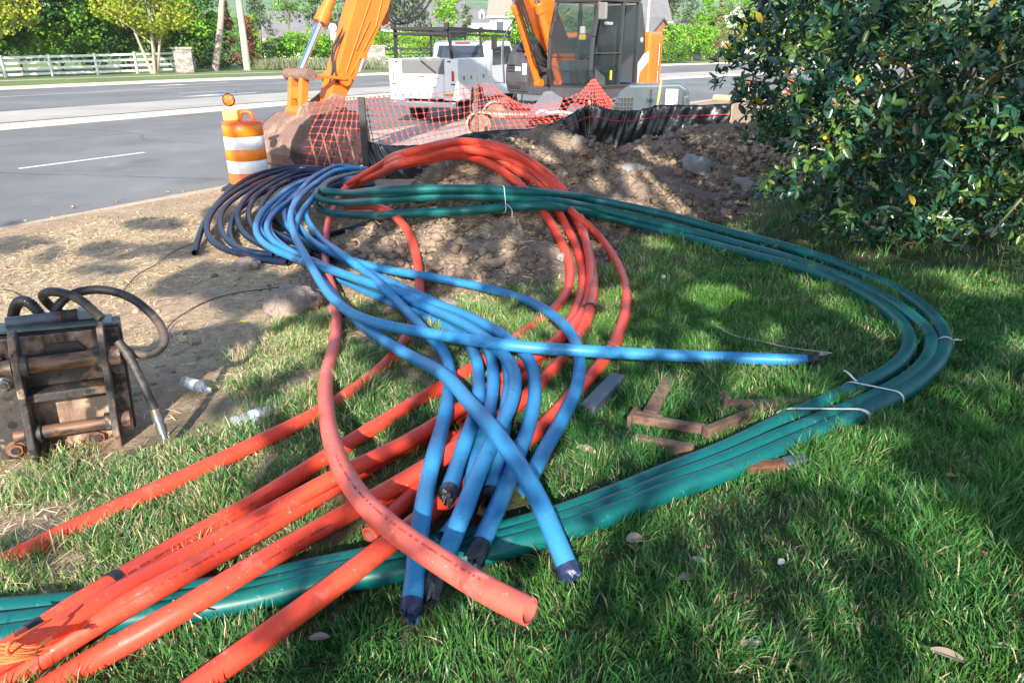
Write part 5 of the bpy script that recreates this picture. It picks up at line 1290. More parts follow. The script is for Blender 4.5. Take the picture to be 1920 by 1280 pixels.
# ---------------------------------------------------------------- grey machine cover with grille behind the silt fence
def machine():
    t = thing('grey_generator', 'dark grey machine cover with a square holed grille behind the silt fence', 'generator', at_y(1215, 200, 14.2), R(-12))
    g = mat('generator_paint', (.06, .08, .095), .35, coat=.3, layers=[(3, (.085, .105, .12), .4, .7)])
    zb = .3-t.location.z
    t.location.z = .25
    X = (1, 0, 0); Z = (0, 0, 1)
    prof = [(-.78, .0), (-.74, .55), (-.52, 1.05), (-.35, 1.17), (.55, 1.20), (.72, 1.10), (.76, .0)]
    mb = MB(); mb.prism(prof, (0, -.35, 0), X, Z, (0, .8, 0)); b = mb.build('cover', g, t, .05)
    mb = MB()
    pb = P_bl
    for j in range(0):
        for i in range(0):
            z = .25+j*.085; x0 = -.66+.12*max(0, (z-.5))*1.3
            mb.box((x0+i*.062, -.356, z), (.042, .02, .055))
    mb.prism([(-.70, .22), (-.30, .22), (-.26, .95), (-.50, .95), (-.62, .7)], (0, -.362, 0), X, Z, (0, .012, 0)); gr_ = mb.build('grille', P_bl, b)
    mb = MB()
    for j in range(10): mb.box((-.46+.0*j, -.372, .24+j*.078), (.44-.10*max(0, (j-5)/4), .008, .018))
    for i in range(8): mb.box((-.68+i*.06+(.06 if i < 2 else 0), -.372, .58), (.016, .008, .72-.18*(i < 2)))
    mb.build('grille_bars', g, gr_)['kind'] = 'stuff'
    mb = MB(); mb.box((.05, -.36, .6), (.03, .02, 1.0)); mb.build('seam', P_bl, b)
    mb = MB(); mb.box((.42, -.40, .68), (.22, .03, .85)); mb.build('white_panel', P_wh, t, .01)
    mb = MB(); mb.box((.72, -.38, .6), (.12, .04, .8), Matrix.Rotation(R(-6), 3, 'Y')); mb.build('fin', g, t, .02)
machine()
wood = mat('stake_wood', (.50, .36, .21), .85, layers=[(10, (.36, .25, .14), .4, .7, (1, 1, .2))], bump=(40, .3, .005))
def stake(a, b, w, label, name='wooden_stake', m_=None, cat='stake', group=None, d=None):
    mb = MB(); mb.bar(a, b, w, d or w, (0, 1, 0)); o = mb.build(name, m_ or wood, bevel=.003, origin=a); return tag(o, label, cat, group)
stake(at_y(1230, 215, 12.6), at_y(1240, 148, 12.6), .04, 'tall thin wooden stake in front of the grey machine cover')
steelm = mat('grey_steel_plate', (.20, .21, .25), .45, .4, layers=[(4, (.28, .27, .27), .4, .7), (30, (.3, .22, .16), .62, .8)])
for (a, b, c, d, lab) in [((1020, 172), (1062, 166), (1045, 214), (985, 220), 'slanting grey steel plate propped on the near excavator track'), ((1075, 186), (1100, 180), (1100, 212), (1052, 222), 'smaller grey steel plate beside the first on the track')]:
    Yc = 17.3; q = [at_y(*a, Yc+.5), at_y(*b, Yc+.5), at_y(*c, Yc-.1), at_y(*d, Yc-.1)]
    mb = MB(); nn = (q[1]-q[0]).cross(q[3]-q[0]).normalized()*.03; mb.add(q+[v+nn for v in q], [(0, 1, 2, 3), (7, 6, 5, 4), (0, 4, 5, 1), (1, 5, 6, 2), (2, 6, 7, 3), (3, 7, 4, 0)])
    o = mb.build('steel_plate', steelm, bevel=.01, origin=q[3]); tag(o, lab, 'steel plate', 'steel plates on the track')
q = [at_y(*a, 16.9) for a in ((1005, 214), (1015, 208), (1030, 212), (1050, 210), (1075, 214))]
mb = MB(); mb.tube(spline(q, 6), .03, 6); o = mb.build('webbing_sling', M_str, origin=q[0]); tag(o, 'crumpled pale webbing sling lying on the near track', 'sling')
# ================================================================ SITE FENCES
def silt_fence():
    tops = [(688, 264, 11.6), (715, 271, 11.45), (780, 272, 11.3), (835, 262, 11.3), (885, 249, 11.5), (950, 243, 11.7), (1012, 239, 11.7), (1050, 224, 11.6), (1085, 206, 11.4), (1107, 196, 11.3), (1150, 206, 11.4), (1190, 207, 11.5), (1237, 197, 11.6), (1300, 197, 11.6), (1372, 194, 11.6)]
    T = spline([at_y(*a) for a in tops], 22); n = len(T)
    t = thing('silt_fence', 'black plastic silt fence sagging between stakes behind the mound', 'fence', (T[0][0], T[0][1], .1))
    m_ = 16; V = []
    tt = np.linspace(0, 1, n)
    post = np.array([0.0, .64, .80, 1.0])
    for j in range(m_+1):
        f = j/m_
        x = T[:, 0]; y = T[:, 1]; zt = T[:, 2]; zb = ground(x, y)-.05
        d = np.min(np.abs(tt[:, None]-post[None]), axis=1)
        # folds radiate down from the stakes
        k = (fbm(tt*85+f*5*np.sign(tt-.64), np.full(n, f*.8), 4, 15)-.5)*.22*(.25+np.exp(-d*9)) + (fbm(tt*30, np.full(n, f*4), 3, 5)-.5)*.14*(.3+f) + .10*np.sin(math.pi*f)*np.minimum(d*6, 1)*.6
        V.append(np.stack([x+.1*k, y-k, zt*(1-f)+zb*f], -1))
    V = np.stack(V, 0); i = np.arange((m_+1)*n).reshape(m_+1, n)
    F = np.stack([i[:-1, :-1], i[:-1, 1:], i[1:, 1:], i[1:, :-1]], -1).reshape(-1, 4)
    V = V.reshape(-1, 3)-np.array(t.location)
    mm = mat('silt_fabric', (.012, .012, .015), .33, spec=.6, layers=[(3, (.03, .03, .035), .45, .7)], bump=(9, .5, .03))
    o = link('fabric', npmesh('fabric', V, [F], True), mm, t); s = o.modifiers.new('thickness', 'SOLIDIFY'); s.thickness = .004
    red = mat('red_stripe', (.6, .03, .03), .5); mb = MB()
    q = T.copy(); q[:, 2] -= .16*(T[:, 2]-ground(T[:, 0], T[:, 1]))+.02; q[:, 1] -= .055
    mb.tube(q[n*6//14:], .006, 4, False); mb.build('red_stripe', red, t, world=True)
    for k, (px, py, Y) in enumerate([(1105, 192, 11.36), (1237, 194, 11.66), (1373, 190, 11.66)]):
        a = at_y(px, py, Y); mb = MB(); mb.bar((a.x, a.y, float(ground(a.x, a.y))-.1), a+Vector((0, 0, .03)), .035, .035, (0, 1, 0)); mb.build('stake', wood, t, .003, world=True)
silt_fence()
dkpost = mat('dark_metal_post', (.06, .075, .075), .55, layers=[(12, (.12, .11, .10), .5, .7)])
p1 = at_y(690, 330, 11.7); p1t = at_y(677, 182, 11.6)
stake((p1.x, p1.y-.05, 0), p1t, .10, 'flat grey fence post leaning between the bucket and the silt fence', 'fence_post', mat('grey_post', (.045, .042, .045), .7, layers=[(8, (.08, .072, .07), .45, .7, (1, 1, .2))]), 'fence post', 'posts holding the orange net', .07)
p2 = at_y(896, 276, 15.4); p2t = at_y(891, 143, 15.4)
stake((p2.x, p2.y-.05, 0), p2t, .085, 'thin dark green fence post in front of the truck wheel', 'fence_post', dkpost, 'fence post', 'posts holding the orange net', .07)
netm = mat('orange_net', (.66, .085, .065), .7)
def net():
    t = thing('safety_net', 'orange plastic safety netting strung across the posts', 'netting', (p1.x, p1.y, .0))
    mb = MB()
    def panel(tp, bt, nx, ny, seed, wob=.055):
        T = spline(tp, 16); B = spline(bt, 16)
        def smp(C, n):
            d = np.concatenate([[0], np.cumsum(np.linalg.norm(np.diff(C, axis=0), axis=1))]); s_ = np.linspace(0, d[-1], n); return np.stack([np.interp(s_, d, C[:, k]) for k in range(3)], -1)
        T = smp(T, nx); B = smp(B, nx); f = np.linspace(0, 1, ny)[:, None, None]
        G = T[None]*(1-f)+B[None]*f
        I, J = np.meshgrid(np.arange(nx), np.arange(ny))
        G[..., 1] += (fbm(I*.13, J*.2, 3, seed)-.5)*wob*4; G[..., 0] += (fbm(I*.15+9, J*.25, 3, seed+1)-.5)*wob; G[..., 2] += (fbm(I*.12, J*.3+5, 3, seed+2)-.5)*wob
        for i in range(nx): mb.tube(G[:, i], .0052, 4, False)
        for j in range(ny): mb.tube(G[j], .0036, 4, False)
        for i in range(nx):
            for j in range(ny):
                g = G[j, i]; r = .023
                mb.add([g+np.array([r, -.006, 0]), g+np.array([0, -.006, r*1.1]), g+np.array([-r, -.006, 0]), g+np.array([0, -.006, -r*1.1]), g+np.array([0, -.012, 0]), g+np.array([0, .004, 0])], [(0, 1, 4), (1, 2, 4), (2, 3, 4), (3, 0, 4), (1, 0, 5), (2, 1, 5), (3, 2, 5), (0, 3, 5)])
    Y1 = 11.75
    panel([at_y(590, 192, 12.9), at_y(625, 186, 12.8), at_y(677, 186, Y1)], [at_y(533, 306, 12.6), at_y(600, 318, 12.3), at_y(688, 325, Y1)], 10, 11, 1)
    panel([at_y(677, 186, Y1), at_y(740, 178, 13.2), at_y(820, 176, 14.2), at_y(891, 163, 15.3)], [at_y(690, 272, Y1), at_y(760, 278, 13.0), at_y(830, 262, 14.2), at_y(895, 250, 15.3)], 19, 9, 2)
    panel([at_y(891, 163, 15.3), at_y(915, 158, 15.6), at_y(940, 175, 16)], [at_y(895, 250, 15.3), at_y(960, 246, 15.5), at_y(1050, 236, 15.7)], 13, 8, 3, .05)
    panel([at_y(940, 190, 16), at_y(1010, 196, 16.2), at_y(1060, 186, 16.4), at_y(1100, 170, 16.5)], [at_y(960, 246, 15.6), at_y(1010, 240, 15.7), at_y(1080, 228, 16.0), at_y(1130, 205, 16.2)], 17, 7, 4, .04)
    panel([at_y(1108, 152, 16.4), at_y(1112, 151, 16.4), at_y(1117, 152, 16.4)], [at_y(1075, 196, 16.2), at_y(1110, 200, 16.2), at_y(1148, 196, 16.2)], 9, 8, 5, .03)
    panel([at_y(1117, 160, 16.4), at_y(1122, 165, 16.4)], [at_y(1125, 200, 16.2), at_y(1165, 208, 16.2)], 8, 8, 6, .03)
    mb.build('net_mesh', netm, t, world=True)
net()
# ================================================================ QUICK COUPLER (front left)
rust = mat('burnt_steel', (.055, .05, .05), .5, .3, layers=[(3.5, (.30, .20, .14), .52, .60), (11, (.42, .30, .21), .60, .70), (26, (.03, .027, .027), .56, .66)], bump=(25, .4, .01))
rustpin = mat('rusty_pin', (.22, .12, .075), .5, .3, layers=[(5, (.06, .045, .04), .48, .58, (1, 3, 3)), (9, (.40, .28, .20), .58, .68), (14, (.32, .10, .03), .60, .68)], bump=(20, .25, .005))
dusty = mat('dusty_shaded_plate', (.24, .155, .11), .75, layers=[(3.5, (.045, .035, .03), .42, .55, (3, 1, .5)), (14, (.52, .37, .26), .5, .7), (30, (.33, .12, .05), .64, .76)], bump=(30, .3, .005))  # tan is dust; the dark patches paint dappled shade into the steel
boltm = mat('bolt_steel', (.22, .25, .28), .35, .8, layers=[(20, (.25, .17, .11), .5, .7)])
hosem = mat('dirty_hose', (.025, .024, .024), .6, layers=[(3, (.22, .165, .12), .55, .70), (12, (.10, .07, .055), .5, .7)], bump=(60, .2, .004))
def coupler():
    b0 = surf(140, 842, 0); 
    t = thing('quick_coupler', 'scorched steel excavator attachment plate with pins and hoses', 'coupler', (b0.x-.0, b0.y-.02, b0.z-.01))
    A = R(28)
    t.rotation_euler = (R(-3), R(3), A)
    X = (1, 0, 0); Y = (0, 1, 0); Z = (0, 0, 1)
    hw = .262; Ht = .545
    mb = MB(); mb.box((0, .055, Ht/2), (2*hw-.02, .02, Ht-.004)); mb.build('back_plate', dusty, t, .004)
    mb = MB(); mb.box((0, .25, Ht/2-.02), (2*hw, .018, Ht-.05)); mb.box((hw-.01, .175, Ht/2), (.02, .13, Ht)); mb.box((-hw+.01, .175, Ht/2), (.02, .13, Ht)); mb.box((0, .175, Ht-.012), (2*hw, .15, .02)); mb.build('housing', rust, t, .004)
    mb = MB(); mb.box((-hw+.05, .04, Ht/2), (.12, .018, Ht-.02)); fp = mb.build('flange_plate', rust, t, .003)
    for s_, x in ((-1, -.13), (1, .185)):
        pts = [(-.09, .02), (-.115, .10), (-.10, .22), (-.095, Ht-.12), (-.09, Ht-.02), (-.06, Ht+.035), (-.02, Ht+.05), (.03, Ht+.035), (.085, Ht-.06), (.085, .02)]
        mb = MB(); mb.prism([(a, b) for a, b in pts], (x-.014, 0, 0), Y, Z, (.028, 0, 0)); mb.build('cheek_plate', rust, t, .006)
    for z, y, r in ((Ht-.10, -.045, .034), (.145, -.05, .028)):
        mb = MB(); mb.cyl((-.12, y, z), (.175, y, z), r, seg=24); pn = mb.build('pin', rustpin, t)
        for xx in (-.105, .16): mb = MB(); mb.cyl((xx-.012, y, z), (xx+.012, y, z), r*1.45, seg=24); mb.build('collar', rust, pn, .003)
        mb = MB(); mb.cyl((.195, y, z), (.245, y, z), r*1.25, seg=20); mb.build('pin_end', rustpin, pn, .003); mb = MB(); mb.cyl((-.15, y, z), (-.19, y, z), r*1.0, seg=20); mb.build('pin_end', rustpin, pn, .003)
    mb = MB(); mb.box((.028, 0.0, Ht-.235), (.30, .10, .018)); mb.box((.028, -.05, Ht-.245), (.30, .012, .035)); mb.build('shelf', rust, t, .003)
    mb = MB(); mb.prism([(-.13, 0), (-.05, 0), (-.02, .04), (.08, .04), (.11, 0), (.17, 0), (.17, -.14), (-.13, -.14)], (.01, .03, Ht-.08), X, Z, (0, .015, 0)); mb.build('stiffener', rust, t, .003)
    def bolt(x, y, z, r=.024, m_=boltm, nut=True):
        mb = MB(); mb.cyl((x, y, z), (x, y-.022, z), r, seg=6); mb.cyl((x, y+.002, z), (x, y-.004, z), r*1.25, seg=20); b = mb.build('bolt', m_, t, .002)
        mb = MB(); mb.cyl((x, y-.024, z), (x, y-.030, z), r*.55, seg=14); mb.build('bolt_tip', rust, b)
    bolt(-.205, .031, Ht-.08, .024, rust); bolt(-.20, .031, Ht-.19, .024); bolt(-.205, .031, .055, .030, rustpin); bolt(-.06, .045, .03, .028, rustpin); bolt(.105, .045, .045, .030, rustpin); bolt(.225, .045, Ht-.19, .020)
    mb = MB(); mb.cyl((-.2, .033, .165), (-.2, .029, .165), .017, seg=18); mb.build('bolt_hole', M_hole, fp)
    # deck on top with valve block
    mb = MB(); mb.box((-.02, .17, Ht+.01), (.50, .15, .012), Matrix.Rotation(R(1), 3, 'Y')); mb.build('top_plate', mat('green_grey_steel', (.14, .17, .16), .45, .3, layers=[(9, (.07, .08, .08), .5, .7)]), t, .003)
    mb = MB(); mb.cyl((-.17, .19, Ht+.030), (.02, .19, Ht+.034), .025, seg=20); cy = mb.build('ram_barrel', mat('blue_grey_paint', (.10, .13, .16), .4, layers=[(8, (.06, .08, .1), .5, .7)]), t)
    mb = MB(); mb.cyl((.02, .19, Ht+.034), (.035, .19, Ht+.034), .0265, seg=20); mb.build('ram_ring', mat('maroon', (.16, .03, .06), .5), cy)
    mb = MB(); mb.cyl((.035, .19, Ht+.034), (.10, .19, Ht+.036), .028, seg=20); mb.build('ram_sleeve', P_bl, cy)
    mb = MB(); mb.prism([(.10, .02), (.20, .02), (.16, .06), (.10, .06)], (0, .15, Ht), X, Z, (0, .09, 0)); mb.build('valve_block', mat('block_grey', (.12, .15, .18), .4), t, .006)
    return t
cp_t = coupler()
bpy.context.view_layer.update()
def hose(label, pts, r, m_=None, ribs=None, name='hydraulic_hose'):
    P = [at_y(*a) for a in pts]; C = spline(P, 12)
    mb = MB(); 
    if ribs:
        d = np.concatenate([[0], np.cumsum(np.linalg.norm(np.diff(C, axis=0), axis=1))]); n = int(d[-1]/.0035); s_ = np.linspace(0, d[-1], n)
        C = np.stack([np.interp(s_, d, C[:, k]) for k in range(3)], -1); rr = r*(1+.10*np.sin(s_/.013*6.283)); mb.tube(C, rr, 14)
    else: mb.tube(C, r, 14)
    o = mb.build(name, m_ or hosem, origin=P[0]); return tag(o, label, 'hose', 'hydraulic hoses of the coupler')
Yc = 2.85
h1 = hose('black hydraulic hose making the large dusty loop behind the coupler', [(100, 602, 3.02), (108, 575, 3.05), (135, 552, 3.08), (185, 543, 3.12), (240, 556, 3.12), (285, 590, 3.08), (306, 622, 3.02), (306, 645, 2.97), (285, 662, 2.93), (250, 662, 2.9), (228, 650, 2.9)], .0195)
h2 = hose('black hydraulic hose curling back into the coupler cheek', [(128, 594, 3.05), (100, 578, 3.1), (82, 560, 3.08), (86, 549, 3.0), (110, 548, 2.95), (150, 562, 2.92), (190, 597, 2.90)], .0195)
h3 = hose('hydraulic hose hanging down the right side to a steel fitting in the grass', [(222, 640, 2.88), (240, 665, 2.86), (258, 700, 2.83), (275, 735, 2.80), (292, 770, 2.78)], .019)
mb = MB(); q0 = at_y(290, 766, 2.782); q1 = at_y(298, 790, 2.77); q2 = at_y(309, 822, 2.75); mb.cyl(q0, q1, .024, seg=20); mb.cyl(q1, q1.lerp(q2, .2), .018, seg=16); mb.cyl(q1.lerp(q2, .2), q1.lerp(q2, .7), .022, seg=6); mb.cyl(q1.lerp(q2, .7), q2, .015, seg=14)
o = mb.build('hose_fitting', boltm, h3, origin=h3.location); o.location = (0, 0, 0)
rib = mat('corrugated_black', (.018, .018, .02), .4, layers=[(3, (.05, .045, .04), .5, .7)])
h4 = hose('ribbed black sleeve arching over the yellow part at the left edge', [(85, 606, 3.02), (72, 585, 3.02), (52, 566, 3.03), (36, 566, 3.05), (26, 585, 3.08), (24, 612, 3.1)], .0225, rib, True)
h5 = hose('ribbed black sleeve running level out of the left edge of the photo', [(40, 616, 2.95), (15, 617, 2.97), (-60, 616, 3.0), (-120, 640, 3.05)], .0185, rib, True)
hose('smooth pale dusty hose low at the left edge below the ribbed sleeves', [(20, 684, 2.95), (0, 695, 2.97), (-60, 720, 3.0)], .018, mat('dusty_hose', (.36, .29, .22), .8))
# yellow part behind
y0 = surf(70, 622, 0)
t = thing('yellow_machine_part', 'battered yellow machine part half hidden behind the coupler', 'machine part', at_y(78, 632, 3.35) )
t.location.z = float(H(t.location.x, t.location.y))
yp = mat('chipped_yellow', (.72, .44, .03), .5, layers=[(9, (.55, .33, .04), .45, .7), (30, (.16, .12, .08), .62, .72)])
mb = MB(); mb.prism([(-.16, 0), (.22, 0), (.22, .10), (.05, .13), (-.02, .20), (-.14, .20)], (0, -.1, 0), (1, 0, 0), (0, 0, 1), (0, .25, 0)); mb.build('yellow_casting', yp, t, .02)
mb = MB(); mb.tube(spline([(.08, 0, .12), (.12, 0, .30), (.20, 0, .34), (.24, 0, .28)], 6), .02, 8); mb.build('lifting_eye', P_gy, t)
# ================================================================ STEEL TOOLS IN THE GRASS
rs1 = mat('rusty_tool_steel', (.15, .085, .058), .85, .1, layers=[(5, (.24, .145, .10), .45, .62), (25, (.11, .06, .04), .5, .7)], bump=(40, .5, .005))
rs2 = mat('dark_channel_steel', (.10, .12, .15), .45, .3, layers=[(6, (.16, .15, .15), .45, .7), (30, (.28, .18, .12), .58, .7)], bump=(40, .3, .005))
def tool(name, label, a, b, w, h, m_=rs1, la=.02, lb=.02, plate=None, cat='steel bar', taper=1.0):
    A = surf(a[0], a[1], la+.018); B = surf(b[0], b[1], lb+.018)
    mb = MB(); mb.bar(A, B, w, h); 
    for k in range(len(mb.V)-4, 0): pass
    o = mb.build(name, m_, bevel=.006, origin=A); tag(o, label, cat, 'steel pieces lying in the grass')
    C = np.linspace(np.array(A), np.array(B), 60); occ_mark(np.array([(p[0], p[1], float(ground(p[0], p[1]))) for p in C]), w*.75+.012)
    if plate:
        M = plate; P = MB(); d = (B-A).normalized(); up = Vector((0, 0, 1)); sd = d.cross(up).normalized()
        e = A if M[0] == 'a' else B; P.bar(e-sd*M[1]/2+d*M[3], e+sd*M[1]/2+d*M[3], .018, M[2]); q = P.build('end_plate', m_, o, .003, origin=A); q.location = (0, 0, 0)
    return o
tool('steel_channel', 'dark painted steel channel lying just right of the orange pipes', (1100, 770), (1160, 708), .075, .05, rs2, .02, .03)
tool('steel_spade_bar', 'thick rusty bar pointing away with a worn foot plate at its near end', (1218, 778), (1254, 712), .062, .04, rs1, .025, .03, ('a', .12, .03, -.01))
tool('steel_bar', 'rusty bar lying crosswise with a hooked block at its left end', (1185, 783), (1330, 806), .035, .04, rs1, .02, .015, ('a', .11, .06, .0))
tool('steel_bar', 'rusty bar running up from the crosswise bar to under the green pipes', (1322, 812), (1460, 758), .04, .05, rs1, .02, .02)
tool('steel_bar', 'short rusty bar nearest the viewer with a rounded end', (1186, 824), (1300, 845), .04, .05, rs1, .02, .02)
tool('steel_bar', 'grey rusty bar with an upright flat end plate, farthest right', (1362, 762), (1520, 757), .045, .05, rs1, .015, .015, ('a', .05, .14, -.01))
tool('steel_block', 'rough brown rusted block poking out under the green pipes', (1400, 886), (1468, 878), .05, .07, mat('flaking_rust', (.16, .065, .03), .95, layers=[(20, (.09, .04, .02), .45, .65)], bump=(60, .8, .01)), .0, .0)
tool('steel_channel', 'dark square channel offcut beside the rusted block', (1470, 874), (1514, 866), .05, .06, rs2, .01, .01)
# ================================================================ SMALL THINGS
def bottle(px, py, a, label):
    p = surf(px, py, .04); t = thing('plastic_bottle', label, 'bottle', p, a, 'empty clear plastic bottles in the grass')
    pm = mat('clear_plastic', (.60, .68, .76), .12, spec=.8, alpha=.28, bump=(25, .6, .01))
    prof = [(.001, -.10), (.028, -.098), (.031, -.09), (.029, -.05), (.031, -.03), (.029, 0), (.031, .03), (.029, .05), (.022, .08), (.013, .095), (.013, .11)]
    M = Matrix.Rotation(R(88), 3, 'Y'); mb = MB(); mb.lathe(prof, seg=20, M=M); mb.build('bottle_body', pm, t)
    mb = MB(); mb.lathe([(.0315, -.02), (.032, -.02), (.032, .03), (.0315, .03)], seg=20, M=M); mb.build('wrapper', mat('bottle_wrapper', (.55, .62, .75), .4, layers=[(30, (.8, .75, .3), .6, .66)]), t)
    mb = MB(); mb.lathe([(.015, .108), (.015, .125), (.001, .125)], seg=14, M=M); mb.build('cap', P_wh, t)
bottle(366, 722, R(-35), 'crushed clear bottle nearest the hose fitting'); bottle(474, 780, R(40), 'clear bottle lying just above the lone orange pipe')
def leaf_thing(px, py, L, W, a, col, label, name='fallen_leaf', lift=.028, grp='fallen dry leaves on the lawn', curl=.35, cat='leaf'):
    p = surf(px, py, lift); n = 9; V = []; F = []
    for i in range(n):
        f = i/(n-1); w = W*math.sin(math.pi*min(1, f*.94+.06))**.7*.5
        for s_ in (-1, 0, 1): V.append(((f-.5)*L, s_*w, curl*(w*abs(s_)*1.3+L*.12*math.sin(f*3.1+.5))))
    for i in range(n-1):
        for j in range(2): F.append((i*3+j, i*3+j+1, (i+1)*3+j+1, (i+1)*3+j))
    me = bpy.data.meshes.new(name); me.from_pydata(V, [], F)
    o = link(name, me, mat('leaf_%02d%02d%02d' % tuple(int(c*99) for c in col), col, .7, layers=[(30, tuple(c*.6 for c in col), .5, .7)]), None, p); o.rotation_euler = (RNG.uniform(-.3, .3), RNG.uniform(-.3, .3), a)
    s = o.modifiers.new('thickness', 'SOLIDIFY'); s.thickness = .0012
    return tag(o, label, cat, grp)
leaf_thing(1410, 1207, .075, .022, R(4), (.42, .38, .40), 'long greyish curled leaf low in the foreground')
leaf_thing(1508, 1250, .045, .03, R(-20), (.45, .30, .05), 'yellow-brown leaf near the bottom edge, right of centre')
leaf_thing(1738, 988, .05, .022, R(25), (.50, .36, .24), 'tan pointed leaf in the sunlit patch at right')
leaf_thing(1790, 958, .05, .03, R(-15), (.22, .16, .14), 'dark brown leaf right of the tan pointed leaf')
leaf_thing(1845, 1040, .045, .02, R(-30), (.24, .15, .11), 'small curled dark leaf on the right lawn')
leaf_thing(1785, 893, .04, .03, R(0), (.38, .22, .07), 'small rust brown leaf high on the right lawn')
leaf_thing(1312, 1053, .06, .03, R(-15), (.25, .19, .16), 'brown leaf in the grass below the green pipes')
leaf_thing(1290, 1085, .06, .04, R(10), (.20, .15, .14), 'dull brown leaf just under the other brown leaf')
leaf_thing(1190, 1010, .06, .04, R(20), (.33, .24, .17), 'light brown leaf right of the crossing blue pipe end')
leaf_thing(1100, 845, .09, .045, R(-25), (.45, .33, .22), 'crumpled beige leaf in the sun left of the rusty bars')
leaf_thing(1780, 1230, .10, .03, R(-10), (.22, .17, .13), 'long dark leaf at the bottom right')
leaf_thing(1885, 1215, .06, .03, R(-20), (.50, .40, .32), 'pale leaf at the bottom right corner')
leaf_thing(1465, 1053, .03, .02, R(40), (.5, .47, .45), 'tiny white petal in the middle of the right lawn')
leaf_thing(1545, 665, .07, .03, R(10), (.42, .34, .26), 'torn tan scrap beyond the taped end of the long blue pipe')
leaf_thing(638, 985, .05, .02, R(50), (.50, .50, .52), 'white paper scrap beside the short orange pipe end')
leaf_thing(600, 1195, .06, .025, R(5), (.2, .15, .13), 'dark brown leaf at the bottom centre')
leaf_thing(455, 605, .05, .03, R(30), (.62, .48, .04), 'small yellow leaf on the straw')
# yellow leaf hanging by the blue pipes
leaf_thing(670, 612, .10, .03, R(100), (.75, .55, .03), 'bright yellow leaf standing in the grass under the blue pipes', grp=None, lift=.05, curl=.5)
# weeds by the bush
wg = mat('weed_green', (.16, .24, .07), .6)
for i, (px, py, h, lab) in enumerate([(1868, 523, .22, 'tallest weed stalk by the bush at the far right'), (1893, 527, .15, 'shorter weed stalk right of the tallest one'), (1762, 470, .16, 'weed stalk left of the bare litter patch'), (1662, 470, .12, 'leafy weed at the bush edge over the green pipe')]):
    p = surf(px, py, 0); t = thing('weed_stalk', lab, 'weed', p, 0, 'weed stalks along the bush')
    mb = MB(); mb.tube([(0, 0, 0), (.005, 0, h*.5), (0, .005, h)], [.003, .0025, .002], 6); mb.build('stem', wg, t)
    n = 14; ff = RNG.uniform(.05, 1, n); C = np.stack([0*ff, 0*ff, ff*h], -1); D = rand_unit(n); D[:, 2] = np.abs(D[:, 2])*.6
    link('leaves', leaf_mesh('leaves', C, D, rand_unit(n)*.4+np.array([0, 0, 1]), .05, .02, .15), wg, t)
# dandelion clock
p = surf(1242, 545, 0); t = thing('seed_head', 'single white dandelion seed head beyond the orange arc', 'dandelion', p)
mb = MB(); mb.tube([(0, 0, 0), (0, 0, .09)], .002, 5); mb.build('stem', wg, t); mb = MB(); mb.lathe([(.001, .016), (.011, .011), (.016, 0), (.011, -.011), (.001, -.016)], (0, 0, .1), 12); mb.build('seed_ball', mat('fluff', (.65, .65, .62), .9, alpha=.75), t)
# stray wires on the bare earth
wm = mat('black_wire', (.02, .02, .022), .5)
for pts, lab in [([(300, 640), (330, 598), (400, 560), (450, 548), (530, 538)], 'twisted black wire trailing left from the blue pipes'), ([(230, 545), (262, 512), (285, 500), (330, 470), (365, 455)], 'thin black wire running to the dark blue pipe end'), ([(-20, 540), (20, 545), (45, 560), (55, 570)], 'thin black wire at the left edge by the ribbed sleeve')]:
    C = spline([surf(a, b, .02) for a, b in pts], 12); mb = MB(); mb.tube(C, .004, 5); o = mb.build('loose_wire', wm, origin=C[0]); tag(o, lab, 'wire', 'loose black wires')
tw_ = mat('dry_stick', (.42, .35, .25), .8)
for pts, lab, r in [([(1345, 612), (1380, 630), (1430, 640), (1470, 650), (1560, 662)], 'long thin dry stick above the long blue pipe', .004), ([(325, 1125), (350, 1140), (378, 1158)], 'pale dry stalk lying on an orange pipe', .003), ([(1140, 640), (1160, 650), (1180, 660)], 'short dry stick by the orange arc', .003)]:
    C = spline([surf(a, b, .04 if r > .0035 else .09) for a, b in pts], 10); mb = MB(); mb.tube(C, r, 5); o = mb.build('dry_stick', tw_, origin=C[0]); tag(o, lab, 'stick', 'dry sticks')
# orange cord coil at the lower left corner
mb = MB(); c0 = surf(10, 1212, 0.200); 
for k in range(11):
    k = k*.65; w1, w2, w3 = RNG.uniform(-5, 5, 3)
    C = spline([surf(-70, 1195+k*6, 0.210), surf(0+w3, 1203+k*6+w1, 0.215), surf(30, 1206+k*5, 0.220), surf(60+w1, 1208+k*4+w2, 0.210), surf(88+w2*2, 1200+k*3+w3*2, 0.190)], 8); mb.tube(C, .0032, 6)
C = spline([surf(60, 1185, 0.230), surf(35, 1195, 0.250), surf(14, 1212, 0.260), surf(18, 1228, 0.220)], 8); mb.tube(C, .004, 6)
C = spline([surf(95, 1160, 0.220), surf(45, 1188, 0.250), surf(16, 1205, 0.260)], 8); mb.tube(C, .004, 6)
o = mb.build('orange_cord', mat('cord_orange', (.80, .17, .04), .7), origin=c0); tag(o, 'bundle of thin orange cord at the lower left corner', 'cord')
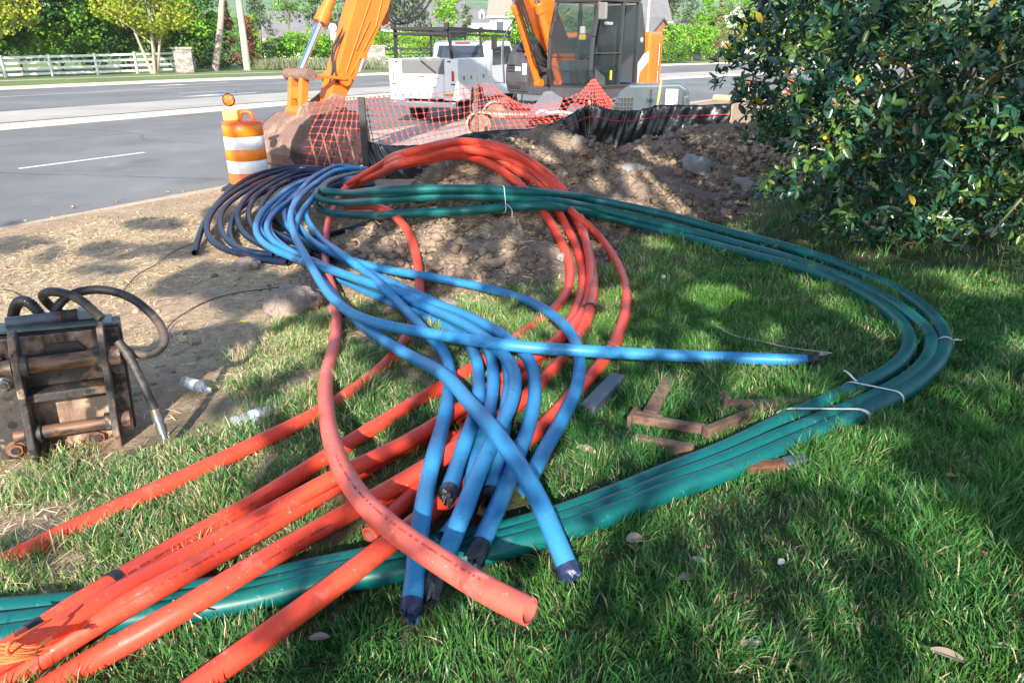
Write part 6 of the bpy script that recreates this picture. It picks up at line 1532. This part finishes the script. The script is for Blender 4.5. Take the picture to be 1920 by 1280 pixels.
# ================================================================ FAR SIDE OF THE ROAD
def crown_mesh(h0, h1, rx, n, leaf, cols, seed, shape='round', clumps=34, dens=.42, holes=0):
    rs = np.random.default_rng(seed)
    hc = (h0+h1)/2; rz = (h1-h0)/2
    C = rand_unit_s(rs, clumps)*rs.uniform(.35, 1.0, (clumps, 1))**.6
    if shape == 'cone':
        f = rs.uniform(0, 1, clumps); a = rs.uniform(0, 6.28, clumps); rr = (1-f)*rs.uniform(.3, 1, clumps)
        P = np.stack([np.cos(a)*rr*rx, np.sin(a)*rr*rx, h0+(h1-h0)*f], -1)
    elif shape == 'box':
        P = np.stack([rs.uniform(-1, 1, clumps)*rx, rs.uniform(-1, 1, clumps)*rx*.25, rs.uniform(h0, h1*.95, clumps)], -1)
    else:
        P = C*np.array([rx, rx, rz])*np.array([.85, .85, .85])+np.array([0, 0, hc])
    cr = rs.uniform(.6, 1.25, clumps)*dens*min(rx, 3)*(.6 if shape != 'round' else 1)
    k = rs.integers(0, clumps, n)
    d = rand_unit_s(rs, n)*rs.uniform(.3, 1, (n, 1))**.5
    Q = P[k]+d*cr[k][:, None]*np.array([1, 1, .75])
    Q[:, 2] = np.maximum(Q[:, 2], .05)
    D = rand_unit_s(rs, n); N_ = d*.6+rand_unit_s(rs, n)*.6+np.array([0, 0, .4])
    cols = np.array(cols); cc = cols[rs.integers(0, len(cols), clumps)][k]*rs.uniform(.7, 1.3, (n, 1))
    L = leaf*rs.uniform(.6, 1.3, n)
    return leaf_mesh('crown', Q-D*(L*.5)[:, None], D, N_, L, L*.75, .15, cc), P
def rand_unit_s(rs, n):
    v = rs.normal(size=(n, 3)); return v/np.linalg.norm(v, axis=1)[:, None]
def tree(pos, h0, h1, rx, n, leaf, cols, label, seed, shape='round', trunk=.14, stems=1, name='broadleaf_tree', cat='tree', group=None, clumps=34, dens=.42, lean=0, tcol=None):
    t = thing(name, label, cat, pos, 0, group)
    me, P = crown_mesh(h0, h1, rx, n, leaf, cols, seed, shape, clumps, dens)
    link('crown', me, leafm, t)
    rs = np.random.default_rng(seed+99); mb = MB()
    for s_ in range(stems):
        a = s_*2.4+.5; sp = 0 if stems == 1 else .55
        top = Vector((math.cos(a)*sp*rx*.8, math.sin(a)*sp*rx*.5, (h0+h1)/2+.3))
        mb.tube(spline([(math.cos(a)*.12*(stems > 1), math.sin(a)*.12*(stems > 1), -.1), (top.x*.35, top.y*.35, max(h0*.6, .3)), top], 6), np.linspace(trunk, trunk*.35, 13), 8)
        for j in range(5 if stems == 1 else 3):
            e = Vector(P[rs.integers(len(P))]); st = Vector((top.x*.35, top.y*.35, max(h0*.6, .3))).lerp(top, rs.uniform(0, .8))
            mb.tube([st, (st+e)/2+Vector((0, 0, .1)), e], [trunk*.4, trunk*.25, trunk*.1], 5)
    mb.build('trunk', tcol or barkm, t)
    return t
YG = [(.34, .40, .03), (.40, .42, .04), (.26, .36, .03), (.31, .31, .04)]
MG = [(.11, .24, .03), (.16, .31, .035), (.09, .18, .035)]
DG = [(.055, .14, .022), (.085, .20, .028), (.13, .27, .03)]
BG = [(.19, .42, .025), (.25, .47, .03), (.14, .32, .025)]
GGc = [(.10, .15, .07), (.14, .19, .09), (.07, .11, .055)]
RBc = [(.26, .10, .055), (.20, .075, .045), (.16, .12, .05)]
TY = [(.28, .26, .10), (.22, .24, .08), (.30, .24, .14)]
paleb = mat('pale_bark', (.40, .34, .28), .85, layers=[(5, (.28, .23, .19), .4, .65, (1, 1, .3))])
G1_ = 'trees and shrubs behind the white fence'
tree(at_s(290, 51.6)+Vector((0, 0, .12)), 2.0, 6.8, 3.4, 5200, .20, YG, 'yellow-green multi-stemmed tree in front of the white fence near the pillar', 1, trunk=.16, stems=4, tcol=paleb, dens=.30, clumps=46)
tree(at_s(-14, 51.6)+Vector((0, 0, .12)), 2.0, 6.8, 3.6, 5200, .20, YG, 'yellow-green multi-stemmed tree at the left edge by the fence', 2, trunk=.16, stems=4, tcol=paleb, dens=.30, clumps=46)
specs = [(-130, 58, DG, 'dark bushy tree just beyond the left edge of the fence'), (-40, 59, DG, 'dark bushy tree behind the left end of the white fence'), (45, 57.5, DG, 'dark green bushy tree behind the first white fence panel'), (120, 59, MG, 'mid green tree behind the second white fence panel'), (180, 57.5, DG, 'dark green bushy tree behind the middle of the white fence'),
         (235, 59, MG, 'mid green bushy tree left of the multi-stemmed tree'), (320, 59.5, MG, 'mid green tree behind the stone pillar'), (372, 58.5, DG, 'dark green tree right of the stone pillar')]
for i, (px, s_, c_, lab) in enumerate(specs):
    tree(at_s(px, s_), .2, 8.2, 2.9, 4600, .26, c_+(BG[:1] if i % 2 else []), lab, 20+i, group=G1_, clumps=44, dens=.36)
p = at_s(400, 58); tree(p, .1, 1.9, 1.7, 2200, .2, [(.10, .20, .06), (.14, .24, .08)], 'low blue-green shrub between the pillar and the utility pole', 41, name='shrub', cat='shrub')
for i, (px, py, h, r_, c_, lab, shp) in enumerate([(436, 128, 5.6, 1.0, RBc, 'reddish brown dying juniper left of the utility pole', 'cone'), (474, 126, 4.4, .8, RBc, 'smaller reddish brown juniper right of the utility pole', 'cone'), (496, 124, 8.6, 1.9, GGc, 'tall grey-green conifer right of the utility pole', 'cone'), (484, 120, 5.0, 1.2, YG[:1]+BG[:1], 'yellow-green juniper in front of the tall conifer', 'cone')]):
    tree(at_z(px, py, .12), .1, h, r_, 2600, .2, c_, lab, 50+i, shp, name='juniper' if i != 2 else 'conifer', clumps=60, dens=.5)
for i, (px, py, h, r_, lab) in enumerate([(520, 122, 2.6, 1.7, 'bright green shrub left of the loose young tree'), (566, 122, 3.6, 2.4, 'bright green shrub under the grey house roof'), (608, 120, 2.8, 1.9, 'bright green shrub behind the round sign')]):
    tree(at_z(px, py, .1), .1, h, r_, 2400, .24, BG+MG[:1], lab, 60+i, name='shrub', cat='shrub', group='bright shrubs beyond the road')
for i, (px, py, lab) in enumerate([(545, 131, 'tuft of long grey-green grass below the bright shrubs'), (600, 130, 'tuft of long dry grass near the round sign post'), (660, 131, 'tuft of long grey-green grass behind the excavator stick')]):
    q = at_z(px, py, .12); n = 1500; rs = np.random.default_rng(i); x = rs.normal(0, 1.5, n); y = rs.normal(0, .8, n)
    D = np.stack([rs.normal(0, .3, n), rs.normal(0, .3, n), np.ones(n)], -1)
    o = link('grass_clump', leaf_mesh('grass_clump', np.stack([x, y, 0*x], -1), D, rand_unit_s(rs, n), rs.uniform(.5, 1.1, n), .05, .1, np.array([.24, .26, .14])*rs.uniform(.6, 1.3, (n, 1))), leafm, None, q); tag(o, lab, 'grass clump', 'grass clumps on the far verge')
tree(at_y(545, 84, 88), 1.5, 11, 3.2, 1500, .26, MG+BG, 'loose young tree rising in front of the left grey roof', 70, dens=.28, clumps=40)
tree(at_y(612, 84, 95), 1.0, 10, 3.6, 3000, .26, GGc+MG, 'grey-green tree above the round sign', 71)
tree(at_y(762, 84, 88), .5, 8.2, 3.0, 4200, .24, GGc, 'round grey-green pine right of the excavator stick', 72, 'round', name='pine_tree')
tree(at_y(838, 84, 82), .5, 7.4, 2.0, 2200, .22, BG, 'slim bright green tree in front of the big grey roof', 73, dens=.4)
tree(at_y(915, 84, 95)-Vector((0, 0, 2.0)), .2, 3.6, 2.0, 1500, .22, YG[2:]+TY[:1], 'yellowish shrub in front of the white dormer house', 74, name='shrub', cat='shrub')
tree(at_y(990, 84, 84), .2, 4.8, 2.6, 3000, .24, BG, 'bright green shrub seen between the boom cylinder and the rack', 75, name='shrub', cat='shrub')
tree(at_y(875, 84, 92), .5, 5.0, .8, 700, .2, GGc, 'thin dark tree against the blue gable', 76, dens=.4)
R_ = [(1238, 95, .1, 4.6, 3.0, BG, 3000, 'bright green tree just right of the counterweight'), (1300, 100, .3, 4.6, 3.6, BG, 3200, 'young green tree in front of the brown thicket'), (1268, 122, .3, 10.5, 3.8, GGc, 4200, 'dark grey-green conifer right of the grey roofs'), (1325, 120, .3, 11, 4.4, BG, 4200, 'bright green tree left of the slim yellowish one'),
      (1346, 112, .3, 8.2, 1.5, TY, 1800, 'slim yellowish tree in the row on the right'), (1375, 124, .3, 10.5, 4.0, MG+BG, 4200, 'green tree left of the small white gable'), (1420, 108, .3, 7.6, 3.2, YG[:2]+MG, 3000, 'yellow-green tree below the small white gable'), (1460, 118, .3, 9.5, 4.2, MG, 3600, 'green tree behind the street lamp'), (1530, 118, .3, 10, 5, MG, 3600, 'green tree mostly hidden by the evergreen bush'), (1222, 128, .3, 12, 3.8, MG, 3600, 'tall green tree above the excavator cab rear')]
for i, (px, Y, h0, h1, r_, c_, n, lab) in enumerate(R_):
    tree(at_y(px, 85, Y)*1.0-Vector((0, 0, 2.0)), h0, h1, r_, n, .3, c_, lab, 80+i, 'cone' if 'slim' in lab else 'round', group='trees on the right beyond the road', clumps=40, dens=.38)
tree(at_y(1305, 85, 108)-Vector((0, 0, 2.0)), .2, 5.2, 3.6, 3600, .2, [(.24, .13, .09), (.28, .17, .12), (.20, .15, .07)], 'brownish red thicket above the stone wall', 97, name='thicket', cat='shrub', dens=.45)
tree(at_y(1352, 85, 110)-Vector((0, 0, 2.0)), .2, 4.6, 3.6, 3000, .2, TY, 'tan and green thicket right of the brown one', 98, name='thicket', cat='shrub', dens=.45)
# hedges
def hedge(pa, pb, h, w, cols, label, seed, n=9000):
    A = pa; B = pb; L = (B-A).length; a = math.atan2(B.y-A.y, B.x-A.x)
    t = thing('hedge', label, 'hedge', A, a); rs = np.random.default_rng(seed)
    x = rs.uniform(0, L, n); y = rs.uniform(-.5, .5, n)*w; z = rs.uniform(.05, 1, n)**.7*h*(.82+.3*fbm(x*.5, y*.5, 3, seed)) 
    y = np.where(rs.uniform(0, 1, n) < .6, -w*.5*(1-.35*(z/h)**3)*(.8+.4*fbm(x*1.3, z*2.2, 3, seed+1)), y)
    D = rand_unit_s(rs, n); N_ = rand_unit_s(rs, n)+np.array([0, -.6, .8]); band = fbm(x*.9, z*3.2, 3, seed+4)
    c = np.array(cols)[rs.integers(0, len(cols), n)]*(.45+1.1*np.clip(band*1.6-.35, 0, 1))[:, None]
    link('foliage', leaf_mesh('foliage', np.stack([x, y, z], -1), D, N_, rs.uniform(.16, .3, n), .15, .15, c), leafm, t)
    mb = MB(); 
    for k in range(int(L/1.6)): mb.tube([(k*1.6+.5, 0, -.1), (k*1.6+.6, .05, h*.8)], [.06, .02], 5)
    mb.build('stems', barkm, t)['kind'] = 'stuff'
hedge(at_z(700, 121, .1), at_y(1010, 100, 88)-Vector((0, 0, 1.2)), 3.3, 2.4, BG+YG[2:3], 'long bright green clipped hedge behind the truck', 5, 14000)
hedge(at_y(1195, 100, 88)-Vector((0, 0, 1.0)), at_y(1285, 98, 92)-Vector((0, 0, 1.0)), 2.2, 2.0, DG+MG, 'dark green hedge at the foot of the right trees', 6, 6000)
# fences ------------------------------------------------------------
fw = mat('fence_white', (.82, .82, .80), .5, layers=[(8, (.72, .72, .69), .5, .75)])
def rail_fence(pts, hts, m_, label, rails=4, w=.14, post=.13, rz=.15, zb=.12):
    t = thing('rail_fence', label, 'fence', (pts[0].x, pts[0].y, zb))
    for i, p in enumerate(pts):
        mb = MB(); mb.box((p.x, p.y-.02, zb+hts[i]/2), (post, post, hts[i])); mb.box((p.x, p.y-.02, zb+hts[i]+.02), (post+.05, post+.05, .04)); mb.build('post', m_, t, .01, world=True)
    for i in range(len(pts)-1):
        for k in range(rails):
            f = .14+k*(.78/(rails-1)); a = pts[i]; b = pts[i+1]
            mb = MB(); mb.bar((a.x, a.y, zb+hts[i]*f), (b.x, b.y, zb+hts[i+1]*f), .04, rz); mb.build('rail', m_, t, world=True)
pp = [at_s(px, 53.0) for px in (-180, -78, 12, 100, 185, 259, 332)]
hh = [float(at_y(px, py, at_s(px, 53.0).y).z)-.12 for px, py in ((-180, 111), (-78, 108), (12, 106), (100, 103), (185, 101), (259, 99), (332, 97))]
rail_fence(pp, hh, fw, 'white four-rail fence along the far side of the road')
bf = mat('fence_dark', (.03, .035, .04), .6)
pb_ = [at_z(710, 127, .12).lerp(at_y(900, 108, 84)-Vector((0, 0, 0)), k/5) for k in range(6)]
for q in pb_: q.z = 0
rail_fence(pb_, [1.7]*6, bf, 'dark four-rail fence in front of the bright hedge', rz=.1)
# stone pillars and wall ---------------------------------------------
def stone_material():
    m = bpy.data.materials.new('stonework'); m.use_nodes = True; nt = m.node_tree; p = nt.nodes['Principled BSDF']; p.inputs['Roughness'].default_value = .9
    tc = nt.nodes.new('ShaderNodeTexCoord'); v = nt.nodes.new('ShaderNodeTexVoronoi'); v.inputs['Scale'].default_value = 3.4
    mp = nt.nodes.new('ShaderNodeMapping'); mp.inputs['Scale'].default_value = (1, 1, 1.7); nt.links.new(tc.outputs['Object'], mp.inputs[0]); nt.links.new(mp.outputs[0], v.inputs['Vector'])
    cr = nt.nodes.new('ShaderNodeValToRGB'); e = cr.color_ramp.elements; e[0].color = (.20, .18, .16, 1); e[1].color = (.52, .48, .43, 1)
    sx = nt.nodes.new('ShaderNodeSeparateColor'); nt.links.new(v.outputs['Color'], sx.inputs[0]); nt.links.new(sx.outputs[0], cr.inputs[0])
    v2 = nt.nodes.new('ShaderNodeTexVoronoi'); v2.feature = 'DISTANCE_TO_EDGE'; v2.inputs['Scale'].default_value = 3.4; nt.links.new(mp.outputs[0], v2.inputs['Vector'])
    mr = nt.nodes.new('ShaderNodeMapRange'); mr.inputs[2].default_value = .06; nt.links.new(v2.outputs[0], mr.inputs[0])
    mx = nt.nodes.new('ShaderNodeMix'); mx.data_type = 'RGBA'; nt.links.new(mr.outputs[0], mx.inputs[0]); mx.inputs[6].default_value = (.30, .27, .24, 1); nt.links.new(cr.outputs[0], mx.inputs[7]); nt.links.new(mx.outputs[2], p.inputs['Base Color'])
    b = nt.nodes.new('ShaderNodeBump'); b.inputs['Distance'].default_value = .04; nt.links.new(mr.outputs[0], b.inputs['Height']); nt.links.new(b.outputs[0], p.inputs['Normal'])
    return m
stm = stone_material()
for (px, py, pt, w, lab) in [(348, 137, 92, 1.25, 'stone pillar at the right end of the white fence'), (706, 130, 88, 1.7, 'stone pillar between the excavator stick and the truck')]:
    q = at_z(px, py, .12); hgt = at_y(px, pt, q.y).z-.12; t = thing('stone_pillar', lab, 'pillar', q, .3)
    mb = MB(); mb.box((0, w/2, hgt/2), (w, w, hgt)); mb.build('pillar_shaft', stm, t, .04)
    mb = MB(); mb.box((0, w/2, hgt+.06), (w+.15, w+.15, .12)); mb.build('cap_stone', concrete, t, .02)
a = at_y(1283, 112, 100); b = at_y(1356, 106, 122); a.z = b.z = 0
t = thing('stone_wall', 'low grey stone wall on the right beyond the road', 'wall', a); mb = MB(); mb.bar(a+Vector((0, 0, .7)), b+Vector((0, 0, .9)), .5, 1.9); mb.build('stone_face', stm, t, .05, world=True); mb = MB(); mb.bar(a+Vector((0, 0, 1.7)), b+Vector((0, 0, 1.9)), .62, .12); mb.build('coping', concrete, t, world=True)
# poles ----------------------------------------------------------------
q = at_z(465, 132, .12); mb = MB(); top = Vector((q.x+.05, q.y, 10)); mb.cyl(q, top, .26, .2, 16); o = mb.build('utility_pole', mat('weathered_pole', (.40, .36, .30), .85, layers=[(4, (.30, .27, .22), .4, .65, (1, 1, .15))]), origin=q); tag(o, 'weathered wooden utility pole among the junipers', 'utility pole')
mb = MB(); mb.cyl(Vector((q.x-.27, q.y-.05, .1)), Vector((top.x-.21, q.y-.05, 10)), .04, seg=8); c_ = mb.build('conduit', P_sv, o, origin=q); c_.location = (0, 0, 0)
mb = MB(); a = at_y(398, 100, 62); b = at_y(418, -30, 62); a.z = .1; mb.tube(spline([a, a.lerp(b, .5)+Vector((.1, 0, 0)), b], 6), np.linspace(.30, .2, 13), 12); o = mb.build('leaning_trunk', paleb, origin=a); tag(o, 'bare leaning tree trunk left of the utility pole', 'tree trunk')
q = at_z(630, 134, .12); d_ = at_y(624, 52, q.y); t = thing('road_sign', 'round white sign on a thin post seen from behind', 'sign', q)
mb = MB(); mb.cyl((0, 0, 0), (d_.x-q.x, 0, d_.z-q.z+.2), .04, seg=8); mb.build('post', P_sv, t)
mb = MB(); mb.cyl((d_.x-q.x, -.03, d_.z-q.z), (d_.x-q.x, -.05, d_.z-q.z), .30, seg=24); mb.build('round_plate', P_wh, t)
mb = MB(); mb.cyl((d_.x-q.x, -.055, d_.z-q.z-.05), (d_.x-q.x, -.06, d_.z-q.z-.05), .09, seg=12); mb.build('emblem', P_gy, t)
mb = MB(); mb.box((d_.x-q.x, -.04, d_.z-q.z-.62), (.42, .02, .55)); mb.build('lower_plate', P_wh, t)
q = at_z(1463, 118, .1); mb = MB(); mb.cyl(q, Vector((q.x, q.y, 7)), .13, .08, 10); o = mb.build('street_lamp_post', P_sv, origin=q); tag(o, 'pale street lamp post seen through the bush twigs', 'street lamp')
q = at_y(1212, 84, 60); mb = MB(); mb.cyl(Vector((q.x, q.y, 0)), Vector((q.x, q.y, 7)), .11, .1, 10); o = mb.build('lamp_post', P_sv, origin=(q.x, q.y, 0)); tag(o, 'grey post rising behind the excavator counterweight', 'post')
# houses ----------------------------------------------------------------
roofm = mat('roof_shingle', (.15, .145, .155), .9, layers=[(.7, (.18, .175, .18), .4, .6), (6, (.11, .105, .115), .5, .7, (1, 1, 3))])
roof2 = mat('roof_taupe', (.25, .22, .19), .9, layers=[(6, (.19, .17, .15), .5, .7, (1, 1, 3))])
sid = mat('white_siding', (.72, .72, .71), .7); sidb = mat('blue_siding', (.52, .60, .68), .7); brick = mat('brick_wall', (.33, .12, .075), .85, layers=[(9, (.42, .18, .12), .45, .6, (1, 1, 3))])
wing = mat('house_window_glass', (.06, .07, .09), .2)
def house(px, Y, L, D, ze, zr, a, wall, roof, label, gable=None, dormers=0, windows=3):
    c = at_y(px, 84, Y); t = thing('house', label, 'house', (c.x, c.y, .0), a)
    mb = MB(); mb.box((0, D/2, ze/2), (L, D, ze)); 
    for sx in (-1, 1): mb.prism([(0, ze), (D, ze), (D/2, zr)], (sx*(L/2-.1)-.1, 0, 0), (0, 1, 0), (0, 0, 1), (.2, 0, 0))
    mb.build('walls', gable or wall, t)
    if gable is not None: m2 = MB(); m2.box((0, -.02, ze/2), (L, .03, ze)); m2.build('front_wall', wall, t)
    rf = MB(); o_ = .35
    for s_ in (0, 1):
        y0 = -o_ if s_ == 0 else D+o_; zz = ze-o_*(zr-ze)/(D/2)
        rf.add([(-L/2-o_, y0, zz), (L/2+o_, y0, zz), (L/2+o_, D/2, zr), (-L/2-o_, D/2, zr), (-L/2-o_, y0, zz+.18), (L/2+o_, y0, zz+.18), (L/2+o_, D/2, zr+.18), (-L/2-o_, D/2, zr+.18)], [(0, 3, 2, 1), (4, 5, 6, 7), (0, 1, 5, 4), (1, 2, 6, 5), (3, 0, 4, 7), (2, 3, 7, 6)])
    ro_ = rf.build('roof', roof, t)
    mb = MB(); mb.box((0, -o_-.03, ze-.2), (L+.7, .06, .2)); mb.build('gutter', sid, t)
    for k in range(windows):
        x = -L/2+(k+.5)*L/windows
        mb = MB(); mb.box((x, -.05, ze-1.3), (1.1, .06, 1.4)); w_ = mb.build('window', sid, t); mb = MB(); mb.box((x, -.09, ze-1.3), (.85, .03, 1.15)); mb.build('pane', wing, w_)
    for k in range(dormers):
        x = (-.9+k*1.8)*1.1; yd = D*.16; zd = ze+(zr-ze)*.32
        mb = MB(); mb.box((x, yd+.6, zd+.35), (1.05, 1.6, 1.2)); mb.prism([(-.62, 0), (.62, 0), (0, .6)], (x, yd-.25, zd+.95), (1, 0, 0), (0, 0, 1), (0, 1.9, 0)); d_ = mb.build('dormer', sid, ro_)
        mb = MB(); mb.box((x, yd-.22, zd+.45), (.5, .04, .7)); mb.build('dormer_window', wing, d_)
house(556, 108, 10, 8, 2.9, 6.3, R(-4), sid, roofm, 'low white house with a dark grey roof left of the excavator stick')
house(800, 100, 10.6, 9, 3.9, 7.5, R(12), sidb, roofm, 'house with a large dark grey roof and pale blue gable', gable=sidb)
house(914, 142, 9, 8, 5.7, 7.9, R(0), sid, roofm, 'white house with two small dormers in the distance', dormers=2, windows=4)
house(975, 96, 7.4, 9, 5.4, 10.2, R(-6), sid, roof2, 'white house with a taupe roof left of the boom')
house(1196, 112, 9, 8, 5.2, 9.5, R(8), sid, roofm, 'grey roofed house behind the excavator cab', gable=sid)
house(1235, 118, 9, 7, 4.2, 5.6, R(0), sid, roofm, 'low grey roof beside the brown thicket')
house(1196, 92, 3.0, 5, 3.3, 4.9, R(-40), brick, roofm, 'small brick gable just right of the cab', gable=brick, windows=1)
house(1418, 160, 6, 8, 6.6, 9.3, R(70), sid, roofm, 'distant white gabled house top right beside the bush', gable=sid)
# far wood and hills ------------------------------------------------------
rs = np.random.default_rng(3); n = 60000
px = rs.uniform(-300, 2300, n); Yf = rs.uniform(165, 330, n); base = at_y(0, 84, 100)
x = (px-960)/FPX*(Yf*CP); hgt = 8.5*(.55+.8*fbm(x*.06, Yf*.05, 4, 5)); zz = rs.uniform(0, 1, n)**.6*hgt
c = np.array([(.10, .20, .035), (.14, .25, .05), (.07, .13, .035)])[(vnoise(x*.12, Yf*.1, 6)*2.99).astype(int)]*rs.uniform(.7, 1.3, (n, 1))
o = link('far_wood', leaf_mesh('far_wood', np.stack([x, Yf, zz], -1), rand_unit_s(rs, n), rand_unit_s(rs, n)+np.array([0, -.5, .6]), rs.uniform(.8, 1.6, n), .9, .15, c), leafm); o['kind'] = 'stuff'; tag(o, 'distant mixed woodland in front of the hills', 'woodland')
xs = np.linspace(-1600, 1600, 220); ys = np.linspace(420, 1400, 60); X, Y = np.meshgrid(xs, ys)
f = np.clip((Y-420)/700, 0, 1); Z = f**.8*(52+34*fbm(X*.0022, Y*.002, 4, 13)) + (fbm(X*.03, Y*.03, 4, 15)-.5)*9*np.clip(f*6, 0, 1) - 2
hillm = mat('hazy_hill_woods', (.12, .21, .08), .95, layers=[(.012, (.16, .26, .09), .4, .6), (.09, (.07, .12, .06), .45, .7)], bump=(.12, 1, 6))  # paler, bluer green puts some of the haze into the wood colour
o = link('hills', grid_mesh('hills', X, Y, Z), hillm); o['kind'] = 'structure'

# ---- the air: a thin even haze that pales the far hill
hz_ = MB(); hz_.box((0, 700, 80), (4200, 3200, 262))
hm = bpy.data.materials.new('haze'); hm.use_nodes = True; hm.node_tree.nodes.clear()
ho = hm.node_tree.nodes.new('ShaderNodeOutputMaterial'); pv = hm.node_tree.nodes.new('ShaderNodeVolumePrincipled')
pv.inputs['Color'].default_value = (.82, .90, 1, 1); pv.inputs['Density'].default_value = .0002
hm.node_tree.links.new(pv.outputs[0], ho.inputs['Volume'])
o = hz_.build('haze', hm); o['kind'] = 'stuff'; tag(o, 'thin pale haze in front of the far wooded hill', 'haze')
